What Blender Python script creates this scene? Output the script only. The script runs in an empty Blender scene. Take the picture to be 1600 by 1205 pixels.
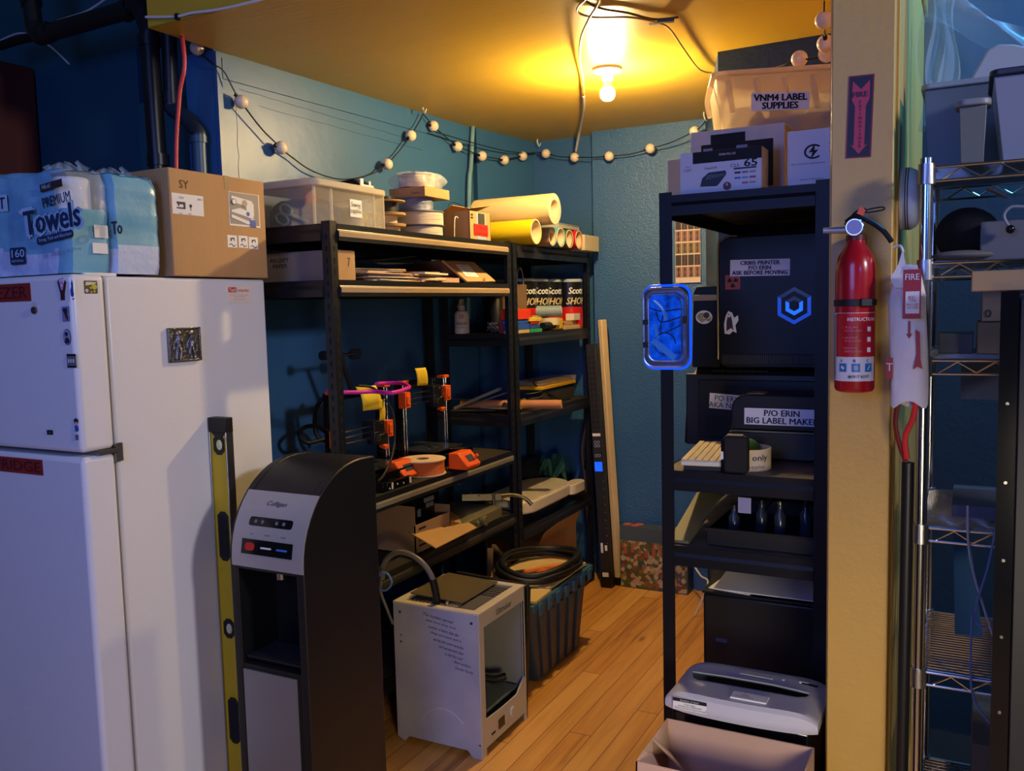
import bpy, math, random
from mathutils import Vector, Matrix
random.seed(7)
SC = bpy.context.scene
COL = SC.collection
PI = math.pi

# ------------------------------------------------------------------ camera
FPX = 1374.0
yaw, pitch, roll = .4819, -.08965, -.0247
fw = Vector((-math.sin(yaw)*math.cos(pitch), math.cos(yaw)*math.cos(pitch), math.sin(pitch)))
rt = Vector((math.cos(yaw), math.sin(yaw), 0)); up = rt.cross(fw)
r2 = rt*math.cos(roll)+up*math.sin(roll); u2 = -rt*math.sin(roll)+up*math.cos(roll)
cam = bpy.data.objects.new('camera', bpy.data.cameras.new('camera'))
COL.objects.link(cam)
m = Matrix((r2, u2, -fw)).transposed().to_4x4(); m.translation = (0, 0, 1.56)
cam.matrix_world = m
cam.data.sensor_fit = 'HORIZONTAL'; cam.data.sensor_width = 36; cam.data.lens = FPX/1600*36
cam.data.clip_start = .02
cam.data.shift_y = 0
SC.camera = cam

# ------------------------------------------------------------------ world, lights, exposure
w = bpy.data.worlds.new('world'); SC.world = w; w.use_nodes = True
w.node_tree.nodes['Background'].inputs[0].default_value = (.32, .40, .62, 1)
w.node_tree.nodes['Background'].inputs[1].default_value = .048
SC.view_settings.view_transform = 'Standard'; SC.view_settings.look = 'None'
SC.view_settings.exposure = 0.0; SC.view_settings.gamma = 1.0; SC.view_settings.use_curve_mapping = False

def area(name, loc, target, size, energy, color, size_y=None):
    l = bpy.data.lights.new(name, 'AREA'); l.energy = energy; l.color = color
    l.shape = 'RECTANGLE'; l.size = size; l.size_y = size_y or size
    o = bpy.data.objects.new(name, l); COL.objects.link(o); o.location = loc
    o.rotation_euler = (Vector(target)-Vector(loc)).to_track_quat('-Z', 'Y').to_euler()
    return o
# big room behind the photographer: cool hanging lamps, a warmer one to the right, blue party light
area('blue_room_lamp', (-1.0, -1.4, 2.3), (-1.5, 2.0, 1.0), 1.4, 46, (.19, .30, 1.0))
area('low_warm_lamp', (.42, .15, .95), (-.62, 2.3, .45), .4, 4.4, (1.0, .84, .60)).data.spread = 1.25
area('white_room_lamp', (2.6, .95, 2.7), (-1.9, 1.9, 1.0), .35, 66, (.92, .90, 1.0))
area('blue_party_lamp', (.8, 2.85, 3.2), (.3, 3.4, 2.5), .15, 48, (.05, .42, 1.0))
area('blue_side_lamp', (.55, .9, 1.9), (-.5, 2.4, 1.3), .12, 1.6, (.05, .2, 1.0))

# ------------------------------------------------------------------ materials
def lin(c):
    return tuple((x/255/12.92 if x/255 <= .04045 else ((x/255+.055)/1.055)**2.4) for x in c)
MATS = {}
def mat(name, rgb, rough=.6, metal=0, spec=.5, noise=0, nscale=20, bump=0, bscale=80, emit=0, trans=0, ior=1.45, alpha=1, stretch=(1,1,1), rgb2=None, coat=0, sss=0):
    if name in MATS: return MATS[name]
    m = bpy.data.materials.new(name); m.use_nodes = True
    nt = m.node_tree; b = nt.nodes['Principled BSDF']; c = lin(rgb)
    b.inputs['Base Color'].default_value = (*c, 1)
    b.inputs['Roughness'].default_value = rough; b.inputs['Metallic'].default_value = metal
    b.inputs['Specular IOR Level'].default_value = spec; b.inputs['IOR'].default_value = ior
    b.inputs['Transmission Weight'].default_value = trans; b.inputs['Alpha'].default_value = alpha
    b.inputs['Coat Weight'].default_value = coat
    if emit:
        b.inputs['Emission Color'].default_value = (*c, 1); b.inputs['Emission Strength'].default_value = emit
    if noise or bump:
        tc = nt.nodes.new('ShaderNodeTexCoord'); mp = nt.nodes.new('ShaderNodeMapping')
        mp.inputs['Scale'].default_value = stretch
        nt.links.new(tc.outputs['Object'], mp.inputs[0])
    if noise or rgb2:
        if not noise: noise = .5
        n = nt.nodes.new('ShaderNodeTexNoise'); n.inputs['Scale'].default_value = nscale; n.inputs['Detail'].default_value = 5
        if 'mp' not in dir():
            tc = nt.nodes.new('ShaderNodeTexCoord'); mp = nt.nodes.new('ShaderNodeMapping'); nt.links.new(tc.outputs['Object'], mp.inputs[0])
        nt.links.new(mp.outputs[0], n.inputs['Vector'])
        r = nt.nodes.new('ShaderNodeValToRGB')
        r.color_ramp.elements[0].position = .3; r.color_ramp.elements[1].position = .7
        c2 = lin(rgb2) if rgb2 else tuple(x*(1-noise) for x in c)
        r.color_ramp.elements[0].color = (*c2, 1); r.color_ramp.elements[1].color = (*c, 1)
        nt.links.new(n.outputs['Fac'], r.inputs[0]); nt.links.new(r.outputs[0], b.inputs['Base Color'])
        if emit: nt.links.new(r.outputs[0], b.inputs['Emission Color'])
    if bump:
        n2 = nt.nodes.new('ShaderNodeTexNoise'); n2.inputs['Scale'].default_value = bscale; n2.inputs['Detail'].default_value = 6
        nt.links.new(mp.outputs[0], n2.inputs['Vector'])
        bp = nt.nodes.new('ShaderNodeBump'); bp.inputs['Strength'].default_value = bump; bp.inputs['Distance'].default_value = .01
        nt.links.new(n2.outputs['Fac'], bp.inputs['Height']); nt.links.new(bp.outputs[0], b.inputs['Normal'])
    MATS[name] = m
    return m

def floor_mat():
    m = bpy.data.materials.new('fir_planks'); m.use_nodes = True; nt = m.node_tree; N = nt.nodes; L = nt.links
    b = N['Principled BSDF']; tc = N.new('ShaderNodeTexCoord'); sx = N.new('ShaderNodeSeparateXYZ'); L.new(tc.outputs['Object'], sx.inputs[0])
    def M(op, a, bb=None):
        n = N.new('ShaderNodeMath'); n.operation = op
        for i, v in enumerate((a, bb)):
            if v is None: continue
            if isinstance(v, (int, float)): n.inputs[i].default_value = v
            else: L.new(v, n.inputs[i])
        return n.outputs[0]
    u = M('DIVIDE', M('ADD', sx.outputs[0], .026), .0835); k = M('FLOOR', u); f = M('FRACT', u)
    wn = N.new('ShaderNodeTexWhiteNoise'); wn.noise_dimensions = '1D'; L.new(k, wn.inputs['W'])
    v = M('ADD', M('DIVIDE', sx.outputs[1], 1.7), M('MULTIPLY', wn.outputs[0], 7)); kv = M('FLOOR', v); fv = M('FRACT', v)
    wn2 = N.new('ShaderNodeTexWhiteNoise'); wn2.noise_dimensions = '2D'; cb = N.new('ShaderNodeCombineXYZ'); L.new(k, cb.inputs[0]); L.new(kv, cb.inputs[1]); L.new(cb.outputs[0], wn2.inputs['Vector'])
    cb2 = N.new('ShaderNodeCombineXYZ'); L.new(M('MULTIPLY', sx.outputs[0], 30), cb2.inputs[0]); L.new(M('MULTIPLY', sx.outputs[1], 2.2), cb2.inputs[1]); L.new(M('MULTIPLY', wn2.outputs[0], 40), cb2.inputs[2])
    nz = N.new('ShaderNodeTexNoise'); nz.inputs['Scale'].default_value = 1.0; nz.inputs['Detail'].default_value = 7; nz.inputs['Distortion'].default_value = .6; L.new(cb2.outputs[0], nz.inputs['Vector'])
    mixf = M('ADD', M('MULTIPLY', nz.outputs['Fac'], .75), M('MULTIPLY', wn2.outputs[0], .35))
    r = N.new('ShaderNodeValToRGB'); L.new(mixf, r.inputs[0])
    e = r.color_ramp.elements; e[0].position = .22; e[0].color = (*lin((150, 88, 34)), 1); e[1].position = .75; e[1].color = (*lin((236, 176, 92)), 1)
    e2 = e.new(.42); e2.color = (*lin((214, 148, 70)), 1)
    # knots
    vo = N.new('ShaderNodeTexVoronoi'); vo.inputs['Scale'].default_value = 1.0; cb3 = N.new('ShaderNodeCombineXYZ')
    L.new(M('MULTIPLY', sx.outputs[0], 7), cb3.inputs[0]); L.new(M('MULTIPLY', sx.outputs[1], 2.3), cb3.inputs[1]); L.new(cb3.outputs[0], vo.inputs['Vector'])
    kn = M('SUBTRACT', 1, M('SMOOTH_MIN', 1, M('MULTIPLY', vo.outputs['Distance'], 9)))
    kn = M('MAXIMUM', kn, 0)
    gap = M('MAXIMUM', M('LESS_THAN', f, .028), M('LESS_THAN', fv, .0016))
    dark = M('MAXIMUM', M('MULTIPLY', kn, .8), M('MULTIPLY', gap, .85))
    mx = N.new('ShaderNodeMixRGB'); L.new(dark, mx.inputs[0]); L.new(r.outputs[0], mx.inputs[1]); mx.inputs[2].default_value = (*lin((52, 28, 14)), 1)
    L.new(mx.outputs[0], b.inputs['Base Color']); b.inputs['Roughness'].default_value = .42
    bp = N.new('ShaderNodeBump'); bp.inputs['Strength'].default_value = .5; bp.inputs['Distance'].default_value = .003
    L.new(M('SUBTRACT', M('MULTIPLY', nz.outputs['Fac'], .15), gap), bp.inputs['Height']); L.new(bp.outputs[0], b.inputs['Normal'])
    return m

BLK = mat('black_powder_coat', (20, 21, 25), .38, bump=.15, bscale=300)
BLKP = mat('black_plastic', (17, 17, 20), .42)
BLKM = mat('matte_black', (18, 18, 20), .75)
BLKG = mat('glossy_black', (14, 14, 17), .12)
WHT = mat('white_plastic', (226, 222, 214), .4)
WHTE = mat('white_enamel', (228, 226, 224), .28, bump=.06, bscale=160)
PAPER = mat('white_paper', (232, 230, 226), .7)
CARD = mat('cardboard', (190, 148, 98), .8, noise=.12, nscale=9, bump=.12, bscale=120, stretch=(1, 1, .3))
CARDD = mat('cardboard_inside', (150, 114, 74), .85)
DKCARD = mat('brown_cardboard', (120, 92, 68), .8)
WALL = mat('teal_wall_paint', (52, 100, 148), .42, spec=.75, noise=.10, nscale=3, bump=.22, bscale=14)
WALLR = mat('stippled_teal_wall_paint', (50, 92, 138), .36, bump=.45, bscale=110)
FARW = mat('dark_teal_wall_paint', (40, 98, 112), .5, noise=.15, nscale=3, bump=.2, bscale=40)
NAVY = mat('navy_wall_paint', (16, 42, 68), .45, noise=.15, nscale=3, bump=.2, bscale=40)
CEIL = mat('yellow_ceiling_paint', (208, 168, 52), .38, spec=.3, noise=.06, nscale=2.5, bump=.10, bscale=30, stretch=(.25, 3, 1))
YCOL = mat('yellow_column_paint', (196, 156, 78), .42, noise=.06, nscale=6, bump=.12, bscale=60)
CHR = mat('chrome', (205, 205, 205), .18, 1)
STEEL = mat('brushed_steel', (176, 174, 172), .32, 1, bump=.1, bscale=200, stretch=(1, 1, .05))
ALU = mat('silver_plastic', (168, 166, 168), .34, .55)
ORG = mat('orange_print', (235, 92, 22), .45)
REDP = mat('red_paint', (158, 16, 30), .25, coat=.3)
INK = mat('black_ink', (18, 18, 20), .7)
NVINK = mat('navy_ink', (26, 48, 84), .6)
GLASS = mat('clear_glass', (240, 246, 246), .03, trans=1, ior=1.45)

def cloudy(name, rgb, transp, transl, rough=.3):      # thin cloudy plastic: part clear, part lets light glow through
    if name in MATS: return MATS[name]
    m = bpy.data.materials.new(name); m.use_nodes = True; nt = m.node_tree; b = nt.nodes['Principled BSDF']; out = nt.nodes['Material Output']
    b.inputs['Base Color'].default_value = (*lin(rgb), 1); b.inputs['Roughness'].default_value = rough
    tl = nt.nodes.new('ShaderNodeBsdfTranslucent'); tl.inputs[0].default_value = (*lin(rgb), 1); tp = nt.nodes.new('ShaderNodeBsdfTransparent')
    m1 = nt.nodes.new('ShaderNodeMixShader'); m1.inputs[0].default_value = transl; nt.links.new(b.outputs[0], m1.inputs[1]); nt.links.new(tl.outputs[0], m1.inputs[2])
    m2 = nt.nodes.new('ShaderNodeMixShader'); m2.inputs[0].default_value = transp; nt.links.new(m1.outputs[0], m2.inputs[1]); nt.links.new(tp.outputs[0], m2.inputs[2])
    nt.links.new(m2.outputs[0], out.inputs[0]); MATS[name] = m; return m
FILM = mat('clear_film', (225, 235, 240), .15, alpha=.28, spec=.9, bump=.8, bscale=30)
RUBB = mat('black_rubber', (16, 16, 17), .5)
YEL = mat('yellow_paint', (228, 192, 28), .4)
NOTE = mat('yellow_note', (240, 200, 40), .8)
RED = mat('red_label', (206, 36, 30), .6)
BLUE = mat('blue_plastic', (40, 84, 178), .5)
GREEN = mat('green_plastic', (52, 150, 96), .5)
WOOD = mat('pine_wood', (206, 160, 100), .6, noise=.2, nscale=6, stretch=(1, 1, 8))

CLEAR = cloudy('clear_plastic', (240, 232, 214), .76, .5, .2)
# ------------------------------------------------------------------ geometry
class G:
    def __init__(s): s.v = []; s.f = []; s.m = []; s.k = 0
    def mi(s, k): s.k = k; return s
    def add(s, vs, fs):
        n = len(s.v); s.v += [tuple(v) for v in vs]; s.f += [tuple(i+n for i in f) for f in fs]; s.m += [s.k]*len(fs); return s
    def box(s, x0, x1, y0, y1, z0, z1):
        v = [(x, y, z) for z in (z0, z1) for x, y in ((x0, y0), (x1, y0), (x1, y1), (x0, y1))]
        return s.add(v, [(3, 2, 1, 0), (4, 5, 6, 7), (0, 1, 5, 4), (1, 2, 6, 5), (2, 3, 7, 6), (3, 0, 4, 7)])
    def obox(s, c, sx, sy, sz, rz=0, rx=0, ry=0):
        R = Matrix.Rotation(rz, 3, 'Z') @ Matrix.Rotation(ry, 3, 'Y') @ Matrix.Rotation(rx, 3, 'X'); c = Vector(c)
        v = [c + R @ Vector((x*sx/2, y*sy/2, z*sz/2)) for z in (-1, 1) for x, y in ((-1, -1), (1, -1), (1, 1), (-1, 1))]
        return s.add(v, [(3, 2, 1, 0), (4, 5, 6, 7), (0, 1, 5, 4), (1, 2, 6, 5), (2, 3, 7, 6), (3, 0, 4, 7)])
    def bar(s, a, b, w, h):
        a = Vector(a); b = Vector(b); d = (b-a).normalized()
        u = d.cross(Vector((0, 0, 1)));
        if u.length < .01: u = Vector((1, 0, 0))
        u.normalize(); n = u.cross(d)
        v = [p + u*i*w/2 + n*j*h/2 for p in (a, b) for i, j in ((-1, -1), (1, -1), (1, 1), (-1, 1))]
        return s.add(v, [(3, 2, 1, 0), (4, 5, 6, 7), (0, 1, 5, 4), (1, 2, 6, 5), (2, 3, 7, 6), (3, 0, 4, 7)])
    def cyl(s, a, b, r, r1=None, n=20, caps=True):
        a = Vector(a); b = Vector(b); d = (b-a).normalized(); r1 = r if r1 is None else r1
        u = d.orthogonal().normalized(); w_ = d.cross(u)
        v = []; 
        for p, q in ((a, r), (b, r1)):
            for i in range(n):
                t = 2*PI*i/n; v.append(p + (u*math.cos(t)+w_*math.sin(t))*q)
        f = [(i, (i+1) % n, n+(i+1) % n, n+i) for i in range(n)]
        if caps: f += [tuple(range(n))[::-1], tuple(range(n, 2*n))]
        return s.add(v, f)
    def ring(s, a, b, ro, ri, n=28):
        a = Vector(a); b = Vector(b); d = (b-a).normalized(); u = d.orthogonal().normalized(); w_ = d.cross(u); v = []
        for p, q in ((a, ro), (b, ro), (b, ri), (a, ri)):
            for i in range(n):
                t = 2*PI*i/n; v.append(p + (u*math.cos(t)+w_*math.sin(t))*q)
        f = []
        for k in range(4):
            for i in range(n):
                f.append((k*n+i, k*n+(i+1) % n, ((k+1) % 4)*n+(i+1) % n, ((k+1) % 4)*n+i))
        return s.add(v, f)
    def tube(s, pts, r, n=8, sub=6, closed=False):
        P = [Vector(p) for p in pts]; Q = []
        if sub > 1 and len(P) > 2:
            m_ = len(P)
            for i in range(m_ if closed else m_-1):
                if closed: p0, p1, p2, p3 = P[i-1], P[i], P[(i+1) % m_], P[(i+2) % m_]
                else: p0, p1, p2, p3 = P[max(i-1, 0)], P[i], P[i+1], P[min(i+2, m_-1)]
                for k in range(sub):
                    t = k/sub
                    Q.append(.5*((2*p1)+(p2-p0)*t+(2*p0-5*p1+4*p2-p3)*t*t+(3*p1-p0-3*p2+p3)*t**3))
            if not closed: Q.append(P[-1])
        else: Q = P
        v = []; u = None; m_ = len(Q)
        for i, p in enumerate(Q):
            d = ((Q[(i+1) % m_]-Q[i-1]) if closed else (Q[min(i+1, m_-1)]-Q[max(i-1, 0)]))
            if d.length < 1e-9: d = Vector((0, 0, 1))
            d.normalize()
            if u is None: u = d.orthogonal().normalized()
            u = (u-d*u.dot(d)); u = u.normalized() if u.length > 1e-6 else d.orthogonal().normalized()
            w_ = d.cross(u)
            for j in range(n):
                t = 2*PI*j/n; v.append(p+(u*math.cos(t)+w_*math.sin(t))*r)
        f = []
        for i in range(m_ if closed else m_-1):
            for j in range(n): f.append((i*n+j, i*n+(j+1) % n, ((i+1) % m_)*n+(j+1) % n, ((i+1) % m_)*n+j))
        if not closed: f += [tuple(range(n))[::-1], tuple(range((m_-1)*n, m_*n))]
        return s.add(v, f)
    def lathe(s, prof, c, ax='Z', n=28):
        v = []; c = Vector(c)
        for r, h in prof:
            for i in range(n):
                t = 2*PI*i/n; a, b = r*math.cos(t), r*math.sin(t)
                v.append(c+Vector({'Z': (a, b, h), 'X': (h, a, b), 'Y': (a, h, b)}[ax]))
        m_ = len(prof)
        f = [(i*n+j, i*n+(j+1) % n, (i+1)*n+(j+1) % n, (i+1)*n+j) for i in range(m_-1) for j in range(n)]
        f += [tuple(range(n))[::-1], tuple(range((m_-1)*n, m_*n))]
        return s.add(v, f)
    def sphere(s, c, r, n=20, sc=(1, 1, 1)):
        prof = [(max(r*math.sin(PI*i/12), 1e-5)*1, -r*math.cos(PI*i/12)) for i in range(13)]
        k = len(s.v); s.lathe(prof, (0, 0, 0), 'Z', n)
        for i in range(k, len(s.v)):
            x, y, z = s.v[i]; s.v[i] = (c[0]+x*sc[0], c[1]+y*sc[1], c[2]+z*sc[2])
        return s
    def prism(s, poly, ax, a, b):
        n = len(poly)
        def P(p, h): return {'X': (h, p[0], p[1]), 'Y': (p[0], h, p[1]), 'Z': (p[0], p[1], h)}[ax]
        v = [P(p, a) for p in poly]+[P(p, b) for p in poly]
        f = [(i, (i+1) % n, n+(i+1) % n, n+i) for i in range(n)]+[tuple(range(n))[::-1], tuple(range(n, 2*n))]
        return s.add(v, f)
    def grid(s, fn, nu, nv, th=0):
        v = [fn(i/nu, j/nv) for j in range(nv+1) for i in range(nu+1)]
        return s.add(v, [(j*(nu+1)+i, j*(nu+1)+i+1, (j+1)*(nu+1)+i+1, (j+1)*(nu+1)+i) for j in range(nv) for i in range(nu)])

ROOT = {}
def rrect(x0, x1, y0, y1, r, n=5):
    P = []
    for cx, cy, a in ((x1-r, y1-r, 0), (x0+r, y1-r, 90), (x0+r, y0+r, 180), (x1-r, y0+r, 270)):
        for i in range(n+1):
            t = math.radians(a+90*i/n); P.append((cx+r*math.cos(t), cy+r*math.sin(t)))
    return P
def mesh(name, g, m, parent=None, bevel=0, smooth=True, thick=0, ang=40, seg=2, label=None):
    me = bpy.data.meshes.new(name)
    off = Vector(ROOT.get(parent.name, (0, 0, 0))) if parent else Vector((0, 0, 0))
    me.from_pydata([tuple(Vector(v)-off) for v in g.v], [], g.f)
    for x in (m if isinstance(m, (list, tuple)) else [m]): me.materials.append(x)
    me.polygons.foreach_set('material_index', g.m)
    me.update()
    import bmesh
    bm = bmesh.new(); bm.from_mesh(me); bmesh.ops.recalc_face_normals(bm, faces=bm.faces); bm.to_mesh(me); bm.free()
    if smooth:
        me.polygons.foreach_set('use_smooth', [True]*len(me.polygons))
        try: me.set_sharp_from_angle(angle=math.radians(ang))
        except Exception: pass
    o = bpy.data.objects.new(name, me); COL.objects.link(o)
    if parent:
        o.parent = parent; ROOT[o.name] = tuple(off)
    if thick:
        md = o.modifiers.new('t', 'SOLIDIFY'); md.thickness = thick; md.offset = 0
    if bevel:
        md = o.modifiers.new('b', 'BEVEL'); md.width = bevel; md.segments = seg; md.limit_method = 'ANGLE'; md.angle_limit = math.radians(35)
        md.harden_normals = False
    if label: o['label'] = label
    return o
def thing(name, label, cat, loc, group=None, rz=0):
    o = bpy.data.objects.new(name, None); COL.objects.link(o); o.location = loc; o.empty_display_size = .05
    o.rotation_euler = (0, 0, rz)
    o['label'] = label; o['category'] = cat
    if group: o['group'] = group
    ROOT[o.name] = tuple(loc) if not rz else (0, 0, 0)
    return o
def tag(o, label, cat, group=None, kind=None):
    o['label'] = label; o['category'] = cat
    if group: o['group'] = group
    if kind: o['kind'] = kind
    return o
def one(name, g, m, label, cat, group=None, **k):      # a thing that is one mesh, its origin moved to its base
    o = mesh(name, g, m, **k)
    xs = [v[0] for v in g.v]; ys = [v[1] for v in g.v]; zs = [v[2] for v in g.v]
    c = Vector(((min(xs)+max(xs))/2, (min(ys)+max(ys))/2, min(zs)))
    o.data.transform(Matrix.Translation(-c)); o.location = c; ROOT[o.name] = tuple(c)
    return tag(o, label, cat, group)
def struct(name, g, m, **k):
    o = mesh(name, g, m, **k); o['kind'] = 'structure'; return o
PL = {'F': ((1, 0, 0), (0, 0, 1), (0, -1, 0)), 'R': ((0, 1, 0), (0, 0, 1), (1, 0, 0)), 'T': ((1, 0, 0), (0, 1, 0), (0, 0, 1)), 'L': ((0, -1, 0), (0, 0, 1), (-1, 0, 0)), 'TR': ((0, 1, 0), (-1, 0, 0), (0, 0, 1))}
def text(s, loc, plane, w_, m, parent, h=None, name='lettering', bold=0, shear=0, rot=0, d=.0006, space=1.0, line=1.0, align='CENTER', basis=None):
    cu = bpy.data.curves.new('t', 'FONT'); cu.body = s; cu.extrude = .0; cu.shear = shear; cu.resolution_u = 2
    cu.align_x = align; cu.space_character = space; cu.space_line = line
    t = bpy.data.objects.new('t', cu); COL.objects.link(t)
    dg = bpy.context.evaluated_depsgraph_get(); me = bpy.data.meshes.new_from_object(t.evaluated_get(dg))
    bpy.data.objects.remove(t); bpy.data.curves.remove(cu)
    X = [v.co.x for v in me.vertices]; Y = [v.co.y for v in me.vertices]
    cx, cy, W, H = (min(X)+max(X))/2, (min(Y)+max(Y))/2, max(X)-min(X), max(Y)-min(Y)
    sx = w_/W if w_ else h/H; sy = h/H if h else sx
    R, U, Nn = [Vector(q) for q in (basis or PL[plane])]
    ca, sa = math.cos(rot), math.sin(rot); off = Vector(ROOT.get(parent.name, (0, 0, 0)))
    for v in me.vertices:
        a, b = (v.co.x-cx)*sx, (v.co.y-cy)*sy; a, b = a*ca-b*sa, a*sa+b*ca
        v.co = Vector(loc)+R*a+U*b+Nn*d-off
    if bold:      # heavier strokes: the same letters again, nudged
        H_ = (h or sy*H)*bold*.55/max(1, s.count('\n')+1); base = [tuple(v.co) for v in me.vertices]; fs = [tuple(q.vertices) for q in me.polygons]; V = []; Fs = []
        for i_, (p_, q_) in enumerate(((0, 0), (1, 0), (-1, 0), (0, 1), (0, -1))):
            dv = R*(p_*H_*2)+U*(q_*H_); V += [tuple(Vector(v)+dv+Nn*(.00002*i_)) for v in base]; Fs += [tuple(k+i_*len(base) for k in f) for f in fs]
        me = bpy.data.meshes.new('lettering'); me.from_pydata(V, [], Fs)
    me.materials.clear(); me.materials.append(m)
    o = bpy.data.objects.new(name, me); COL.objects.link(o); o.parent = parent; ROOT[o.name] = tuple(off)
    return o
def poly2(g, pts, loc, plane, d=.0006, basis=None, rot=0):   # a flat printed shape standing d off its surface
    R, U, Nn = [Vector(q) for q in (basis or PL[plane])]
    L = Vector(loc); ca, sa = math.cos(rot), math.sin(rot)
    n = len(pts); vs = [L+R*(a*ca-b*sa)+U*(a*sa+b*ca)+Nn*d for a, b in pts]+[L+R*(a*ca-b*sa)+U*(a*sa+b*ca) for a, b in pts]
    return g.add(vs, [tuple(range(n)), tuple(range(n, 2*n))[::-1]]+[(i, n+i, n+(i+1) % n, (i+1) % n) for i in range(n)])
def panel(name, loc, plane, w_, h, m, parent, d=.0008, rot=0, basis=None, r=0):
    g = G(); pts = [(-w_/2, -h/2), (w_/2, -h/2), (w_/2, h/2), (-w_/2, h/2)] if not r else rrect(-w_/2, w_/2, -h/2, h/2, r)
    poly2(g, pts, loc, plane, d, basis, rot)
    return mesh(name, g, m, parent, smooth=False)
def circ(r, n=20, sx=1, sy=1, cx=0, cy=0): return [(cx+r*sx*math.cos(2*PI*i/n), cy+r*sy*math.sin(2*PI*i/n)) for i in range(n)]
def tub(g, x0, x1, y0, y1, z0, z1, tap, th=.003):      # open tapered box with wall thickness
    A_ = [(x0+tap, y0+tap), (x1-tap, y0+tap), (x1-tap, y1-tap), (x0+tap, y1-tap)]; B_ = [(x0, y0), (x1, y0), (x1, y1), (x0, y1)]
    I = [(x+(th if x < (x0+x1)/2 else -th), y+(th if y < (y0+y1)/2 else -th)) for x, y in A_]; J = [(x+(th if x < (x0+x1)/2 else -th), y+(th if y < (y0+y1)/2 else -th)) for x, y in B_]
    v = [(x, y, z0) for x, y in A_]+[(x, y, z1) for x, y in B_]+[(x, y, z0+th) for x, y in I]+[(x, y, z1) for x, y in J]
    f = [(3, 2, 1, 0), (8, 9, 10, 11)]
    for i in range(4): j = (i+1) % 4; f += [(i, j, 4+j, 4+i), (8+j, 8+i, 12+i, 12+j), (4+i, 4+j, 12+j, 12+i)]
    return g.add(v, f)
def split(name, g, m, parent, **k):      # every loose piece of g becomes an object of its own
    par = list(range(len(g.v)))
    def find(i):
        while par[i] != i: par[i] = par[par[i]]; i = par[i]
        return i
    for f in g.f:
        for i in f[1:]: par[find(i)] = find(f[0])
    groups = {}
    for f, mi in zip(g.f, g.m): groups.setdefault(find(f[0]), []).append((f, mi))
    out = []
    for fs in groups.values():
        ids = sorted({i for f, _ in fs for i in f}); mp = {i: j for j, i in enumerate(ids)}
        h = G(); h.v = [g.v[i] for i in ids]; h.f = [tuple(mp[i] for i in f) for f, _ in fs]; h.m = [mi for _, mi in fs]
        out.append(mesh(name, h, m, parent, **k))
    return out
def copy_tree(o, parent=None):
    c = o.copy(); COL.objects.link(c)
    if parent: c.parent = parent
    ROOT[c.name] = ROOT.get(o.name, (0, 0, 0))
    for ch in list(o.children): copy_tree(ch, c)
    return c

# ================================================================== THE SETTING
struct('floor', G().box(-5, 3, -1.5, 5, -.05, 0), floor_mat(), smooth=False)
struct('ceiling', G().box(-2.42, -.150, 2.105, 4.95, 2.50, 2.95), CEIL, bevel=.004)
struct('wall_left', G().prism([(-2.565, 2.39), (-2.42, 2.39), (-2.345, 4.10), (-2.385, 4.10), (-2.385, 4.14), (-2.33, 4.12), (-2.255, 4.66), (-2.565, 4.9)], 'Z', 0, 2.5), WALL, smooth=False)
struct('wall_back', G().prism([(-2.255, 4.66), (-1.86, 4.66), (-1.86, 4.57), (-1.235, 4.585), (-1.235, 4.9), (-2.255, 4.9)], 'Z', 0, 2.5), WALLR, smooth=False)
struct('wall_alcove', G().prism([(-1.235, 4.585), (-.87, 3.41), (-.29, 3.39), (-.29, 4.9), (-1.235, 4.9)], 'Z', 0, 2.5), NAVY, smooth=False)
struct('wall_partition', G().prism([(-.290, 2.13), (-.160, 2.13), (-.160, 3.385), (-.290, 3.385)], 'Z', 0, 2.5), YCOL, smooth=False)
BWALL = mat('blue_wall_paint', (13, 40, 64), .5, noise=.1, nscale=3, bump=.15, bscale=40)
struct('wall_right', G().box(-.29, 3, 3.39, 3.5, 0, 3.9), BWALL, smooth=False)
struct('wall_far_left', G().box(-5, -2.565, 2.62, 2.75, 0, 3.9), FARW, smooth=False)
# painted board strip and seams on the left wall just under the ceiling
def lw(y): return -2.42+(y-2.39)/(4.10-2.39)*.075
struct('trim_1', G().prism([(lw(2.42)-.002, 2.42), (lw(2.42)+.008, 2.42), (lw(4.09)+.008, 4.09), (lw(4.09)-.002, 4.09)], 'Z', 2.405, 2.478), WALL, smooth=False)
struct('trim_2', G().prism([(lw(2.39)-.002, 2.388), (lw(2.40)+.012, 2.388), (lw(2.412)+.012, 2.412), (lw(2.412)-.002, 2.412)], 'Z', 0, 2.495), WALL, smooth=False)
crack = mat('paint_crack', (22, 40, 50), .9)
g = G()
for y0, z0, dz in ((2.5, 2.385, -.028), (2.6, 2.34, -.02)):
    pts = []
    for i in range(22):
        y = y0+i*.05; pts.append((lw(y)+.0004, y, z0+dz*i/22+random.uniform(-.002, .002)))
    g.tube(pts, .0009, 4, 1)
pts = [(lw(2.48)+.0004, 2.48+random.uniform(-.004, .004), 2.38-i*.04) for i in range(20)]; g.tube(pts, .0008, 4, 1)
struct('trim_3', g, crack)
# column with its warning strip
struct('trim_4', G().box(-.284, -.155, 2.10, 2.14, 0, 2.5), YCOL, bevel=.003)
struct('trim_5', G().box(-.1595, -.150, 2.16, 2.19, 0, 2.5), YCOL, bevel=.002)
struct('trim_6', G().box(-1.30, -1.16, 4.572, 4.587, 0, .10), WALLR, smooth=False)
# grey blue board screwed on the far left wall
struct('trim_7', G().box(-3.70, -3.05, 2.588, 2.622, 0, 2.652), mat('painted_board', (34, 88, 112), .5, noise=.15, nscale=4), bevel=.002)
struct('trim_8', G().box(-3.03, -2.565, 2.56, 2.622, 0, 2.42), FARW, bevel=.002)

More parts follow.
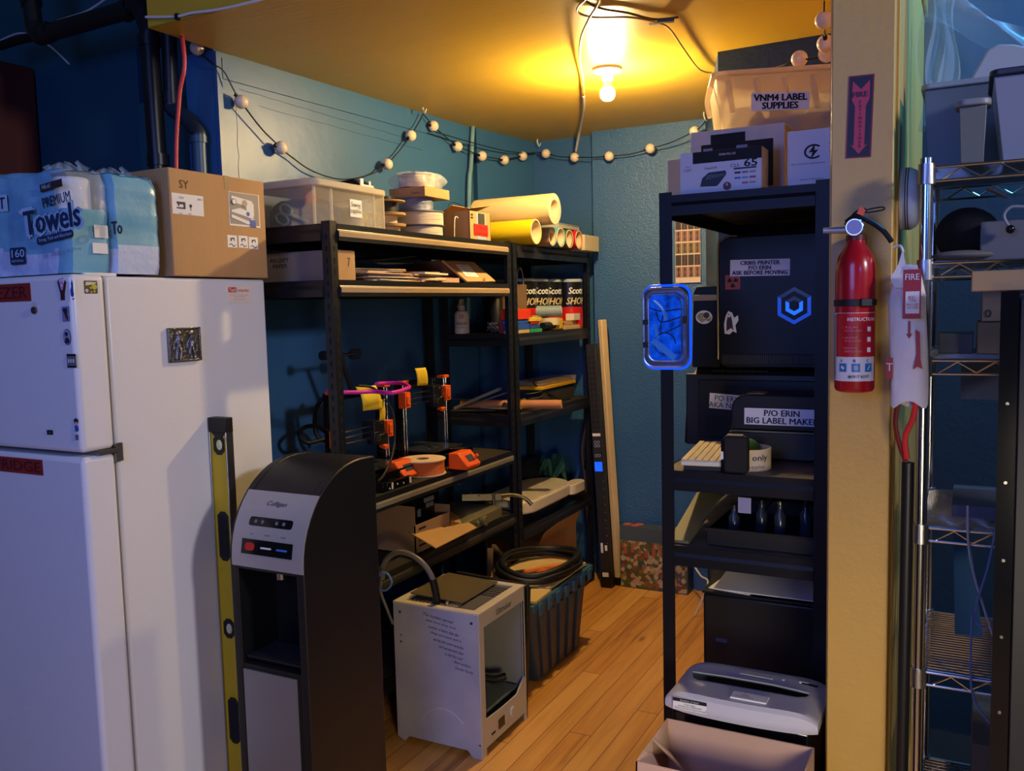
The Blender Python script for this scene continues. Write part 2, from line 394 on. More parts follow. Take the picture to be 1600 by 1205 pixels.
# ================================================================== LEFT: cabinet, pipes, fridge
t = thing('brown_cabinet', 'tall reddish brown wooden cabinet at the left edge behind the paper towels', 'cabinet', (-4.05, 2.15, 0))
BRN = mat('reddish_brown_wood', (104, 48, 38), .55, noise=.35, nscale=3, stretch=(1, 1, .15))
mesh('body', G().box(-4.4, -3.70, 1.75, 2.585, 0, 2.66), BRN, t, bevel=.004)
mesh('door', G().box(-4.38, -3.72, 1.73, 1.749, .02, 2.64), BRN, t, bevel=.003)

t = thing('drain_pipe', 'thick black drain pipe with elbows running along the wall and straight down', 'pipe', (-2.61, 2.30, 1.9))
g = G(); A = (-3.2810, 2.3000, 2.7980); B = (-3.2410, 2.3000, 2.6700); C_ = (-2.7390, 2.3000, 2.6680); D = (-2.6390, 2.3000, 2.5470); E_ = (-2.6630, 2.3000, 2.0100)
g.tube([(A[0]-.03, 2.3, A[2]+.3), A, (B[0]-.03, 2.3, B[2]+.03)], .033, 16)
g.tube([(B[0]-.03, 2.3, B[2]+.03), (B[0], 2.3, B[2]-.015), (B[0]+.05, 2.3, B[2]-.012)], .034, 16)
g.tube([(B[0]+.05, 2.3, B[2]-.012), C_], .033, 16, 1)
g.tube([C_, (C_[0]+.055, 2.3, C_[2]+.005), (D[0], 2.3, D[2]+.04), D], .034, 16)
g.cyl(D, (D[0]+.01, 2.3, 1.9), .033, n=20)
pb = mat('black_abs_pipe', (26, 27, 30), .35)
mesh('pipe_run', g, pb, t)
g = G()
for p, q in (((B[0]+.03, 2.3, B[2]-.014), (B[0]+.065, 2.3, B[2]-.008)), ((C_[0]-.02, 2.3, C_[2]-.004), (C_[0]+.02, 2.3, C_[2]+.004)), ((D[0], 2.3, D[2]+.015), (D[0], 2.3, D[2]-.025)), ((D[0]+.01, 2.3, 2.14), (D[0]+.01, 2.3, 2.10))): g.cyl(p, q, .039, n=20)
for p in (A, ): g.cyl((p[0]-.012, 2.3, p[2]+.02), (p[0]+.005, 2.3, p[2]-.02), .039, n=20)
split('coupling', g, pb, t)
t = thing('vent_pipe', 'black pipe bending sideways into a blue painted lower pipe beside the wall end', 'pipe', (-2.43, 2.345, 1.9))
q0 = (-2.5900, 2.3450, 2.6220); q1 = (-2.5950, 2.3450, 2.3340); q2 = (-2.5220, 2.3450, 2.2620); q3 = (-2.4700, 2.3450, 2.1910); q4 = (-2.4740, 2.3450, 2.0220)
q0 = (-2.57, 2.345, 2.6)
mesh('upper_pipe', G().cyl((q0[0], 2.345, 3.2), q1, .027, n=20).cyl((q1[0], 2.345, q1[2]+.03), (q1[0], 2.345, q1[2]-.01), .032, n=20), pb, t)
mesh('elbow', G().tube([q1, (q1[0]+.005, 2.345, q1[2]-.03), q2, (q3[0]-.003, 2.345, q3[2]+.02), q3], .028, 16), mat('blue_black_pipe', (34, 46, 60), .35), t)
mesh('lower_pipe', G().cyl(q3, (q4[0], 2.345, 1.6), .026, n=20).cyl((q3[0], 2.345, q3[2]+.005), (q3[0], 2.345, q3[2]-.02), .031, n=20), mat('blue_painted_pipe', (52, 84, 112), .4), t)
g = G().tube([(-2.49, 2.22, 2.9), (-2.3860, 2.2200, 2.4700), (-2.4180, 2.2200, 2.3050), (-2.4520, 2.2200, 2.0830), (-2.46, 2.22, 1.7)], .0075, 10)
one('red_tube', g, mat('red_pex_tube', (196, 62, 58), .4), 'thin red tube dropping vertically in front of the black pipes', 'pipe')
g = G().tube([(-3.7410, 2.4500, 2.7460), (-3.5860, 2.4500, 2.7590), (-3.4630, 2.4500, 2.7190), (-3.3670, 2.4500, 2.6580), (-3.2820, 2.4500, 2.5890)], .004, 8)
one('white_wall_cable', g, WHT, 'white cable end drooping below the thick black pipe elbow', 'cable')
g = G().tube([(-3.4030, 2.5000, 2.7940), (-3.2410, 2.5000, 2.7980), (-3.1610, 2.5000, 2.8120), (-3.0900, 2.5000, 2.8310)], .0045, 8)
one('white_upper_cable', g, WHT, 'white cable rising above the horizontal black pipe at top left', 'cable')
g = G().tube([(-3.6450, 2.4000, 2.7040), (-3.5150, 2.4000, 2.7090), (-3.4320, 2.4000, 2.7060)], .018, 10)
one('dark_hose', g, RUBB, 'short dark hose entering at the left edge under the pipe elbow', 'hose')

# white cable clipped on the front of the yellow soffit
t = thing('soffit_cable', 'white cable clipped across the front face of the yellow soffit', 'cable', (-2.2, 2.1, 2.5))
mesh('cable', G().tube([(-2.4160, 2.0980, 2.5330), (-2.2790, 2.0980, 2.5120), (-2.2080, 2.0980, 2.5110), (-2.0980, 2.0980, 2.5020), (-1.9650, 2.0980, 2.5000), (-1.8380, 2.0980, 2.5040), (-1.6450, 2.0980, 2.5220)], .0045, 8), WHT, t)
mesh('clip', G().obox((-2.2730, 2.0970, 2.5100), .012, .012, .018), BLKP, t)

# ------------------------------------------------ fridge
t = thing('refrigerator', 'white top freezer fridge covered with stickers at the left', 'fridge', (-2.43, 1.85, 0))
FX = -2.06
mesh('body', G().box(-2.80, -2.07, 1.612, 2.215, .04, 1.668), WHTE, t, bevel=.008, seg=3)
mesh('gasket', G().box(-2.79, -2.078, 1.598, 1.613, .10, 1.655), mat('grey_gasket', (120, 124, 140), .6), t)
FD = mesh('freezer_door', G().box(-2.80, FX, 1.50, 1.60, 1.203, 1.672), WHTE, t, bevel=.014, seg=4)
LD = mesh('fridge_door', G().box(-2.80, FX, 1.50, 1.60, .09, 1.190), WHTE, t, bevel=.014, seg=4)
mesh('hinge', G().box(-2.13, -2.055, 1.545, 1.612, 1.191, 1.202).box(-2.069, -2.058, 1.60, 1.622, 1.165, 1.215).cyl((-2.085, 1.56, 1.188), (-2.085, 1.56, 1.206), .008), STEEL, t)
mesh('top_hinge_cover', G().box(-2.15, -2.085, 1.56, 1.66, 1.668, 1.678), WHT, t, bevel=.003)
mesh('kick_plate', G().box(-2.79, -2.08, 1.58, 1.61, 0, .085), mat('grey_plastic', (150, 150, 152), .5), t)
# written red tape signs
rtape = mat('red_tape', (150, 44, 40), .45, noise=.15, nscale=30); rink = mat('dark_red_ink', (72, 22, 22), .6)
def sign(s, c, w_, h, door, wt):
    p = panel('tape_sign', c, 'F', w_, h, rtape, door); p['label'] = 'red tape sign reading '+s
    text(s, (c[0], c[1]-.0009, c[2]), 'F', wt, rink, p, h=h*.66, name='lettering')
sign('FREEZER', (-2.352, 1.4995, 1.630), .255, .048, FD, .225)
sign('FRIDGE', (-2.335, 1.4995, 1.155), .215, .043, LD, .195)
# glove and flowers sticker, rabbit, shoe, portrait, film strip, girl, small black label, flower square
def sticker(name, parts, c, plane, parent, label):
    g = G(); ms = []
    for k, (pts, mm) in enumerate(parts):
        if mm not in ms: ms.append(mm)
        g.mi(ms.index(mm)); poly2(g, pts, c, plane, .0006+.0003*k)
    o = mesh(name, g, ms, parent, smooth=False); o['label'] = label; return o
def R_(x0, x1, y0, y1): return [(x0, y0), (x1, y0), (x1, y1), (x0, y1)]
dk = mat('sticker_maroon', (72, 34, 44), .5); pk = mat('sticker_pink', (206, 150, 190), .5); wh = mat('sticker_white', (224, 222, 226), .45)
bl = mat('sticker_blue', (52, 84, 178), .5); sk = mat('sticker_skin', (176, 120, 92), .5); dk2 = mat('sticker_dark', (44, 38, 60), .5)
c = (-2.0950, 1.4990, 1.6330)
sticker('hands_sticker', [([(-.017, .02), (-.012, .024), (-.004, -.002), (.003, -.002), (.012, .023), (.018, .018), (.009, -.012), (.008, -.028), (-.008, -.028), (-.008, -.010)], dk),
    ([(-.008, .016), (0, .022), (.008, .015), (.004, 0), (-.004, 0)], pk), (circ(.003, 8, cx=-.006, cy=.026), pk), (circ(.003, 8, cx=.005, cy=.028), pk), (circ(.003, 8, cx=0, cy=.010), wh)], c, 'F', FD, 'dark raised hands with pink flowers')
c = (-2.0550, 1.4990, 1.6340)
sticker('rabbit_sticker', [([(-.006, -.020), (-.008, -.006), (-.003, .006), (-.004, .014), (0, .024), (.001, .014), (.007, .023), (.004, .013), (.005, .008), (.004, -.004), (.006, -.016), (.002, -.022)], bl),
    ([(-.003, -.024), (.003, -.027), (.007, -.023), (.005, -.029), (-.001, -.029)], bl)], c, 'F', FD, 'blue rabbit sticker')
c = (-2.0870, 1.4990, 1.5690)
sticker('shoe_sticker', [(R_(-.014, .014, -.019, .019), dk2), (R_(-.013, .013, -.018, .018), mat('sticker_sky', (120, 140, 200), .5)), ([(-.011, .014), (.006, .016), (.009, .006), (.006, 0), (.010, -.012), (.006, -.017), (0, -.014), (-.008, .002)], dk2), ([(-.011, .008), (-.008, .006), (.004, -.016), (0, -.017), (-.009, -.001)], sk)], c, 'F', FD, 'square sticker of a winged shoe')
c = (-2.0880, 1.4990, 1.5090)
sticker('portrait_sticker', [(circ(.021, 24, .72, 1), dk2), (circ(.0195, 24, .7, 1), mat('sticker_pale', (150, 160, 200), .5)), ([(-.010, -.014), (-.006, -.002), (.006, -.002), (.011, -.012), (.004, -.017), (-.005, -.017)], dk2), (circ(.0045, 10, cx=.0, cy=.002), sk), (circ(.0065, 10, 1, .8, cx=-.001, cy=.008), dk2)], c, 'F', FD, 'oval portrait sticker with long dark hair')
c = (-2.0770, 1.4990, 1.4470)
sticker('film_sticker', [(R_(-.018, .018, -.018, .018), INK), (R_(-.018, .018, -.0125, .012), mat('sticker_grey', (112, 112, 122), .5)), (R_(-.013, -.006, -.006, .006), INK), (R_(-.0035, .0035, -.006, .006), INK), (R_(.006, .013, -.006, .006), INK),
    (R_(-.012, -.007, -.005, .005), wh), (R_(-.0025, .0025, -.005, .005), wh), (R_(.007, .012, -.005, .005), wh)], c, 'F', FD, 'grey and black sticker with three small frames')
c = (-2.0760, 1.4990, 1.2650)
sticker('figure_sticker', [(circ(.009, 10, 1, .8, cx=0, cy=.024), dk2), (circ(.0045, 10, cx=.001, cy=.018), mat('sticker_face', (214, 170, 150), .5)), ([(-.006, .012), (.006, .012), (.008, .002), (.005, -.004), (-.005, -.004)], bl), ([(-.006, -.004), (.006, -.004), (.006, -.012), (-.006, -.012)], wh), (R_(-.005, .005, -.026, -.012), mat('sticker_slate', (96, 100, 140), .5))], c, 'F', FD, 'sticker of a standing figure with bunched dark hair')
p = panel('black_label', (-2.1860, 1.4990, 1.2540), 'F', .024, .0125, INK, FD)
text('AVAVA', (-2.1850, 1.4980, 1.2540), 'F', .012, mat('gold_ink', (180, 170, 110), .5), p)
c = (-2.0600, 1.5570, 1.6380)
sticker('flower_sticker', [(rrect(-.020, .020, -.017, .017, .003), mat('sticker_olive', (92, 84, 44), .5)), ([(-.016, .004), (.012, .008), (.018, .013), (-.014, .014)], mat('sticker_cream', (214, 206, 170), .5)), (circ(.007, 12, 1.2, 1, cx=.010, cy=.001), mat('sticker_lime', (176, 184, 60), .5)), (circ(.0045, 8, cx=-.013, cy=-.009), wh), (circ(.0016, 8, cx=-.013, cy=-.009), RED), (circ(.003, 8, cx=-.002, cy=-.002), mat('sticker_amber', (220, 170, 60), .5)), (circ(.0035, 6, cx=.009, cy=-.011), mat('sticker_amber', 0)), (circ(.002, 6, cx=.0, cy=-.013), wh)], c, 'R', FD, 'square floral sticker')
# magnets: separate things held on the fridge
c = (-2.2120, 1.5000, 1.5830)
t = thing('round_magnet', 'small round magnet with clear backing on the freezer door', 'magnet', (c[0], 1.4995, c[2]-.012))
mesh('disc', G().cyl((c[0], 1.4995, c[2]-.002), (c[0], 1.4935, c[2]-.002), .0095), mat('bronze', (96, 84, 84), .35, .6), t)
mesh('backing', G().cyl((c[0], 1.4995, c[2]+.008), (c[0], 1.4985, c[2]+.008), .013), CLEAR, t)
c = (-2.0650, 1.8620, 1.4720)
t = thing('pewter_tile', 'embossed pewter tile of two walking figures stuck on the fridge side', 'magnet', (-2.07, c[1], c[2]-.05))
y0, z0 = c[1], c[2]
pew = mat('pewter', (128, 124, 124), .28, .9, bump=.5, bscale=90)
mesh('plate', G().box(-2.0699, -2.063, y0-.060, y0+.060, z0-.050, z0+.050), pew, t, bevel=.002)
g = G().box(-2.063, -2.0595, y0-.060, y0+.060, z0+.045, z0+.050).box(-2.063, -2.0595, y0-.060, y0+.060, z0-.050, z0-.045).box(-2.063, -2.0595, y0-.060, y0-.054, z0-.05, z0+.05).box(-2.063, -2.0595, y0+.054, y0+.060, z0-.05, z0+.05)
mesh('rim', g, pew, t, bevel=.001)
for s in (-1, 1):
    yc = y0+s*.024; g = G().sphere((-2.061, yc, z0+.033), .0085, 12, (.5, 1.1, 1))
    g.tube([(-2.062, yc, z0+.026), (-2.062, yc+.002*s, z0+.006), (-2.062, yc, z0-.006)], .0085, 10)
    for q in (-1, 1):
        g.tube([(-2.062, yc+q*.007, z0+.018), (-2.062, yc+q*.017, z0+.002), (-2.062, yc+q*.019, z0-.012)], .003, 8)
        g.tube([(-2.062, yc+q*.004, z0-.006), (-2.062, yc+q*.008, z0-.024), (-2.062, yc+q*.007+s*.004, z0-.042)], .0042, 8)
    mesh('figure_relief', g, pew, t)
c = (-2.0700, 2.0960, 1.6200)
t = thing('magnet_card', 'small business card with an orange tab, top corner of the fridge side', 'card', (-2.0698, c[1], c[2]-.026))
p = panel('card', (-2.0698, c[1], c[2]), 'R', .098, .052, mat('cream_card', (238, 222, 206), .6), t, d=.0015)
o_ = mat('orange_ink', (206, 72, 44), .6)
p2 = panel('tab', (-2.0683, c[1]-.028, c[2]+.014), 'R', .034, .016, o_, p, d=.0004)
text('Tech', (-2.0678, c[1]-.028, c[2]+.014), 'R', .028, PAPER, p2, h=.011, bold=.02)
text('retaries', (-2.0682, c[1]+.017, c[2]+.013), 'R', .050, o_, p, h=.011)
for dz, w_ in ((-.002, .08), (-.008, .05), (-.017, .05)): text('talk shop  and  make things', (-2.0682, c[1], c[2]+dz), 'R', w_, o_, p, h=.003)

# ------------------------------------------------ paper towel packs and the sewing machine box on the fridge
TB = mat('teal_print_film', (128, 182, 206), .3, noise=.25, nscale=9, bump=.25, bscale=22, rgb2=(104, 164, 192))
def towel_pack(x0, x1, y0, y1, z0, z1, label, main):
    t = thing('paper_towel_pack', label, 'paper towels', ((x0+x1)/2, (y0+y1)/2, z0))
    rolls = round((x1-x0)/.115)
    wmat = mat('towel_roll_white', (226, 228, 236), .8, bump=.3, bscale=60)
    for i in range(rolls):
        for j in range(1):
            xc = x0+(i+.5)*(x1-x0)/rolls; yc = (y0+y1)/2; r = min((x1-x0)/rolls/2-.010, (y1-y0)/2-.006)
            mesh('towel_roll', G().lathe([(r*.3, 0), (r-.006, 0), (r, .006), (r, z1-z0-.034), (r-.006, z1-z0-.028), (r*.3, z1-z0-.028)], (xc, yc, z0+.004), n=24), wmat, t)
    # printed film hugging the rolls
    def fn(u, v, zt=z1-.012, zb=z0+.002):
        # perimeter path around, v from bottom to top
        P = 2*(x1-x0)+2*(y1-y0); s_ = u*P; W_ = x1-x0; Dp = y1-y0
        if s_ < W_: x, y, nx, ny = x0+s_, y0, 0, -1
        elif s_ < W_+Dp: x, y, nx, ny = x1, y0+s_-W_, 1, 0
        elif s_ < 2*W_+Dp: x, y, nx, ny = x1-(s_-W_-Dp), y1, 0, 1
        else: x, y, nx, ny = x0, y1-(s_-2*W_-Dp), -1, 0
        e = .004*abs(math.sin(PI*(x-x0)/(W_/rolls))) + .0015*math.sin(23*x+20*v)+.0008*math.sin(60*v+30*y)
        cx, cy = (x0+x1)/2, (y0+y1)/2; sq = 1-.05*max(0, v-.86)/.14-.03*max(0, .1-v)/.1
        e += .003
        return (cx+(x+nx*e-cx)*sq, cy+(y+ny*e-cy)*sq, zb+(zt-zb)*v+.006*math.sin(14*x+3*y)*v)
    g = G(); nu, nv = 96, 24; g.grid(fn, nu, nv)
    # lower third white band, teal print above, clear side on the +x part
    g.m = []
    for j in range(nv):
        for i in range(nu):
            p = fn((i+.5)/nu, (j+.5)/nv); zz = (p[2]-z0)/(z1-z0)
            m_ = 0
            if zz < .26+.06*math.sin(12*p[0]): m_ = 1
            if main and (p[0] > x1-.05): m_ = 2 if zz > .62 else 0
            g.m.append(m_)
    mesh('printed_film', g, [TB, mat('white_print_film', (196, 208, 232), .35, bump=.3, bscale=40), FILM], t)
    def tp(u, v):
        x, y = x0+.004+(x1-x0-.008)*u, y0+.004+(y1-y0-.008)*v
        e = min(u, 1-u, v, 1-v)
        return (x, y, z1-.014+.016*math.sin(min(1, e*6)*PI/2)+.003*math.sin(40*x+5*math.sin(30*y))*math.sin(40*y)+.006*math.sin(14*x+3*y))
    mesh('crinkled_top', G().grid(tp, 36, 36), [TB if main else TB], t)
    def rf(u, v):   # gathered clear ends of the film
        x = x1-.16+.13*u; h = .026*v*(1+.4*math.sin(30*u))
        return (x+.008*math.sin(18*v+9*u), y0+.05+.015*math.sin(26*u)*v+.03*u, z1-.012+h)
    mesh('gathered_film', G().grid(rf, 24, 8), FILM, t)
    return t
P1 = towel_pack(-2.72, -2.090, 1.530, 1.640, 1.674, 1.955, 'pale blue pack of premium paper towels at the fridge front edge', True)
yf = 1.507
blob = mat('light_blue_halo', (176, 206, 226), .4)
text('PREMIUM', (-2.1210, 1.5190, 1.8670), 'F', .115, NVINK, P1, h=.026, bold=.02, rot=.10, shear=-.1)
text('Towels', (-2.1470, 1.5190, 1.8190), 'F', .240, blob, P1, h=.074, bold=.11, rot=.06)
text('Towels', (-2.1440, 1.5170, 1.8190), 'F', .225, NVINK, P1, h=.062, bold=.035, rot=.06)
p = panel('banner', (-2.1370, 1.5190, 1.7700), 'F', .150, .020, NVINK, P1, r=.008, rot=.09)
text('Strong, Thick and Absorbent', (-2.1350, 1.5180, 1.7700), 'F', .135, blob, p, h=.012, rot=.09)
p = panel('count_badge', (-2.2970, 1.5190, 1.7290), 'F', .066, .046, NVINK, P1, r=.006)
text('160', (-2.2940, 1.5180, 1.7360), 'F', .054, blob, p, h=.021, bold=.02)
text('SHEETS PER ROLL', (-2.2970, 1.5180, 1.7160), 'F', .052, blob, p, h=.006)
text('2-PLY - 6 ROLLS 11 x 7 IN (279 mm)', (-2.1150, 1.5190, 1.7290), 'F', .160, mat('slate_ink', (96, 112, 148), .6), P1, h=.012, rot=.09)
p = panel('brand_patch', (-2.1380, 1.5190, 1.9040), 'F', .090, .020, mat('brown_patch', (62, 44, 48), .5), P1, rot=.1)
text('Nice!', (-2.1570, 1.5180, 1.9040), 'F', .034, blob, p, h=.012, rot=.1)
p = panel('arrow_badge', (-2.3490, 1.5190, 1.8740), 'F', .045, .045, blob, P1); text('T', (-2.3470, 1.5180, 1.8740), 'F', None, NVINK, p, h=.03, bold=.03)
p = panel('facts_box', (-2.0840, 1.6170, 1.7880), 'R', .042, .034, PAPER, P1, d=.002)
p = panel('facts_box', (-2.0840, 1.6110, 1.7430), 'R', .046, .028, PAPER, P1, d=.002)
P2 = towel_pack(-2.60, -2.080, 1.660, 1.80, 1.674, 1.955, 'narrow blue pack of paper towels squeezed beside the cardboard box', False)
text('To', (-2.0600, 1.6500, 1.7990), 'F', .040, NVINK, P2, h=.034, bold=.06)
t = thing('plastic_bag_skirt', 'crumpled clear plastic skirt lying on the fridge top before the towels', 'plastic film', (-2.5, 1.51, 1.673))
def sk_(u, v):
    return (-2.72+.60*u, 1.505+.05*v, 1.6735+.016*abs(math.sin(9*u+4*v))*v*(.4+.6*math.sin(31*u)**2)+.0008)
mesh('film', G().grid(sk_, 60, 6), FILM, t)

# sewing machine carton
t = thing('sewing_machine_carton', 'large cardboard carton marked SY with a sewing machine picture on the fridge', 'box', (-2.17, 2.03, 1.669))
bx = mesh('carton', G().box(-2.240, -2.06, 1.835, 2.222, 1.6725, 1.985), CARD, t, bevel=.003)
text('SY', (-2.0600, 1.8890, 1.9410), 'R', .034, mat('brown_ink', (84, 60, 36), .8), bx, h=.024, bold=.012)
p = panel('label_sheet', (-2.0600, 1.9010, 1.8830), 'R', .118, .060, PAPER, bx)
gi = mat('grey_ink', (70, 66, 62), .8)
text('120V', (-2.0590, 1.8760, 1.9010), 'R', .020, gi, p, h=.006); text('60Hz', (-2.0590, 1.9460, 1.9020), 'R', .018, gi, p, h=.006)
g = G(); c = (-2.0590, 1.8740, 1.8790)
poly2(g, [(-.016, .010), (.016, .010), (.016, -.010), (-.016, -.010), (-.016, -.006), (.009, -.006), (.009, .003), (-.006, .003), (-.006, -.002), (-.012, -.002), (-.012, .004), (-.016, .004)], c, 'R', .0005)
mesh('machine_icon', g, gi, p, smooth=False)
g = G(); c = (-2.0590, 1.9100, 1.8760); poly2(g, circ(.005, 12), (c[0], c[1], c[2]+.004), 'R', .0005); poly2(g, R_(-.001, .001, -.010, 0), c, 'R', .0005)
mesh('bulb_icon', g, gi, p, smooth=False)
text('1x', (-2.0590, 1.8720, 1.8560), 'R', .010, gi, p, h=.005); text('1x', (-2.0590, 1.9060, 1.8570), 'R', .010, gi, p, h=.005)
p = panel('picture', (-2.0600, 2.1300, 1.8870), 'R', .133, .105, PAPER, bx)
panel('picture_ground', (-2.0590, 2.1290, 1.8890), 'R', .126, .098, mat('picture_grey', (150, 142, 132), .6), p, d=.0003)
c = (-2.0580, 2.1230, 1.8870)
sticker('sewing_machine_picture', [([(-.048, .040), (.036, .030), (.046, .020), (.046, -.014), (.040, -.026), (-.050, -.010), (-.052, -.022), (-.050, -.004), (-.014, .004), (.014, -.002), (.012, .012), (-.028, .018), (-.040, .014), (-.050, .024)], PAPER),
  ([(-.052, -.018), (.018, -.034), (.044, -.024), (.046, -.034), (.018, -.046), (-.052, -.028)], wh), (circ(.011, 14, cx=.006, cy=.020), mat('sticker_tan', (170, 150, 120), .5)), (circ(.007, 12, cx=.019, cy=-.012), bl), ([(.022, -.030), (.048, -.030), (.052, -.052), (.030, -.052)], bl), (circ(.010, 14, cx=-.040, cy=.022), gi), (circ(.008, 14, cx=-.040, cy=.022), PAPER)], c, 'R', bx, 'photo of a small white sewing machine')
for k in range(3):
    c = (-2.0600, 2.0700, 1.7850) if k == 0 else ((-2.0600, 2.1170, 1.7860) if k == 1 else (-2.0600, 2.1620, 1.7840))
    p = panel('step_drawing', c, 'R', .040, .038, PAPER, bx)
    g = G(); poly2(g, [(-.014, -.010), (-.004, -.006), (.004, -.014), (.014, -.010), (.014, -.013), (.003, -.017), (-.005, -.009), (-.014, -.013)], (c[0]+.0008, c[1], c[2]), 'R', .0003)
    poly2(g, [(-.008, .010), (.008, .012), (.010, .002), (.006, .002), (.005, .008), (-.003, .006), (-.003, .0), (-.008, .0)], (c[0]+.0008, c[1], c[2]), 'R', .0003)
    mesh('line_drawing', g, gi, p, smooth=False)
mesh('tape_tab', G().box(-2.0602, -2.0592, 2.0590-.010, 2.0590+.010, 1.945, 1.986), mat('packing_tape', (168, 140, 96), .25), bx)
mesh('top_flap_seam', G().box(-2.240, -2.06, 2.026, 2.031, 1.985, 1.9865), CARDD, bx)

# dark round bundle at the very left edge of the fridge top
c = (-2.3130, 1.4800, 1.7370)
t = thing('dark_bag', 'dark brown fabric bundle at the left edge beside the towel pack', 'bag', (-2.83, 1.50, 1.672))
mesh('sack', G().sphere((-2.782, 1.47, 1.747), .075, 20, (.72, .40, .98)), mat('dark_brown_fabric', (44, 22, 20), .9, bump=.5, bscale=40), t)
mesh('knot', G().sphere((-2.785, 1.47, 1.826), .016, 12, (1, 1, .8)), mat('dark_brown_fabric', 0), t)
# ------------------------------------------------ spirit level leaning between fridge and water cooler
t = thing('spirit_level', 'long yellow spirit level standing on end against the fridge side', 'level', (-2.03, 1.9510, 0))
x0, x1 = -2.064, -1.996
mesh('web', G().box(x0, x1-.001, 1.9420, 1.9600, .012, 1.215), mat('level_yellow', (206, 172, 30), .38, noise=.08), t)
mesh('rail', G().box(x1-.002, x1+.0015, 1.9360, 1.9660, .01, 1.217), STEEL, t, bevel=.0008)
mesh('rail', G().box(x0-.0015, x0+.001, 1.9360, 1.9660, .01, 1.217), STEEL, t, bevel=.0008)
xm = (x0+x1)/2
mesh('end_cap', G().box(x0-.001, x1+.002, 1.9350, 1.9670, 1.20, 1.245).prism([(x0+.004, 1.20), (x1-.004, 1.20), (xm+.012, 1.182), (xm-.012, 1.182)], 'Y', 1.9390, 1.9430), RUBB, t, bevel=.002)
mesh('end_cap', G().box(x0-.001, x1+.002, 1.9350, 1.9670, 0, .014), RUBB, t, bevel=.002)
def octo(w_, h, c=.3): return [(-w_/2, -h/2+w_*c), (-w_/2+w_*c, -h/2), (w_/2-w_*c, -h/2), (w_/2, -h/2+w_*c), (w_/2, h/2-w_*c), (w_/2-w_*c, h/2), (-w_/2+w_*c, h/2), (-w_/2, h/2-w_*c)]
for zc, hh, nm in ((1.1610, .062, 'vial'), (0.8760, .155, 'hand_slot'), (0.5830, .062, 'vial'), (0.2850, .150, 'hand_slot')):
    g = G(); poly2(g, octo(.044, hh), (xm, 1.9420, zc), 'F', .002); o = mesh(nm, g, RUBB, t, smooth=False)
    g = G()
    if nm == 'vial':
        g.sphere((xm+.002, 1.9400, zc), .012, 14, (1, .35, 1.35)); mesh('bubble_tube', g, mat('vial_glass', (214, 210, 150), .08, spec=.9), o)
    else:
        poly2(g, octo(.028, hh-.026), (xm, 1.9398, zc), 'F', .0006); mesh('slot', g, BLKM, o, smooth=False)
p = panel('maker_patch', (xm, 1.9415, .30), 'F', .046, .05, mat('dark_red', (120, 20, 26), .5), t)

# ------------------------------------------------ water cooler
t = thing('water_cooler', 'black floor standing water cooler with silver control panel', 'water cooler', (-1.735, 1.975, 0))
X0, X1, Y0, Y1 = -1.872, -1.60, 1.807, 2.148
def prof(off=0):
    P = [(Y0-off, .0)]
    P += [(Y0-off, .86)]
    for i in range(1, 13):
        a = PI/2*i/12; P.append((Y0+.27-(.27+off)*math.cos(a), .86+(.262+off)*math.sin(a)))
    return P
P = prof(); back = [(Y1, 1.118), (Y1, 0)]
mesh('side_cheek', G().prism(P+back, 'X', X0, X0+.028), BLKP, t, bevel=.004)
mesh('side_cheek', G().prism(P+back, 'X', X1-.028, X1), BLKP, t, bevel=.004)
core = [(Y0+.004, 0), (Y0+.004, .555), (Y0+.15, .575), (Y0+.15, .82), (Y0+.004, .835)]+[(y+.001, z-.001) for y, z in P[1:]]+[(Y1-.002, 1.117), (Y1-.002, 0)]
mesh('housing', G().prism(core, 'X', X0+.028, X1-.028), BLKP, t)
g = G()
for i in range(9): g.box(X0+.034, X1-.034, Y0+.012+i*.014, Y0+.018+i*.014, .571, .577)
mesh('drip_tray', g, BLKM, t)
mesh('spout', G().cyl(((X0+X1)/2, Y0+.06, .835), ((X0+X1)/2, Y0+.06, .80), .014), STEEL, t)
Pp = prof(.004)[1:8]; Pq = [(y+.003, z-.001) for y, z in Pp]
cp = mesh('control_panel', G().prism([(Y0-.004, .845)]+Pp+Pq[::-1]+[(Y0-.001, .845)], 'X', X0+.012, X1+.001), mat('panel_silver', (176, 170, 168), .35, .35), t)
def pan(zz):
    Q = [(Y0-.004, .845)]+Pp
    for a, b in zip(Q, Q[1:]):
        if a[1] <= zz <= b[1]:
            k = (zz-a[1])/(b[1]-a[1]); y = a[0]+(b[0]-a[0])*k; d = Vector((0, b[0]-a[0], b[1]-a[1])).normalized(); return y, d
xc = (X0+X1)/2+.006
def onp(zz, dx=0):
    y, d = pan(zz); n = Vector((0, -d.z, d.y)); return (xc+dx, y, zz), ((1, 0, 0), tuple(d), tuple(n))
L_, b_ = onp(1.018); text('Culligan', L_, None, .072, INK, cp, h=.018, shear=.4, basis=b_, bold=-.005)
L_, b_ = onp(.972); q = panel('indicator_strip', L_, None, .158, .026, BLKG, cp, basis=b_, r=.008)
for dx in (-.055, -.030, .022, .048):
    L_, b_ = onp(.972, dx); L_ = tuple(Vector(L_)+Vector(b_[2])*.001); g = G(); poly2(g, circ(.0055, 12), L_, None, .0004, b_); mesh('indicator', g, mat('grey_mark', (110, 112, 120), .5), q, smooth=False)
for dx, s in ((-.06, 'HOT'), (-.005, 'ROOM TEMP'), (.055, 'COLD')):
    L_, b_ = onp(.938, dx); text(s, L_, None, .018 if dx > -.01 else .012, INK, cp, h=.004, basis=b_)
L_, b_ = onp(.904); q = panel('button_strip', L_, None, .186, .042, BLKG, cp, basis=b_)
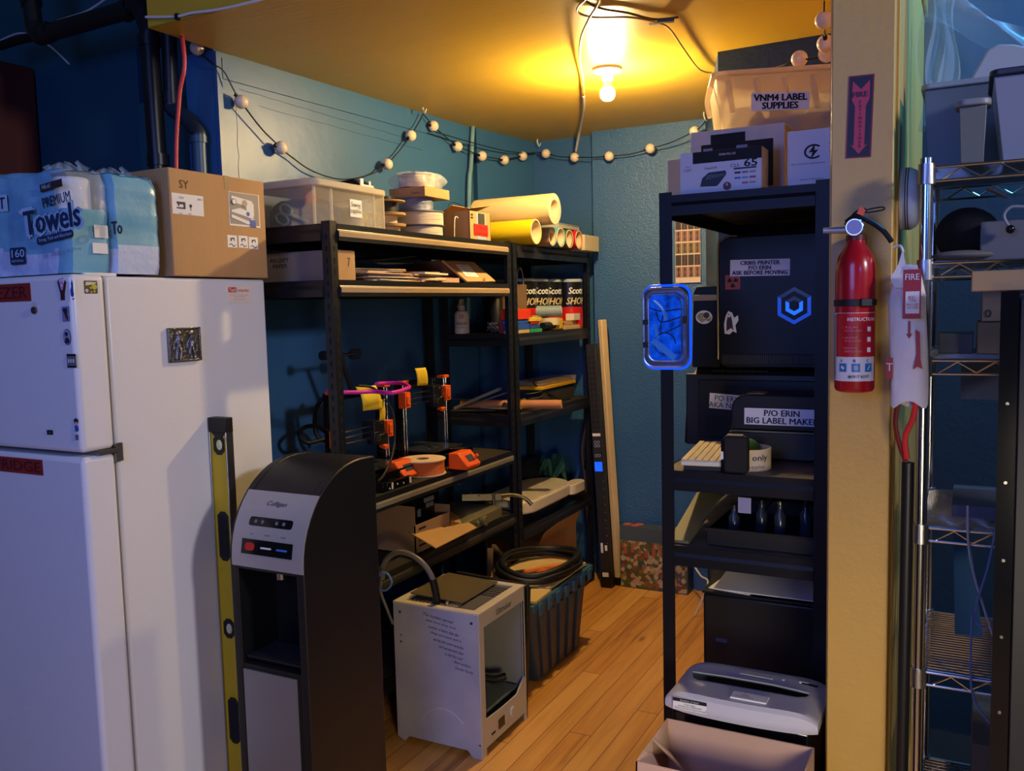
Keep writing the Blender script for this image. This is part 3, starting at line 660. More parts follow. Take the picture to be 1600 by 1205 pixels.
for dx, mm, w_, h in ((-.062, RED, .034, .022), (-.002, WHT, .038, .005), (.056, mat('button_blue', (60, 120, 200), .4), .038, .005)):
    L_, b_ = onp(.904, dx); L_ = tuple(Vector(L_)+Vector(b_[2])*.001); g = G(); poly2(g, rrect(-w_/2, w_/2, -h/2, h/2, h*.45), L_, None, .002, b_); mesh('button', g, mm, q)
mesh('front_panel', G().box(X0+.032, X1-.045, Y0-.002, Y0+.004, .02, .540), mat('dull_steel', (150, 148, 150), .36, .6), t)

# ================================================================== BLACK STEEL RACKS ON THE LEFT
BEAM = mat('rack_beam_paint', (30, 29, 30), .30, bump=.08, bscale=200)
SLOT = mat('slot_shadow', (6, 6, 7), .9)
DECK = mat('rack_deck', (40, 36, 34), .7)
def post(x, y, sx, sy, h, t, holes=True):
    g = G(); W_ = .036; th = .0025
    g.prism([(x, y), (x+sx*W_, y), (x+sx*W_, y+sy*th), (x+sx*th, y+sy*th), (x+sx*th, y+sy*W_), (x, y+sy*W_)], 'Z', 0, h)
    if holes:
        g.mi(1); k = int(h/.0381)
        for i in range(1, k):
            z = i*.0381+.012
            for kk in (0, 1):
                pts = circ(.0052, 8, cx=0, cy=.004)
                poly2(g, [(-.0045, .004), (-.002, -.010), (.002, -.010), (.0045, .004), (.0035, .008), (0, .0098), (-.0035, .008)], (x, y+sy*.018, z) if kk else (x+sx*.018, y, z), ('R' if sx < 0 else 'L') if kk else ('F' if sy > 0 else None), .0007, basis=None if (kk or sy > 0) else ((-1, 0, 0), (0, 0, 1), (0, 1, 0)))
    mesh('post', g, [BLK, SLOT], t, smooth=False)
    return
def rack(name, label, x0, x1, y0, y1, h, shelves, wire=(), holes=True, hf=None, thickbeam=.056, edge=None):
    t = thing(name, label, 'shelving', ((x0+x1)/2, (y0+y1)/2, 0))
    for x, sx in ((x0, 1), (x1, -1)):
        for y, sy in ((y0, 1), (y1, -1)): post(x, y, sx, sy, h if (hf is None or x == x0) else hf, t, holes)
    for i, z in enumerate(shelves):
        sh = mesh('shelf', G().box(x0+.006, x1-.006, y0+.006, y1-.006, z-.014, z-.001) if i not in wire else wiredeck(x0, x1, y0, y1, z), DECK if i not in wire else BLK, t, smooth=False)
        b = [(0, 0), (.004, 0), (.004, -.018), (.013, -.030), (.013, -.054), (0, -.054)]
        s_ = thickbeam/.054
        for x, d in ((x1, 1), (x0, -1)): mesh('beam', G().prism([(x+d*(p-.001)*.6, z+q*s_) for p, q in b], 'Y', y0+.036, y1-.036), BEAM, t, smooth=False)
        for y, d in ((y0, -1), (y1, 1)): mesh('beam', G().prism([(y+d*(p-.001)*.6, z+q*s_) for p, q in b], 'X', x0+.036, x1-.036), BEAM, t, smooth=False)
        if edge and i in edge: mesh('beam_strip', G().prism([(x1+.0055, z-.020*s_), (x1+.009, z-.026*s_), (x1+.009, z-.041*s_), (x1+.0055, z-.041*s_)], 'Y', y0+.037, y1-.037), edge[i], t, smooth=False)  # separate strip along the aisle beam, its tone set per shelf
    return t
def wiredeck(x0, x1, y0, y1, z):
    g = G()
    for i in range(24):
        y = y0+.02+(y1-y0-.04)*i/23; g.box(x0+.01, x1-.01, y-.002, y+.002, z-.006, z-.002)
    for i in range(4):
        x = x0+.05+(x1-x0-.1)*i/3; g.box(x-.003, x+.003, y0+.01, y1-.01, z-.012, z-.006)
    return g
EDG = mat('tan_strip', (150, 126, 96), .6); EDG2 = mat('grey_strip', (120, 112, 100), .6); EDG3 = mat('dark_strip', (52, 48, 44), .6)
RX0, RX1 = -2.335, -1.87
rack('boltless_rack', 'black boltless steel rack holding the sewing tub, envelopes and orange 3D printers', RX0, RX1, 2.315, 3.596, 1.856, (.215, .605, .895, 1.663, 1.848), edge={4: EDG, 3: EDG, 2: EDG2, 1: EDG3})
rack('boltless_rack', 'farther black steel rack with vinyl rolls on top, next to the room corner', RX0+.07, RX1, 3.616, 4.53, 1.852, (.10, .505, 1.052, 1.432, 1.842), wire=(1,))

TZ = 1.848
# ---- sewing supplies tub
t = thing('storage_tub', 'clear lidded plastic tub labelled Sewing supplies on the near rack top', 'storage box', (-2.10, 2.64, TZ))
x0, x1, y0, y1 = -2.275, -1.975, 2.37, 2.765
g = G()
zt = TZ+.148
g.box(x0, x1, y0, y0+.003, TZ, zt); g.box(x0, x1, y1-.003, y1, TZ, zt); g.box(x0, x0+.003, y0, y1, TZ, zt); g.box(x1-.003, x1, y0, y1, TZ, zt); g.box(x0, x1, y0, y1, TZ, TZ+.003)
mesh('tub_body', g, CLEAR, t, smooth=False)
g = G()
for x, y in ((x1, y0), (x1, y0+.09), (x1, y1-.06), (x1, y1), (x0, y0)): g.cyl((x-.002, y, TZ), (x-.002, y, zt), .0055, n=10)
split('corner_rib', g, cloudy('frosted_rib', (236, 226, 200), .35, .5, .35), t)
mesh('lid', G().prism(rrect(x0-.014, x1+.014, y0-.014, y1+.014, .03), 'Z', zt-.012, zt+.010).prism(rrect(x0+.01, x1-.01, y0+.01, y1-.01, .03), 'Z', zt+.010, zt+.018), cloudy('frosted_lid', (232, 222, 200), .12, .45, .4), t, bevel=.004)
p = panel('label_sheet', (-1.9740, 2.5950, 1.9250), 'R', .068, .062, PAPER, t)
text('Sewing\nsupplies', (-1.9720, 2.5930, 1.9250), 'R', .060, INK, p, h=.044, line=.9)
# contents seen through the walls: things inside the tub
c1 = mat('folded_blue_fabric', (58, 66, 104), .9, noise=.3, nscale=12, bump=.6, bscale=20)
def cloth_lump(name, x0_, x1_, y0_, y1_, z0_, z1_, m_, label, cat, group=None, sd=1):
    g = G(); cx, cy = (x0_+x1_)/2, (y0_+y1_)/2
    def fn(u, v):
        a = 2*PI*u; k = math.sin(PI*min(max(v, .0), 1)); r = abs(math.cos(a))**.0
        q = .55+.45*math.sin(PI/2*min(1, (1-v)*2.2)) if v > .55 else 1
        wv = 1+.05*math.sin(5*a+sd)+.03*math.sin(11*a+9*v)
        rx, ry = (x1_-x0_)/2*.93, (y1_-y0_)/2*.93
        ca, sa = math.cos(a), math.sin(a); s4 = (abs(ca)**4+abs(sa)**4)**-.25
        f = 0 if v >= 1 else q
        return (cx+rx*ca*s4*wv*f*.94, cy+ry*sa*s4*wv*f*.94, z0_+(z1_-z0_)*(v+.03*math.sin(7*a+sd)*(v > .2)*(v < .95)))
    g.grid(fn, 40, 12)
    return one(name, g, m_, label, cat, group)
cloth_lump('folded_fabric', x0+.02, x1-.03, y0+.03, y1-.14, TZ+.012, TZ+.115, c1, 'dark blue folded fabric inside the sewing tub', 'fabric')
cloth_lump('folded_fabric', x0+.03, x1-.03, y1-.13, y1-.012, TZ+.008, TZ+.10, mat('cream_fabric', (196, 182, 150), .9, bump=.5, bscale=25), 'cream folded fabric at the far end inside the sewing tub', 'fabric', sd=3)
g = G().sphere((x1-.045, y0+.018+.012, TZ+.10), .026, 16, (1, .8, .9))
one('yarn_ball', g, mat('red_yarn', (206, 66, 60), .9, bump=.8, bscale=90), 'red ball of yarn pressed inside the sewing tub corner', 'yarn')
t2 = thing('scissors', 'pale green handled scissors standing inside the sewing tub', 'scissors', (x1-.13, y0+.014, TZ+.012))
gs = mat('pale_green_plastic', (128, 166, 140), .5)
for k, (dx, dz) in enumerate(((-.008, .065), (-.028, .034))):
    g = G().tube([(x1-.13+dx+.034*math.cos(a*PI/5)*.8, y0+.014, TZ+dz+.018*math.sin(a*PI/5)+.012*math.cos(a*PI/5)*-.6) for a in range(10)], .004, 8, 3, closed=True)
    mesh('handle', g, gs, t2)
mesh('blades', G().bar((x1-.11, y0+.014, TZ+.045), (x1-.04, y0+.014, TZ+.018), .003, .010), gs, t2)
# black caddy on the tub lid, behind
g = G()
t = thing('black_tape_caddy', 'black box with white notched end resting on the tub lid far end', 'box', (-2.13, 2.72, zt+.019))
mesh('case', G().prism([(-2.25, zt+.019), (-2.02, zt+.019), (-2.02, zt+.030), (-2.05, zt+.052), (-2.25, zt+.040)], 'Y', 2.685, 2.76), BLKP, t, bevel=.002)
mesh('notched_end', G().box(-2.019, -2.014, 2.682, 2.762, zt+.019, zt+.030).box(-2.019, -2.014, 2.682, 2.70, zt+.030, zt+.050).box(-2.019, -2.014, 2.735, 2.745, zt+.03, zt+.045), WHT, t)

# ---- spools
def spool(name, label, c, r, h, flange, wire_m, group, hub=.35, fill=.86, clear=False, flm=CARD, th=.004):
    t = thing(name, label, 'spool', c, group)
    x, y, z = c
    for zz in (z, z+h-th): mesh('flange', G().ring((x, y, zz), (x, y, zz+th), r, r*.28), flm, t)
    mesh('winding', G().ring((x, y, z+th+.001), (x, y, z+h-th-.001), r*fill, r*.30, 32), wire_m, t)
    return t
SG = 'filament and wire spools stacked on the near rack'
WF = mat('white_filament', (226, 214, 194), .5, bump=.7, bscale=140, stretch=(.05, .05, 5))
SX = -2.06
# left stack of three card-flanged wire reels
xs, ys = -2.06, 2.905
z = TZ
for k, (lab, wm, rr) in enumerate((('bottom card flanged reel of the left spool stack', WF, .074), ('middle card flanged reel wound white, left spool stack', WF, .075), ('top card flanged reel with dark core, left spool stack', mat('dark_spool_core', (40, 36, 36), .5), .074))):
    hh = .042 if k < 2 else .052
    spool('wire_reel', lab, (xs, ys, z), rr, hh, 1, wm, SG, fill=.55 if k else .7, flm=mat('tan_board', (188, 152, 112), .7)); z += hh+.0012
one('round_case', G().cyl((xs-.02, ys, z), (xs-.02, ys, z+.016), .045), BLKP, 'flat black round lid on top of the left spool stack', 'case')
# right stack
xs, ys = -2.05, 3.13; z = TZ
for lab, rr, hh, wm in (('bottom white filament spool of the tall right stack', .095, .052, WF), ('second white filament spool of the tall right stack', .100, .058, WF)):
    spool('filament_spool', lab, (xs, ys, z), rr, hh, 1, wm, SG, fill=.96, flm=mat('grey_flange', (120, 118, 120), .5), th=.003); z += hh+.0012
spool('filament_spool', 'silver blue filament spool under the cardboard tray', (xs-.01, ys-.02, z), .083, .052, 1, mat('silver_filament', (124, 132, 160), .25, .3, bump=.4, bscale=120, stretch=(.05, .05, 5)), SG, fill=.9, flm=mat('grey_flange', 0), th=.003); z += .0532
t = thing('shallow_carton', 'shallow cardboard tray box laid across the right spool stack', 'box', (xs, ys, z))
mesh('tray', G().box(xs-.09, xs+.085, ys-.09, ys+.10, z, z+.040), CARD, t, bevel=.002)
mesh('side_slot', G().box(xs+.02, xs+.06, ys-.0915, ys-.09, z+.012, z+.018), CARDD, t)
z += .0412
t = thing('bagged_spool', 'white filament spool in a clear knotted bag topping the stack', 'spool', (xs-.01, ys, z), SG)
mesh('winding', G().lathe([(.074, .004), (.078, .010), (.078, .050), (.074, .056)], (xs-.01, ys, z)), WF, t)
mesh('flange', G().ring((xs-.01, ys, z+.056), (xs-.01, ys, z+.060), .08, .025), WHT, t)
def bagf(u, v):
    a = 2*PI*u; r = (.088+.006*math.sin(7*a+4*v)+.003*math.sin(17*a))*(1 if v < .75 else math.cos((v-.75)*5))
    r += .035*max(0, math.cos(a-.9))**8*math.sin(PI*v) + .03*max(0, math.cos(a-3.9))**8*math.sin(PI*v)
    return (xs-.01+r*math.cos(a), ys+r*math.sin(a), z+.003+.068*v+.004*math.sin(5*a)*v)
mesh('bag', G().grid(bagf, 60, 14), FILM, t)
def tailf(u, v): return (xs+.02+.01*math.sin(9*u), ys+.09+.05*u, z+.02+.04*(v-.5)*(1-.3*u)+.005*math.sin(12*u+6*v))
mesh('bag_tail', G().grid(tailf, 8, 8), FILM, t)

# ---- original switches carton
t = thing('open_carton', 'small open cardboard carton with red Original Switches label', 'box', (-2.01, 3.50, TZ))
x0, x1, y0, y1 = -2.09, -1.955, 3.375, 3.565; h = .135
g = G().box(x0, x1, y0, y0+.003, TZ, TZ+h).box(x0, x1, y1-.003, y1, TZ, TZ+h).box(x0, x0+.003, y0, y1, TZ, TZ+h).box(x1-.003, x1, y0, y1, TZ, TZ+h).box(x0, x1, y0, y1, TZ, TZ+.003)
cb = mesh('carton', g, CARD, t, smooth=False)
mesh('flap', G().obox((x0+.02, (y0+y1)/2, TZ+h+.016), .06, y1-y0-.01, .003, 0, 0, -.45), CARD, t)
mesh('flap', G().obox((x1-.035, (y0+y1)/2+.01, TZ+h+.014), .08, y1-y0-.01, .003, 0, .15, -.28), CARD, t)
c = (x1+.001, (y0+y1)/2+.01, TZ+.06)
p = panel('window_label', (x1+.0005, c[1]-.005, TZ+.098), 'R', .085, .066, mat('label_blue_grey', (150, 164, 190), .5), cb)
panel('window_dark', (x1+.0014, c[1]-.002, TZ+.098), 'R', .058, .062, mat('window_dark', (52, 54, 50), .4), cb)
p = panel('red_label', (x1+.0024, c[1]-.008, TZ+.055), 'R', .125, .050, RED, cb)
text('Original\nSwitches', (x1+.0034, c[1]-.008, TZ+.055), 'R', .108, mat('dark_red_ink', 0), p, h=.042)
p = panel('tape', (x1+.0008, c[1]-.002, TZ+.015), 'R', .085, .026, mat('label_blue_grey', 0), cb)
for dz in (.118, .105): panel('print_mark', (x1+.0008, y0+.02, TZ+dz), 'R', .018, .007, INK, cb)
mesh('carry_wire', G().tube([(x0+.02, y0-.01, TZ+h-.01), (x0+.03, y0+.03, TZ+h+.045), (x1-.03, y0+.06, TZ+h+.01)], .0015, 6), BLKM, t)
one('white_hook', G().tube([(-1.99, 3.30, TZ), (-1.985, 3.30, TZ+.09), (-1.985, 3.315, TZ+.105), (-1.985, 3.328, TZ+.10)], .0022, 8), WHT, 'thin white wire standing left of the switches carton', 'wire')

# ---- vinyl rolls on the far rack (axes across the rack, ends towards the aisle)
def roll(name, label, y, z, r, xa, xb, m_, wall, group='vinyl rolls on the far rack', core=None, cat='roll'):
    t = thing(name, label, cat, ((xa+xb)/2, y, z-r), group)
    mesh('sheet', G().ring((xa, y, z), (xb, y, z), r, r-wall, 36), m_, t)
    mesh('end_face', G().ring((xb, y, z), (xb+.0015, y, z), r-.0005, r-wall, 36), mat('cream_core', (214, 190, 156), .7), t)
    mesh('core', G().ring((xa+.002, y, z), (xb-.004, y, z), r-wall-.0002, r-wall-.003, 28), mat('cream_core', 0), t)
    return t
VZ = 1.8435
roll('vinyl_roll', 'thick cream and gold vinyl roll lying on the yellow roll', 3.81, VZ+.168, .072, -2.16, -1.745, mat('cream_vinyl', (214, 190, 132), .35), .030)
roll('vinyl_roll', 'bright yellow vinyl roll beside the switches carton', 3.72, VZ+.060, .058, -2.16, -1.80, mat('yellow_vinyl', (214, 184, 22), .28), .007)
roll('vinyl_roll', 'brown paper tube roll between the yellow and blue rolls', 3.90, VZ+.048, .045, -2.16, -1.80, mat('tan_tube', (178, 142, 104), .7), .006)
roll('vinyl_roll', 'blue vinyl roll in the row of rolls', 4.00, VZ+.050, .048, -2.16, -1.80, mat('sky_vinyl', (74, 156, 190), .4), .006)
roll('vinyl_roll', 'green vinyl roll between the blue and red rolls', 4.105, VZ+.048, .046, -2.16, -1.80, mat('green_vinyl', (54, 92, 60), .4), .006)
roll('vinyl_roll', 'red vinyl roll at the far end of the row', 4.225, VZ+.050, .048, -2.16, -1.80, mat('red_vinyl', (190, 22, 40), .35), .006)
one('clear_case', G().box(-2.10, -1.82, 4.02, 4.28, VZ+.1, VZ+.118).box(-2.10, -1.82, 4.02, 4.28, VZ+.120, VZ+.124), mat('hazy_plastic', (176, 176, 168), .3, alpha=.8), 'flat hazy plastic case lying on the blue and red rolls', 'case', bevel=.002)
one('cream_flat_box', G().box(-2.18, -1.90, 3.95, 4.20, VZ+.126, VZ+.158), mat('cream_board', (206, 190, 156), .7), 'flat cream box on the hazy case behind the gold roll', 'box', bevel=.002)
one('white_carton', G().box(-2.05, -1.80, 4.30, 4.50, VZ, VZ+.082), mat('cream_board', 0), 'plain cream carton at the end of the vinyl rolls', 'box', bevel=.002)

# ================================================================== second shelf, near rack
Z2 = 1.663
t = thing('receipt_carton', 'long low cardboard box marked RECEIPT paper on the second shelf', 'box', (-2.08, 2.5, Z2))
bx = mesh('carton', G().box(-2.33, -1.90, 2.36, 2.475, Z2, Z2+.102), mat('cardboard_grey_tan', (150, 128, 108), .8, noise=.1, nscale=6), t, bevel=.002)
bx2 = mesh('end_panel', G().box(-1.90, -1.896, 2.36, 2.475, Z2, Z2+.100), CARD, t)
text('RECEIPT\nPAPER', (-2.13, 2.3595, Z2+.066), 'F', .085, gi, bx, h=.034, shear=.1)
text('shipping\nlabels & envelopes\nand more', (-2.25, 2.3595, Z2+.045), 'F', .11, gi, bx, h=.04, shear=.2)
text('7', (-1.8955, 2.44, Z2+.062), 'R', .014, gi, bx2, h=.03)
# envelopes
def flat_stack(n, x, y, z, lx, ly, mats_, group, names, tmax=.006, cat='envelope', nm='envelope', jit=.03):
    for i in range(n):
        th = random.uniform(.002, tmax); r = random.uniform(-.25, .25)
        dx, dy = random.uniform(-jit, jit), random.uniform(-jit, jit)
        g = G(); g.obox((x+dx, y+dy, z+th/2), lx*random.uniform(.88, 1.05), ly*random.uniform(.88, 1.05), th, r, 0)
        one(nm, g, mats_[i % len(mats_)], names[i] if i < len(names) else names[-1], cat, group, smooth=False)
        z += th+.0006
    return z
env = [mat('kraft_envelope', (196, 164, 118), .8), mat('white_envelope', (222, 214, 196), .7), mat('pink_envelope', (196, 156, 132), .75)]
zz = flat_stack(13, -2.03, 2.70, Z2, .24, .30, env, 'envelopes in the messy pile', ['envelope in the messy left pile beside the receipt box'])
g = G()
one('plastic_folder', G().obox((-2.06, 2.74, zz+.022), .30, .24, .003, .1, .05, .02).obox((-1.93, 2.72, zz+.024), .04, .22, .003, .1, .05, .25), BLKP, 'thin black folder sheets tilted on the envelope pile', 'folder')
one('plastic_folder', G().obox((-2.06, 2.80, zz+.046), .24, .24, .0025, -.15, .10, .05), mat('smoke_film', (60, 56, 52), .3), 'topmost dark glossy sheet over the envelope pile', 'folder')
flat_stack(7, -2.01, 2.98, Z2, .20, .24, [env[2], env[0], env[1]], 'mailers in the second pile', ['pinkish mailer in the pile beside the tilted brown carton'], .008, 'mailer', 'paper_mailer')
one('paper_mailer', G().obox((-1.98, 3.12, Z2+.011), .12, .20, .022, .05), mat('pink_envelope', 0), 'thick pinkish padded mailer in front of the brown carton', 'mailer', smooth=False)
# tilted brown carton
t = thing('tilted_carton', 'brown cardboard mailer box lying with its slotted lid end tilted out', 'box', (-2.02, 3.36, Z2))
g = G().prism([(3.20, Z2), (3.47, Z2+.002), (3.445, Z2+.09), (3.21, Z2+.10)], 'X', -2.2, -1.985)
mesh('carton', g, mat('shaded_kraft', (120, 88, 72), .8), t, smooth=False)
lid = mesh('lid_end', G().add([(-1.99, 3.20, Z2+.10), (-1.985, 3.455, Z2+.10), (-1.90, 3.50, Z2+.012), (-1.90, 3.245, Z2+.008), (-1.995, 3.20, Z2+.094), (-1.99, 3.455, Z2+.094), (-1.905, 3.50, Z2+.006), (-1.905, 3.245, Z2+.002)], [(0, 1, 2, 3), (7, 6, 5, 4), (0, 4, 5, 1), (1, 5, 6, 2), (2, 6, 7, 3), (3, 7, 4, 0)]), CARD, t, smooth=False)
bs = ((0, 1, 0), tuple(Vector((-.087, 0, .09)).normalized()), tuple(Vector((.09, 0, .087)).normalized()))
p = panel('shipping_label', (-1.944, 3.325, Z2+.056), None, .11, .075, PAPER, lid, d=.001, basis=bs)
for k in range(4):
    cc = Vector((-1.9428, 3.33, Z2+.0573))+Vector(bs[1])*(.024-.015*k); text('PARCEL  0414', tuple(cc), None, .072, INK, p, h=.007, basis=bs)
mesh('notch', G().sphere((-1.903, 3.40, Z2+.016), .012, 12, (.25, 1, 1)), CARDD, t)

# ================================================================== far rack, second shelf (z 1.432)
Z3 = 1.432
t = thing('paper_gift_bag', 'brown kraft paper bag with cord handle beside the shop towels', 'bag', (-2.02, 3.87, Z3))
g = G().prism([(-2.10, 3.82), (-1.96, 3.82), (-1.96, 3.92), (-2.10, 3.92)], 'Z', Z3, Z3+.21)
mesh('bag', G().box(-2.09, -2.088, 3.80, 3.93, Z3, Z3+.235).box(-1.962, -1.96, 3.80, 3.93, Z3, Z3+.235).box(-2.09, -1.96, 3.80, 3.802, Z3, Z3+.235).box(-2.09, -1.96, 3.928, 3.93, Z3, Z3+.235).box(-2.09, -1.96, 3.8, 3.93, Z3, Z3+.002), DKCARD, t, smooth=False)
mesh('handle', G().tube([(-1.962, 3.83, Z3+.23), (-1.962, 3.838, Z3+.29), (-1.962, 3.865, Z3+.315), (-1.962, 3.892, Z3+.29), (-1.962, 3.90, Z3+.23)], .0028, 8), mat('cord_grey', (130, 124, 118), .7), t)
ST = 'shop towel rolls on the far rack'
tw_black = mat('towel_label_black', (22, 20, 22), .3); tw_red = mat('towel_label_red', (186, 30, 26), .3)
def shop_towel(x, y, label):
    t = thing('shop_towel_roll', label, 'paper towels', (x, y, Z3), ST)
    r = .068
    mesh('towel', G().lathe([(.02, 0), (r-.008, 0), (r-.001, .008), (r-.001, .262), (r-.010, .268), (.02, .268)], (x, y, Z3), n=32), mat('towel_blue_grey', (176, 184, 190), .6), t)
    n = 32; g = G()
    for k, (z0, z1) in enumerate(((.004, .118), (.118, .252))):
        g.mi(k)
        for i in range(n):
            a, b = 2*PI*i/n, 2*PI*(i+1)/n
            g.add([(x+(r+.0006)*math.cos(q), y+(r+.0006)*math.sin(q), Z3+zz) for q, zz in ((a, z0), (b, z0), (b, z1), (a, z1))], [(0, 1, 2, 3)])
    lb = mesh('printed_wrap', g, [tw_red, tw_black], t)
    a0 = -.62
    b_ = lambda a: ((-math.sin(a), math.cos(a), 0), (0, 0, 1), (math.cos(a), math.sin(a), 0))
    for s, zz, h_, mm, sh in (('Scott', .205, .034, PAPER, .2), ('SHOP', .150, .036, mat('label_gold', (206, 186, 140), .5), .3)):
        o = text(s, (0, 0, 0), None, .115 if s == 'SHOP' else .09, mm, lb, h=h_, bold=.03, shear=sh, basis=((1, 0, 0), (0, 0, 1), (0, -1, 0)))
        off = Vector(ROOT[o.name])
        for v in o.data.vertices:
            p = v.co+off; a = a0+p.x/r; v.co = Vector((x+(r+.0016)*math.cos(a), y+(r+.0016)*math.sin(a), Z3+zz+p.z))-off
    return t
for k, (x, y, lab) in enumerate(((-2.02, 4.01, 'shop towel roll right behind the brown bag'), (-2.015, 4.15, 'second shop towel roll from the brown bag'), (-2.005, 4.29, 'third shop towel roll from the brown bag'), (-1.945, 4.43, 'nearest the wall, the brightest shop towel roll'), (-2.17, 4.09, 'shop towel roll in the back row behind the grey roll'), (-2.165, 4.36, 'shop towel roll in the back row by the corner'))): shop_towel(x, y, lab)
roll('grey_vinyl_roll', 'grey blue vinyl roll leaning before the shop towels', 3.98, Z3+.09, .028, -2.10, -1.835, mat('grey_blue_vinyl', (124, 140, 146), .5), .008, None, cat='roll')
rr_ = bpy.data.objects[[o.name for o in COL.objects if o.name.startswith('grey_vinyl_roll')][-1]]
if 'group' in rr_: del rr_['group']
rr_.rotation_euler = (0, 0, .75); rr_.location = (-1.965, 4.035, Z3+.072)
g = G()
one('masking_tape', G().ring((-1.93, 3.935, Z3+.022+.03), (-1.90, 3.935, Z3+.022+.03), .030, .019), mat('tan_tape', (150, 130, 90), .5), 'small roll of tan tape standing under the grey roll', 'tape')
one('white_tape_roll', G().ring((-1.90, 4.06, Z3+.03), (-1.90, 4.06, Z3+.066), .052, .035), mat('cream_tape', (206, 188, 146), .5), 'flat cream roll of tape in front of the grey roll', 'tape')
# tape measure / driver in yellow and black
t = thing('yellow_driver', 'yellow and black power screwdriver lying at the shelf edge', 'tool', (-1.885, 4.06, Z3))
mesh('handle', G().cyl((-1.882, 3.94, Z3+.026), (-1.882, 4.07, Z3+.030), .019), BLKP, t)
mesh('head', G().box(-1.905, -1.862, 4.07, 4.15, Z3+.004, Z3+.062), mat('tool_yellow', (228, 176, 20), .4), t, bevel=.008)
mesh('chuck', G().cyl((-1.882, 4.15, Z3+.032), (-1.882, 4.19, Z3+.032), .012, .007), BLKP, t)
BR = 'small colored boxes piled at the shelf edge'
for k, (x0, y0, lx, ly, z0, h_, m_, lab) in enumerate((
    (-1.935, 3.63, .055, .16, .0, .016, mat('tan_note', (196, 164, 110), .6), 'tan pad at the bottom of the coloured box pile'),
    (-1.94, 3.64, .06, .15, .018, .028, BLUE, 'lower blue box of the coloured box pile'),
    (-1.945, 3.635, .06, .15, .048, .016, mat('royal_blue', (52, 92, 190), .5), 'upper blue box of the coloured box pile'),
    (-1.955, 3.64, .075, .17, .066, .048, mat('red_orange_box', (226, 58, 24), .5), 'red orange box topping the coloured box pile'),
    (-1.915, 3.80, .045, .11, .0, .018, GREEN, 'green box beside the blue boxes at the shelf edge'),
    (-1.92, 3.80, .045, .10, .020, .016, mat('small_blue_box', (40, 76, 160), .5), 'small blue box stacked on the green one'),
    (-1.92, 3.80, .045, .09, .038, .014, mat('dark_red_box', (150, 30, 30), .5), 'dark red box between the blue and yellow ones'),
    (-1.92, 3.79, .045, .13, .054, .018, mat('yellow_box', (226, 192, 60), .5), 'yellow box on top of the small pile'),
    (-1.97, 4.20, .09, .24, .0, .022, mat('cream_box', (206, 176, 128), .6), 'long cream box lying at the far shelf edge'),
    (-1.975, 4.22, .08, .20, .024, .020, mat('orange_tan_box', (196, 150, 100), .6), 'tan packet lying on the long cream box'),
    (-1.93, 4.33, .05, .12, .046, .036, mat('white_box_card', (214, 206, 190), .6), 'white barcode card leaning before the last towel roll'))):
    one('small_box', G().box(x0, x0+lx, y0, y0+ly, Z3+z0, Z3+z0+h_), m_, lab, 'box', BR if k < 4 else None, bevel=.0015)
# bottle, red bag and dark jar seen through the near rack
t = thing('spray_bottle', 'white squeeze bottle with orange mark on its label', 'bottle', (-2.03, 3.66, Z3))
xb, yb = -2.1780, 3.66
mesh('bottle', G().lathe([(.022, 0), (.036, .004), (.036, .095), (.030, .108), (.016, .116)], (xb, yb, Z3)), mat('translucent_white', (214, 200, 190), .35), t)
mesh('cap', G().lathe([(.017, .116), (.017, .140), (.010, .142)], (xb, yb, Z3)), mat('hazy_cap', (170, 160, 152), .3), t)
mesh('nozzle', G().box(xb-.006, xb+.008, yb-.012, yb+.012, Z3+.142, Z3+.168).obox((xb-.012, yb, Z3+.148), .004, .01, .05, 0, 0, .5), mat('hazy_cap', 0), t, bevel=.002)
def wrap_text(s, zz, w_, h_, mm, par, cx, cy, r, a0, z00):
    o = text(s, (0, 0, 0), None, w_, mm, par, h=h_, bold=.01, basis=((1, 0, 0), (0, 0, 1), (0, -1, 0))); off = Vector(ROOT[o.name])
    for v in o.data.vertices:
        p = v.co+off; a = a0+p.x/r; v.co = Vector((cx+(r+.0012)*math.cos(a), cy+(r+.0012)*math.sin(a), z00+zz+p.z))-off
bo = bpy.data.objects['bottle']
wrap_text('WHOOSH', .052, .055, .014, INK, bo, xb, yb, .036, -1.1, Z3); wrap_text('screen cleaner', .034, .04, .006, gi, bo, xb, yb, .036, -1.1, Z3)
wrap_text('o', .086, .020, .020, mat('orange_ink', 0), bo, xb, yb, .0358, -1.1, Z3)
t = thing('red_cloth_pouch', 'crumpled dull red pouch beside the dark jar', 'pouch', (-1.95, 3.70, Z3))
def pf(u, v):
    a = 2*PI*u; r = (.042+.010*math.sin(3*a+v*3)+.004*math.sin(8*a))*(1-v*.55)
    return (-1.95+r*math.cos(a), 3.70+r*1.2*math.sin(a), Z3+.002+.115*v)
mesh('pouch', G().grid(pf, 30, 10), mat('dull_red_cloth', (150, 56, 44), .8), t)
one('dark_jar', G().lathe([(.03, 0), (.034, .004), (.034, .16), (.028, .17)], (-2.06, 3.79, Z3)), BLKP, 'tall dark jar behind the red pouch', 'jar')
one('tangled_cable', G().tube([(-2.00+.03*math.cos(i*1.9), 3.655+.02*math.sin(i*2.3), Z3+.006+.05*abs(math.sin(i*1.3))) for i in range(22)], .0025, 6, 5), mat('grey_cable', (92, 92, 96), .5), 'small tangle of grey cable left of the red pouch', 'cable')

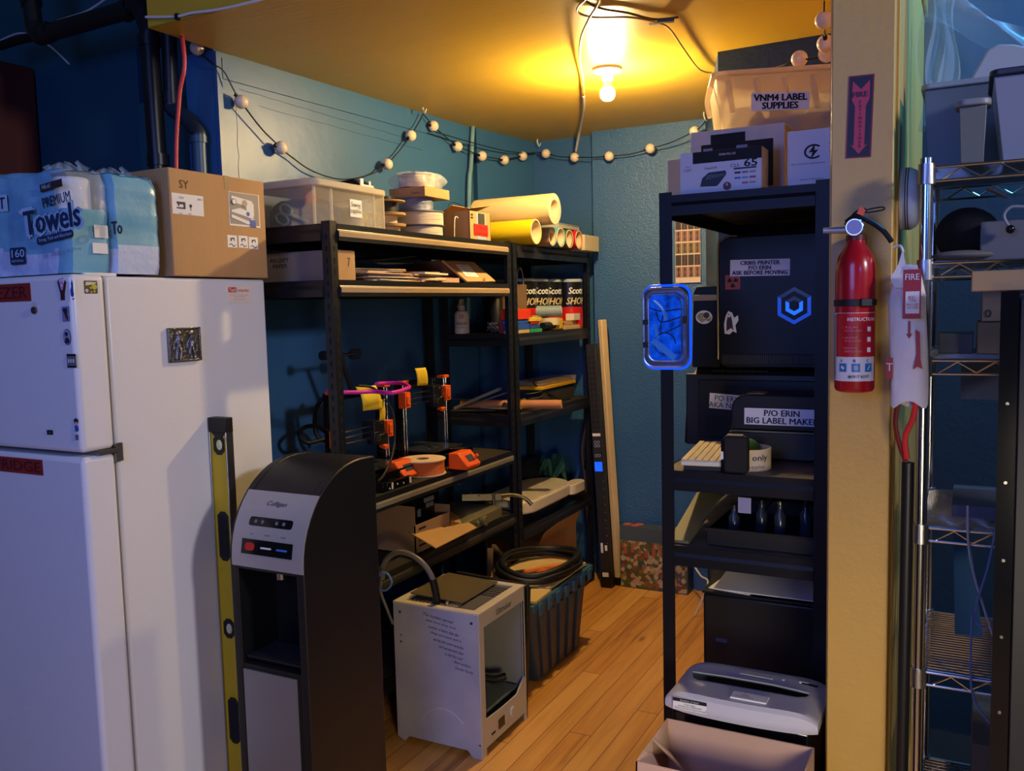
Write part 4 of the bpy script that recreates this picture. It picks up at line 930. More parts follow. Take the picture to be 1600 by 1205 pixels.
# ================================================================== near rack, printer shelf (z .895)
ZP = .895
def printer(label, y0, xr, xzc, zh, yh, bed=True, lcd=(0, 0, 0)):
    # y0..y0+.36 across the frame, faces +x; rods at x = xr
    t = thing('desktop_printer', label, 'printer', (xr, y0+.18, ZP), 'orange and black desktop 3D printers')
    y1 = y0+.36
    g = G().box(xr-.034, xr-.028, y0-.005, y0+.045, ZP, ZP+.36).box(xr-.034, xr-.028, y1-.045, y1+.005, ZP, ZP+.36).box(xr-.034, xr-.028, y0+.045, y1-.045, ZP+.325, ZP+.36).box(xr-.034, xr-.028, y0+.045, y1-.045, ZP, ZP+.03)
    mesh('frame', g, BLKG, t, smooth=False)
    g = G()
    for y in (y0+.01, y0+.028, y1-.028, y1-.01): g.cyl((xr, y, ZP+.02), (xr, y, ZP+.355), .004, n=10)
    split('upright_rod', g, CHR, t)
    for y in (y0+.019, y1-.019):
        mesh('top_bracket', G().box(xr-.030, xr+.012, y-.020, y+.020, ZP+.353, ZP+.366), ORG, t, bevel=.002)
        mesh('foot_bracket', G().box(xr-.03, xr+.014, y-.024, y+.024, ZP+.012, ZP+.038), ORG, t, bevel=.003)
        mesh('motor', G().box(xr-.02, xr+.02, y-.021, y+.021, ZP-.0+.0015, ZP+.012), BLKP, t)
        mesh('carriage_bracket', G().box(xr-.018, xr+.020, y-.020, y+.020, ZP+zh-.034, ZP+zh+.034).box(xr+.020, xr+.026, y-.014, y+.008, ZP+zh-.02, ZP+zh+.02), ORG, t, bevel=.003)
    g = G()
    for dz in (-.022, 0, .022): g.cyl((xr+.006, y0+.03, ZP+zh+dz), (xr+.006, y1-.03, ZP+zh+dz), .0035, n=10)
    split('gantry_rod', g, CHR, t)
    y = yh
    ex = mesh('print_head', G().box(xr-.02, xr+.042, y-.032, y+.034, ZP+zh-.03, ZP+zh+.045).box(xr+.03, xr+.052, y-.045, y-.01, ZP+zh-.045, ZP+zh+.005).box(xr-.02, xr+.045, y+.0, y+.05, ZP+zh-.052, ZP+zh-.01), BLKP, t, bevel=.003)
    g = G()
    for a, b in ((-.02, .04), (.018, .03), (.03, -.012)): g.cyl((xr+.042, y+a, ZP+zh+b), (xr+.046, y+a, ZP+zh+b), .0045, n=10)
    split('screw_head', g, CHR, ex)
    mesh('fan', G().ring((xr+.053, y-.027, ZP+zh-.02), (xr+.056, y-.027, ZP+zh-.02), .014, .005, 16), BLKM, ex)
    mesh('fan_duct', G().obox((xr+.04, y+.03, ZP+zh-.06), .03, .03, .016, 0, 0, .3), ORG, ex, bevel=.003)
    g = G()
    for yy in (y0+.10, y1-.10): g.cyl((xr-.15, yy, ZP+.04), (xr+.15, yy, ZP+.04), .004, n=8)
    split('bed_rod', g, CHR, t)
    split('base_rail', G().box(xr-.17, xr+.155, y0+.075, y0+.087, ZP+.004, ZP+.034).box(xr-.17, xr+.155, y1-.087, y1-.075, ZP+.004, ZP+.034).box(xr+.145, xr+.155, y0+.05, y1-.05, ZP+.002, ZP+.052).box(xr-.175, xr-.165, y0+.05, y1-.05, ZP+.002, ZP+.052), BLKG, t, smooth=False)
    bd = mesh('heated_bed', G().box(xr-.13, xr+.11, y0+.06, y1-.06, ZP+.058, ZP+.064), mat('bed_plate', (60, 62, 60), .25, .4), t)
    g = G()
    for k in range(5): g.cyl((xr+.02+.018*math.cos(k*2.1), y0+.14+k*.02, ZP+.0645), (xr+.02+.018*math.cos(k*2.1), y0+.14+k*.02, ZP+.0665), .010, n=14)
    split('printed_disc', g, CHR, bd)
    lx, ly = lcd
    b = mesh('control_box', G().add([(lx-.05, ly-.055, ZP+.006), (lx+.035, ly-.055, ZP+.006), (lx+.035, ly+.055, ZP+.006), (lx-.05, ly+.055, ZP+.006), (lx-.05, ly-.055, ZP+.072), (lx-.006, ly-.055, ZP+.074), (lx-.006, ly+.055, ZP+.074), (lx-.05, ly+.055, ZP+.072), (lx+.042, ly-.055, ZP+.020), (lx+.042, ly+.055, ZP+.020)],
        [(0, 3, 2, 1), (4, 5, 6, 7), (5, 8, 9, 6), (8, 1, 2, 9), (0, 4, 7, 3), (0, 1, 8, 5, 4), (3, 7, 6, 9, 2)]), ORG, t, bevel=.004)
    bs = ((0, 1, 0), tuple(Vector((-.048, 0, .054)).normalized()), tuple(Vector((.054, 0, .048)).normalized()))
    panel('screen', (lx+.0185, ly+.004, ZP+.0475), None, .052, .030, mat('lcd_dark', (58, 60, 66), .2), b, basis=bs, d=.0012)
    mesh('knob', G().cyl((lx+.020, ly+.047, ZP+.046), (lx+.030, ly+.047, ZP+.054), .007, n=14), ORG, b)
    return t
XR = -2.10
printer('nearer orange and black 3D printer with pink hose looped over it', 2.565, XR, 0, .185, 2.80, lcd=(-1.965, 2.8030+.02))
printer('farther orange and black 3D printer with its print head raised high', 3.02, XR, 0, .285, 3.235, lcd=(-1.8320-.01, 3.0930))
t = thing('electronics_board', 'black control board with bright connectors in front of the nearer 3D printer', 'electronics', (-1.93, 2.62, ZP))
mesh('board_box', G().box(-1.965, -1.885, 2.575, 2.60, ZP, ZP+.036).box(-1.90, -1.885, 2.60, 2.76, ZP, ZP+.032), BLKG, t, bevel=.002)
g = G()
for y, z_, w_, h_ in ((2.625, .004, .010, .024), (2.742, .005, .012, .024), (2.66, .014, .006, .006), (2.70, .010, .006, .006), (2.61, .006, .006, .006)): g.box(-1.885, -1.8835, y, y+w_, ZP+z_, ZP+z_+h_)
split('connector', g, mat('connector_white', (206, 200, 180), .4), t)
spool('filament_spool', 'orange filament spool lying flat between the two 3D printers', (-1.955, 2.945, ZP), .092, .062, 1, mat('orange_filament', (226, 112, 52), .45, bump=.7, bscale=140, stretch=(.05, .05, 5)), SG, fill=.94, flm=mat('pale_flange', (226, 196, 160), .5))
# pink hose loop
zt_ = ZP+.385
t = thing('pink_hose', 'magenta flat hose looped across the top of the nearer 3D printer', 'hose', (-2.12, 2.75, zt_))
pts = [(-2.0210, 2.4550, 1.2770), (-1.9490, 2.4260, 1.2770), (-1.9120, 2.4860, 1.2720), (-1.8810, 2.5370, 1.2700), (-1.7880, 2.5120, 1.2700), (-1.8210, 2.6470, 1.2700), (-1.8690, 2.7380, 1.2700), (-1.9870, 2.8500, 1.2700), (-2.0590, 2.8350, 1.2700), (-2.0320, 2.7560, 1.2750)]
mesh('hose', G().tube(pts, .0075, 10, 5), mat('magenta_hose', (206, 40, 150), .4), t)
# notes
def note(c, w_, h, rz, lab):
    g = G(); R, U = Vector((math.cos(rz), math.sin(rz), 0)), Vector((0, 0, 1)); Nn = R.cross(U); L = Vector(c)
    def fn(u, v): return tuple(L+R*(w_*(u-.5)+.012*(1-v))+U*(h*(v-.5))+Nn*(.010*math.sin(2.6*v)))
    g.grid(fn, 6, 8)
    o = one('sticky_note', g, NOTE, lab, 'note', thick=.0006)
    return o
note((-2.0450, 2.7240, 1.2110), .085, .070, 1.2, 'yellow sticky note hanging under the pink hose')
note((-2.0500, 2.7050, 1.2570), .09, .028, 1.2, 'yellow note strip pinched beneath the pink hose')
note((-2.0600, 2.8080, 1.1660), .03, .085, 1.4, 'tall narrow yellow note behind the nearer print head')
note((-2.0500, 3.0860, 1.2750), .055, .075, 1.2, 'yellow sticky note above the raised print head')
one('print_head_cable', G().tube([(-2.0400, 2.6540, 1.2770), (-2.0200, 2.7060, 1.2670), (-2.0000, 2.7580, 1.2260), (-1.9800, 2.7850, 1.1610), (-1.9700, 2.7780, 1.0750), (-1.9400, 2.7100, 1.0000), (-1.9200, 2.6290, 0.9500), (-1.9000, 2.5650, 0.9390)], .005, 8), RUBB, 'black cable arching down in front of the nearer 3D printer', 'cable')
one('looped_cable', G().tube([(-2.2200, 2.6960, 1.2370), (-2.2500, 2.6680, 1.1990), (-2.2800, 2.6810, 1.1380), (-2.2800, 2.6880, 1.0740), (-2.2500, 2.7080, 1.0470)], .009, 8), RUBB, 'black hose curving down left of the nearer 3D printer', 'cable')
one('coiled_cable', G().tube([(-2.2200, 2.6540, 1.0660), (-2.2400, 2.5840, 1.0610), (-2.2600, 2.5650, 1.0920), (-2.2800, 2.6190, 1.1130), (-2.2800, 2.6900, 1.1090), (-2.2700, 2.7350, 1.0780), (-2.2500, 2.7250, 1.0600)], .009, 8), RUBB, 'black coil of hose behind the water cooler top', 'cable')
t = thing('spool_holder', 'black spool holder rod with two end knobs high behind the near rack post', 'holder', (-2.15, 2.50, ZP))
a, b = (-2.1600, 2.5960, 1.3930), (-2.1600, 2.8100, 1.3880)
mesh('rod', G().cyl(a, b, .006, n=12), CHR, t)
mesh('knob', G().cyl(a, (a[0], a[1]+.03, a[2]), .018, n=16), BLKM, t); mesh('knob', G().cyl(b, (b[0], b[1]-.03, b[2]), .022, n=16), BLKM, t)
ym = (a[1]+b[1])/2
mesh('stand', G().bar((-2.16, ym, a[2]-.005), (-2.16, ym+.06, 1.257), .012, .02), BLKM, t)

# ================================================================== far rack third shelf (z 1.052): tools and offcuts
ZT = 1.052
AC = mat('dull_acrylic', (150, 146, 128), .15, alpha=.6, spec=.8); AL = mat('dull_metal', (128, 124, 116), .35, .8)
def strip(name, label, a, b, w_, h, m_, cat): return one(name, G().bar(a, b, w_, h), m_, label, cat, smooth=False)
strip('acrylic_channel', 'clear plastic channel propped up towards the rack post', (-2.23, 3.66, ZT+.02), (-2.00, 3.70, ZT+.115), .045, .014, AC, 'offcut')
strip('metal_strip', 'thin metal strip under the propped clear channel', (-2.22, 3.64, ZT+.012), (-1.92, 3.67, ZT+.110), .02, .006, AL, 'offcut')
strip('metal_strip', 'second thin metal strip lying flat by the shelf edge', (-2.28, 3.70, ZT+.06), (-1.92, 3.76, ZT+.052), .012, .005, AL, 'offcut')
strip('wood_offcut', 'pale wooden slat among the offcuts left of the post', (-2.20, 3.72, ZT+.02), (-1.90, 3.69, ZT+.024), .03, .008, WOOD, 'offcut')
t = thing('brown_tube', 'brown cardboard tube lying across the shelf, its end towards the aisle', 'tube', (-2.03, 3.85, ZT))
mesh('tube', G().ring((-2.21, 3.68, ZT+.036), (-1.7380, 3.8350, 1.0850), .022, .019, 24), mat('tube_brown', (176, 116, 74), .6), t)
g = G()
for i in range(5): g.cyl((-2.30+.012*i, 3.63+.01*i, ZT+.006), (-2.10+.02*i, 3.645+.008*i, ZT+.014), .006, n=8)
one('metal_rod_bundle', g, AL, 'short bundle of metal rods at the near left shelf corner', 'rods')
def ff(u, v):
    return (-1.97+.09*(u-.5)+.02*math.sin(9*v), 3.80+.20*(v-.5), ZT+.010+.025*abs(math.sin(5*u+7*v))*abs(math.sin(11*v+3*u))+.02*math.sin(PI*u))
one('gold_foil', G().grid(ff, 24, 24), mat('gold_foil', (206, 196, 120), .2, .7, bump=.6, bscale=60), 'crumpled gold green foil in front of the brown tube', 'foil', thick=.0008)
one('black_wrench', G().bar((-2.02, 3.90, ZT+.05), (-1.93, 4.06, ZT+.012), .022, .008).cyl((-2.03, 3.88, ZT+.045), (-2.03, 3.88, ZT+.058), .02, n=16), BLKP, 'black wrench like tool lying over the brown tube', 'tool')
one('square_buckle', G().tube([(-1.93, 3.66, ZT+.085), (-1.93, 3.72, ZT+.095), (-1.93, 3.725, ZT+.125), (-1.93, 3.665, ZT+.112)], .005, 8, 1, closed=True), mat('tan_note', 0), 'small tan rectangular loop standing beside the rack post', 'buckle')
t = thing('drill_bit_case', 'clear topped yellow drill bit case at the far end of the shelf', 'case', (-2.0, 4.28, ZT))
a = (-1.9500, 4.0540, 1.1540); b = (-1.9500, 4.6090, 1.1110)
y0, y1 = a[1], min(b[1], 4.49); zc = ZT+.075
mesh('support_box', G().box(-2.12, -1.955, y0+.02, y1-.01, ZT, zc), mat('dark_grey_box', (58, 54, 50), .6), t)
ca = mesh('case', G().box(-2.10, -1.945, y0, y1, zc, zc+.018), mat('case_yellow', (222, 164, 20), .35), t, bevel=.003)
mesh('clear_top', G().box(-2.10, -1.945, y0, y1, zc+.018, zc+.046), CLEAR, ca, bevel=.003)
g = G()
for i in range(11): yy = y0+.03+i*(y1-y0-.06)/10; g.cyl((-2.05, yy, zc+.026), (-1.96, yy, zc+.026), .007, n=8)
split('drill_bit', g, mat('brass_bits', (190, 150, 70), .3, .8), ca)
one('coil_of_wire', G().tube([(-1.99+.04*math.cos(i*.9), 4.04+.055*math.sin(i*.9), ZT+.008+.004*i+.006) for i in range(16)], .003, 6, 4), mat('dark_olive_wire', (84, 84, 62), .5), 'dark olive coil of wire before the yellow bit case', 'wire')
one('black_leads', G().tube([(-1.9900, 4.1690, 1.1490), (-1.99, 4.03, ZT+.12), (-1.96, 4.12, ZT+.06), (-1.93, 4.25, ZT+.006), (-1.91, 4.32, ZT+.004)], .004, 6), RUBB, 'black lead drooping over the shelf behind the wrench', 'cable')

# ================================================================== far rack fourth shelf (z .505)
ZC = .505
t = thing('white_console', 'white rounded machine with yellow reflections on its lid, on the wire shelf', 'machine', (-1.92, 4.05, ZC))
def stadium(x0, x1, y0, y1): 
    r = (x1-x0)/2; P = []
    for i in range(13): a = PI*i/12; P.append(((x0+x1)/2+r*math.cos(a), y1-r+r*math.sin(a)))
    for i in range(13): a = PI+PI*i/12; P.append(((x0+x1)/2+r*math.cos(a), y0+r+r*math.sin(a)))
    return P
mesh('foot', G().prism(stadium(-2.10, -1.90, 3.72, 4.24), 'Z', ZC, ZC+.052), BLKP, t)
mesh('shell', G().prism(stadium(-2.14, -1.86, 3.66, 4.30), 'Z', ZC+.052, ZC+.115), mat('warm_white_shell', (222, 204, 178), .3), t, bevel=.012, seg=4)
mesh('lid', G().prism(stadium(-2.13, -1.87, 3.67, 4.29), 'Z', ZC+.1155, ZC+.120), mat('glossy_lid', (214, 200, 176), .14), t, bevel=.002)
mesh('side_pod', G().prism(stadium(-1.92, -1.845, 4.20, 4.38), 'Z', ZC+.052, ZC+.105), mat('warm_white_shell', 0), t, bevel=.004)
def leafy(u, v): return (-2.05+.10*(u-.5)+.02*math.sin(13*v), 4.38+.14*(v-.5), ZC+.12+.07*math.sin(4*u+6*v)+.05*math.sin(PI*u)*math.sin(PI*v)+.03*math.sin(17*u))
one('green_cloth', G().grid(leafy, 26, 26), mat('dark_green_cloth', (42, 92, 72), .8), 'dark green crumpled fabric behind the white machine', 'fabric', thick=.002)
one('shadowed_sack', G().sphere((-2.18, 4.36, ZC+.11), .10, 18, (.9, 1, 1)), mat('black_fabric', (20, 20, 22), .9, bump=.4, bscale=40), 'black fabric sack beneath the green cloth', 'bag')
# lower carton on the far rack bottom shelf
t = thing('open_brown_carton', 'brown carton with striped flaps low behind the rack, under the wire shelf', 'box', (-2.05, 4.2, .10))
mesh('carton', G().box(-2.25, -1.93, 3.95, 4.42, .10, .36), CARD, t, bevel=.002)
mesh('flap', G().add([(-1.93, 3.95, .36), (-1.93, 4.42, .36), (-1.89, 4.42, .46), (-1.89, 3.95, .42)], [(0, 1, 2, 3)]), CARD, t, thick=.004, smooth=False)
mesh('hand_hole', G().prism(rrect(3.99, 4.06, .29, .315, .01), 'X', -1.931, -1.9285), BLKM, t)
t = thing('hanging_strap', 'dark brown strap with buckle hanging beside the power strip', 'strap', (-1.90, 4.50, .5))
a = (-1.9560, 4.5450, 0.7880)
mesh('strap', G().tube([(-1.885, 4.545, 1.02), (-1.90, 4.55, .97), (-1.9370, 4.5450, 0.7530), (-1.9280, 4.5450, 0.6070), (-1.9130, 4.5450, 0.3860), (-1.9010, 4.5450, 0.1650)], .012, 8), mat('dark_strap', (44, 34, 30), .6), t)
mesh('buckle', G().obox((-1.9050, 4.5380, 0.6640), .035, .02, .05), BLKG, t, bevel=.003)

# ================================================================== near rack fourth shelf (z .605)
Z4 = .605
t = thing('flapped_carton', 'open cardboard carton with its lid flap raised, over the clear printer', 'box', (-2.0, 2.75, Z4))
x0, x1, y0, y1, zz = -2.12, -1.90, 2.79, 3.05, Z4+.145
g = G().box(x0, x1, y0, y0+.004, Z4, zz+.045).box(x0, x1, y1-.004, y1, Z4, zz).box(x0, x0+.004, y0, y1, Z4, zz).box(x1-.004, x1, y0, y1, Z4, zz-.03).box(x0, x1, y0, y1, Z4, Z4+.004)
bx = mesh('carton', g, mat('grey_kraft', (150, 118, 92), .8), t, smooth=False)
A1, A2, A3, A4 = (-1.9300, 2.7880, 0.6930), (-2.0300, 3.2640, 0.6600), (-1.8100, 3.1130, 0.6450), (-1.7600, 2.7180, 0.6650)
mesh('flap', G().add([A1, A2, A3, A4], [(0, 1, 2, 3)]), CARD, t, thick=.004, smooth=False)
for k in range(4): panel('print_mark', (x1+.0004, y0+.05, Z4+.03+.022*k), 'R', .05, .008, INK, bx)
panel('orange_mark', (x0+.03, y0-.0003, Z4+.055), 'F', .016, .09, mat('orange_ink', 0), bx)
t = thing('power_supply', 'black power supply with small switches standing in the open carton', 'electronics', (-2.03, 2.92, Z4+.005))
mesh('case', G().box(-2.10, -1.96, 2.81, 3.03, Z4+.006, Z4+.195), BLKG, t, bevel=.003)
g = G()
for y, z_, w_, h_ in ((2.90, .12, .02, .03), (2.965, .145, .022, .018), (2.995, .145, .02, .018), (2.95, .168, .07, .018)): g.box(-1.96, -1.957, y, y+w_, Z4+z_, Z4+z_+h_)
split('switch', g, mat('grey_switch', (130, 134, 140), .4), t)
# guillotine like paper trimmer
t = thing('paper_trimmer', 'olive metal paper trimmer with curved handle at the rack end', 'cutter', (-1.96, 3.32, Z4))
OL = mat('olive_metal', (124, 116, 84), .4, .35)
mesh('base', G().box(-2.14, -1.875, 3.10, 3.46, Z4, Z4+.052), OL, t, bevel=.006)
mesh('front_knob', G().cyl((-1.874, 3.27, Z4+.03), (-1.85, 3.27, Z4+.03), .022, n=20).cyl((-1.874, 3.22, Z4+.03), (-1.86, 3.22, Z4+.03), .010, n=14), OL, t, bevel=.002)
mesh('blade_arm', G().bar((-2.05, 3.40, Z4+.09), (-1.90, 3.50, Z4+.085), .012, .030).cyl((-1.93, 3.48, Z4+.05), (-1.93, 3.48, Z4+.105), .009, n=14), mat('arm_metal', (130, 120, 96), .3, .9), t)
mesh('handle', G().tube([(-1.90, 3.495, Z4+.09), (-1.86, 3.54, Z4+.088), (-1.815, 3.57, Z4+.070), (-1.785, 3.58, Z4+.04)], .0095, 10), mat('arm_metal', 0), t)
mesh('lever_wire', G().tube([(-2.10, 3.30, Z4+.20), (-2.03, 3.38, Z4+.15), (-2.02, 3.42, Z4+.11), (-1.98, 3.44, Z4+.095)], .0025, 6), CHR, t)
one('clamp_press', G().tube([(-2.15, 3.22, Z4+.053), (-2.15, 3.22, Z4+.16), (-2.12, 3.25, Z4+.22), (-2.08, 3.27, Z4+.21)], .022, 12), mat('dark_grey_metal', (58, 54, 50), .4, .5), 'dark clamp arm rising behind the paper trimmer', 'clamp')
# bottom shelf odds: wooden brace, clear bag
t = thing('wooden_brace', 'small wooden A shaped brace behind the black panel', 'wood piece', (-1.95, 3.46, .22))
a, b, c_, d_ = (-1.9300, 3.4300, 0.3570), (-1.9300, 3.4360, 0.4640), (-1.9300, 3.6060, 0.3450), (-1.9300, 3.4660, 0.4650)
mesh('upright', G().bar(a, b, .02, .02), WOOD, t, smooth=False); mesh('diagonal', G().bar(d_, c_, .018, .016), WOOD, t, smooth=False); mesh('foot', G().bar(a, c_, .02, .018), WOOD, t, smooth=False)
zb_ = a[2]-.012
mesh('post_down', G().box(a[0]-.01, a[0]+.01, a[1]-.01, a[1]+.01, .2155, zb_+.01), WOOD, t)

# ================================================================== FLOOR: clear walled printer, tote, panel
t = thing('enclosed_printer', 'grey white boxed 3D printer with frosted side and handwritten note on the floor', 'printer', (-1.645, 2.695, 0))
X0, X1, Y0, Y1, H = -1.822, -1.467, 2.520, 2.868, .512
FR = mat('frosted_grey_panel', (176, 176, 192), .35, noise=.18, nscale=5, bump=.1, bscale=25, rgb2=(150, 152, 178))
TAN = mat('printer_cream', (206, 194, 172), .4)
sp = mesh('side_panel', G().prism([(X0, .015), (X0+.03, .0), (X0+.05, .022), (X1-.06, .022), (X1-.04, 0), (X1-.0065, 0), (X1-.0065, H), (X0, H)], 'Y', Y0, Y0+.006), FR, t, smooth=False)
mesh('back_panel', G().box(X0, X0+.006, Y0+.006, Y1-.006, .02, H), mat('grey_inner', (140, 138, 132), .5), t)
mesh('far_panel', G().box(X0, X1, Y1-.006, Y1, .0, H), mat('grey_inner', 0), t)
mesh('floor_plate', G().box(X0+.006, X1-.006, Y0+.006, Y1-.006, .05, .056), mat('grey_inner', 0), t)
# front frame (faces the aisle) : outer outline with a stepped opening
FRM = mat('front_frame_cream', (190, 180, 166), .38)
yi0, yi1, zi0, zi1 = Y0+.030, Y1-.022, .125, H-.050
g = G().box(X1-.006, X1, Y0, yi0, .0, H).box(X1-.006, X1, yi1, Y1, .0, H).box(X1-.006, X1, yi0, yi1, zi1, H).box(X1-.006, X1, yi0, yi1, .03, zi0)
g.prism([(yi0, zi0), (yi0+.12, zi0), (yi0, zi0+.006)], 'X', X1-.006, X1).prism([(yi1, zi0), (yi1, zi0+.045), (yi1-.06, zi0)], 'X', X1-.006, X1)
ff_ = mesh('front_frame', g, FRM, t, smooth=False)
text('Ultimaker', (X1+.0002, (Y0+Y1)/2+.005, H-.026), 'R', .115, INK, ff_, h=.022, bold=.01)
panel('display', (X1+.0002, (Y0+Y1)/2-.035, .075), 'R', .046, .036, BLKG, ff_, d=.0015)
panel('card_slot', (X1+.0002, (Y0+Y1)/2-.095, .062), 'R', .028, .007, BLKM, ff_, d=.0012)
mesh('knob', G().cyl((X1, (Y0+Y1)/2+.045, .082), (X1+.010, (Y0+Y1)/2+.045, .082), .019, n=24), FRM, ff_, bevel=.002)
mesh('opening_rim', G().box(X1+.0001, X1+.0015, yi1-.004, yi1+.002, zi0+.045, zi1), BLKM, ff_)
# top: cream rim, dark inset with vents, tilted glass sheet
g = G().box(X0, X0+.035, Y0+.028, Y1-.028, H, H+.006).box(X1-.035, X1, Y0+.028, Y1-.028, H, H+.006).box(X0, X1, Y0, Y0+.028, H, H+.006).box(X0, X1, Y1-.028, Y1, H, H+.006)
mesh('top_rim', g, TAN, t, smooth=False)
tp_ = mesh('top_inset', G().box(X0+.035, X1-.035, Y0+.028, Y1-.028, H-.004, H+.001), mat('inset_grey', (86, 84, 86), .5), t)
g = G()
for k in range(5): g.box(X1-.115, X1-.045, Y1-.065-k*.022, Y1-.057-k*.022, H+.001, H+.0022)
for k in range(6): g.box(X0+.05+k*.016, X0+.057+k*.016, Y0+.03, Y0+.060, H+.001, H+.0022)
split('vent_slot', g, BLKM, tp_)
split('bed_clip', G().box(X1-.14, X1-.10, Y0+.03, Y0+.05, H+.006, H+.014).cyl((X1-.15, Y0+.04, H+.0), (X1-.15, Y0+.04, H+.02), .008, n=12), STEEL, t)
split('corner_screw', G().cyl((X0+.03, Y0-.002, H-.03), (X0+.03, Y0, H-.03), .005, n=10).cyl((X1-.03, Y0-.002, H-.03), (X1-.03, Y0, H-.03), .005, n=10).cyl((X0+.03, Y0-.002, H-.14), (X0+.03, Y0, H-.14), .004, n=10).cyl((X0+.03, Y0-.002, H-.115), (X0+.03, Y0, H-.115), .004, n=10).cyl((X1-.01, Y0-.002, .05), (X1-.01, Y0, .05), .004, n=10), STEEL, sp)
hand = mat('marker_ink', (44, 44, 62), .7)
lines = ['This number served', 'many hours of my work', 'number it hears that the', 'things you create with it', 'excite the same wonder', 'and excitement that', 'it did for me!', '- Best wishes', 'Steven Vardis']
for k, s in enumerate(lines): text(s, (X1-.165+.010*k-(.0 if k < 7 else -.02), Y0-.0003, H-.030-.0215*k), 'F', .125 if k < 5 else (.10 if k < 6 else .075), hand, sp, h=.011, shear=.35, rot=-.12, d=.0005)
mesh('arc_mark', G().tube([(X0+.11, Y0-.0006, .10), (X0+.14, Y0-.0006, .135), (X0+.19, Y0-.0006, .155), (X0+.24, Y0-.0006, .145), (X0+.28, Y0-.0006, .115)], .0012, 6), mat('pale_scuff', (206, 206, 216), .5), sp)
bp_ = mesh('build_plate', G().box(X0+.05, X1-.02, Y0+.04, Y1-.04, .135, .141), mat('plate_glass', (96, 108, 100), .08), t)
mesh('bed_carriage', G().box(X0+.03, X1-.03, Y0+.05, Y1-.05, .118, .1345), BLKP, t)
mesh('black_print', G().tube([(-1.60, 2.66, .142), (-1.58, 2.67, .19), (-1.56, 2.70, .205), (-1.53, 2.73, .195), (-1.50, 2.76, .20)], .014, 10).sphere((-1.57, 2.69, .165), .024, 14, (1, 1.2, .9)), BLKP, bp_)
mesh('bowden_loop', G().tube([(-1.8740, 2.5300, 0.5880), (-1.8620, 2.5300, 0.6490), (-1.8100, 2.5300, 0.6920), (-1.7500, 2.5300, 0.6940), (-1.6910, 2.5300, 0.6640), (-1.6620, 2.5400, 0.6120), (-1.6580, 2.5500, 0.5510), (X0+.155, 2.56, H+.004)], .010, 12), mat('grey_hose', (112, 108, 106), .35), t)
mesh('bowden_sleeve', G().tube([(-1.6620, 2.5400, 0.6120), (-1.6570, 2.5520, 0.5460), (X0+.157, 2.561, H+.004)], .0135, 12), RUBB, t)
mesh('side_hose', G().tube([(-1.8510, 2.5000, 0.6190), (-1.8590, 2.5000, 0.5520), (-1.8370, 2.5000, 0.4960), (-1.8190, 2.5100, 0.4360)], .005, 8), mat('grey_hose', 0), t)
g = G().tube([(-1.7880, 2.4700, 0.6050), (-1.8120, 2.4700, 0.5740), (-1.8450, 2.4700, 0.5750), (-1.8430, 2.4700, 0.6210), (-1.8090, 2.4700, 0.6350)], .004, 8, 6, closed=True)
one('blue_cable_ring', g, mat('pale_blue_cable', (96, 130, 190), .4), 'pale blue ring of cable between cooler and boxed 3D printer', 'cable')
t = thing('glass_plate', 'dark glass build plate lying on top of the boxed 3D printer', 'glass plate', (-1.68, 2.71, H+.006))
a = .0
mesh('plate', G().obox((-1.680, 2.715, H+.0145), .22, .262, .005, 0, 0, .04), mat('smoky_glass', (104, 92, 68), .08, spec=.7), t, bevel=.001)
t = thing('leaning_board', 'black flat panel leaning between the boxed printer and the storage tote', 'panel', (-1.63, 2.93, 0))
mesh('panel', G().prism([(-1.80, 0), (-1.50, 0), (-1.475, .485), (-1.487, .5), (-1.80, .515)], 'Y', 2.915, 2.937), mat('black_panel_plastic', (22, 22, 22), .45), t, bevel=.004)
mesh('stand_foot', G().box(-1.75, -1.55, 2.905, 2.947, 0, .01), BLKP, t)

t = thing('storage_tote', 'dark blue ribbed storage tote piled with boards and hose beside the aisle', 'storage box', (-1.73, 3.36, 0))
TOT = mat('navy_tote_plastic', (48, 66, 86), .4, bump=.1, bscale=60)
bx0, bx1, by0, by1 = -1.82, -1.565, 3.16, 3.60; tx0, tx1, ty0, ty1 = -1.855, -1.515, 3.03, 3.655; Hh = .365
P0 = [(bx0, by0), (bx1, by0), (bx1, by1), (bx0, by1)]; P1 = [(tx0+.02, ty0+.02), (tx1-.02, ty0+.02), (tx1-.02, ty1-.02), (tx0+.02, ty1-.02)]
g = G().add([(x, y, .0) for x, y in P0]+[(x, y, Hh) for x, y in P1], [(3, 2, 1, 0), (0, 1, 5, 4), (1, 2, 6, 5), (2, 3, 7, 6), (3, 0, 4, 7)])
mesh('tub', g, TOT, t, bevel=.018, seg=3)
g = G()
for k in range(5):
    f0 = .09+k*.18; f1 = f0+.085
    def sd(f, z, o): q = z/Hh; x = bx1+(tx1-.02-bx1)*q+o; y = (by0+(by1-by0)*f)*(1-q)+(ty0+.02+(ty1-ty0-.04)*f)*q; return (x, y, z)
    v = [sd(f0, .02, -.004), sd(f1, .02, -.004), sd(f1, .30, -.004), sd(f0, .30, -.004), sd(f0, .02, .009), sd(f1, .02, .009), sd(f1, .30, .009), sd(f0, .30, .009)]
    g.add(v, [(4, 5, 6, 7), (0, 1, 5, 4), (1, 2, 6, 5), (2, 3, 7, 6), (3, 0, 4, 7), (0, 3, 2, 1)])
split('rib', g, TOT, t, bevel=.003)
g = G().box(tx1-.020, tx1, ty0+.02, ty1-.02, Hh-.02, Hh+.008).box(tx0, tx0+.02, ty0+.02, ty1-.02, Hh-.02, Hh+.008).box(tx0, tx1, ty0, ty0+.02, Hh-.02, Hh+.008).box(tx0, tx1, ty1-.02, ty1, Hh-.02, Hh+.008)
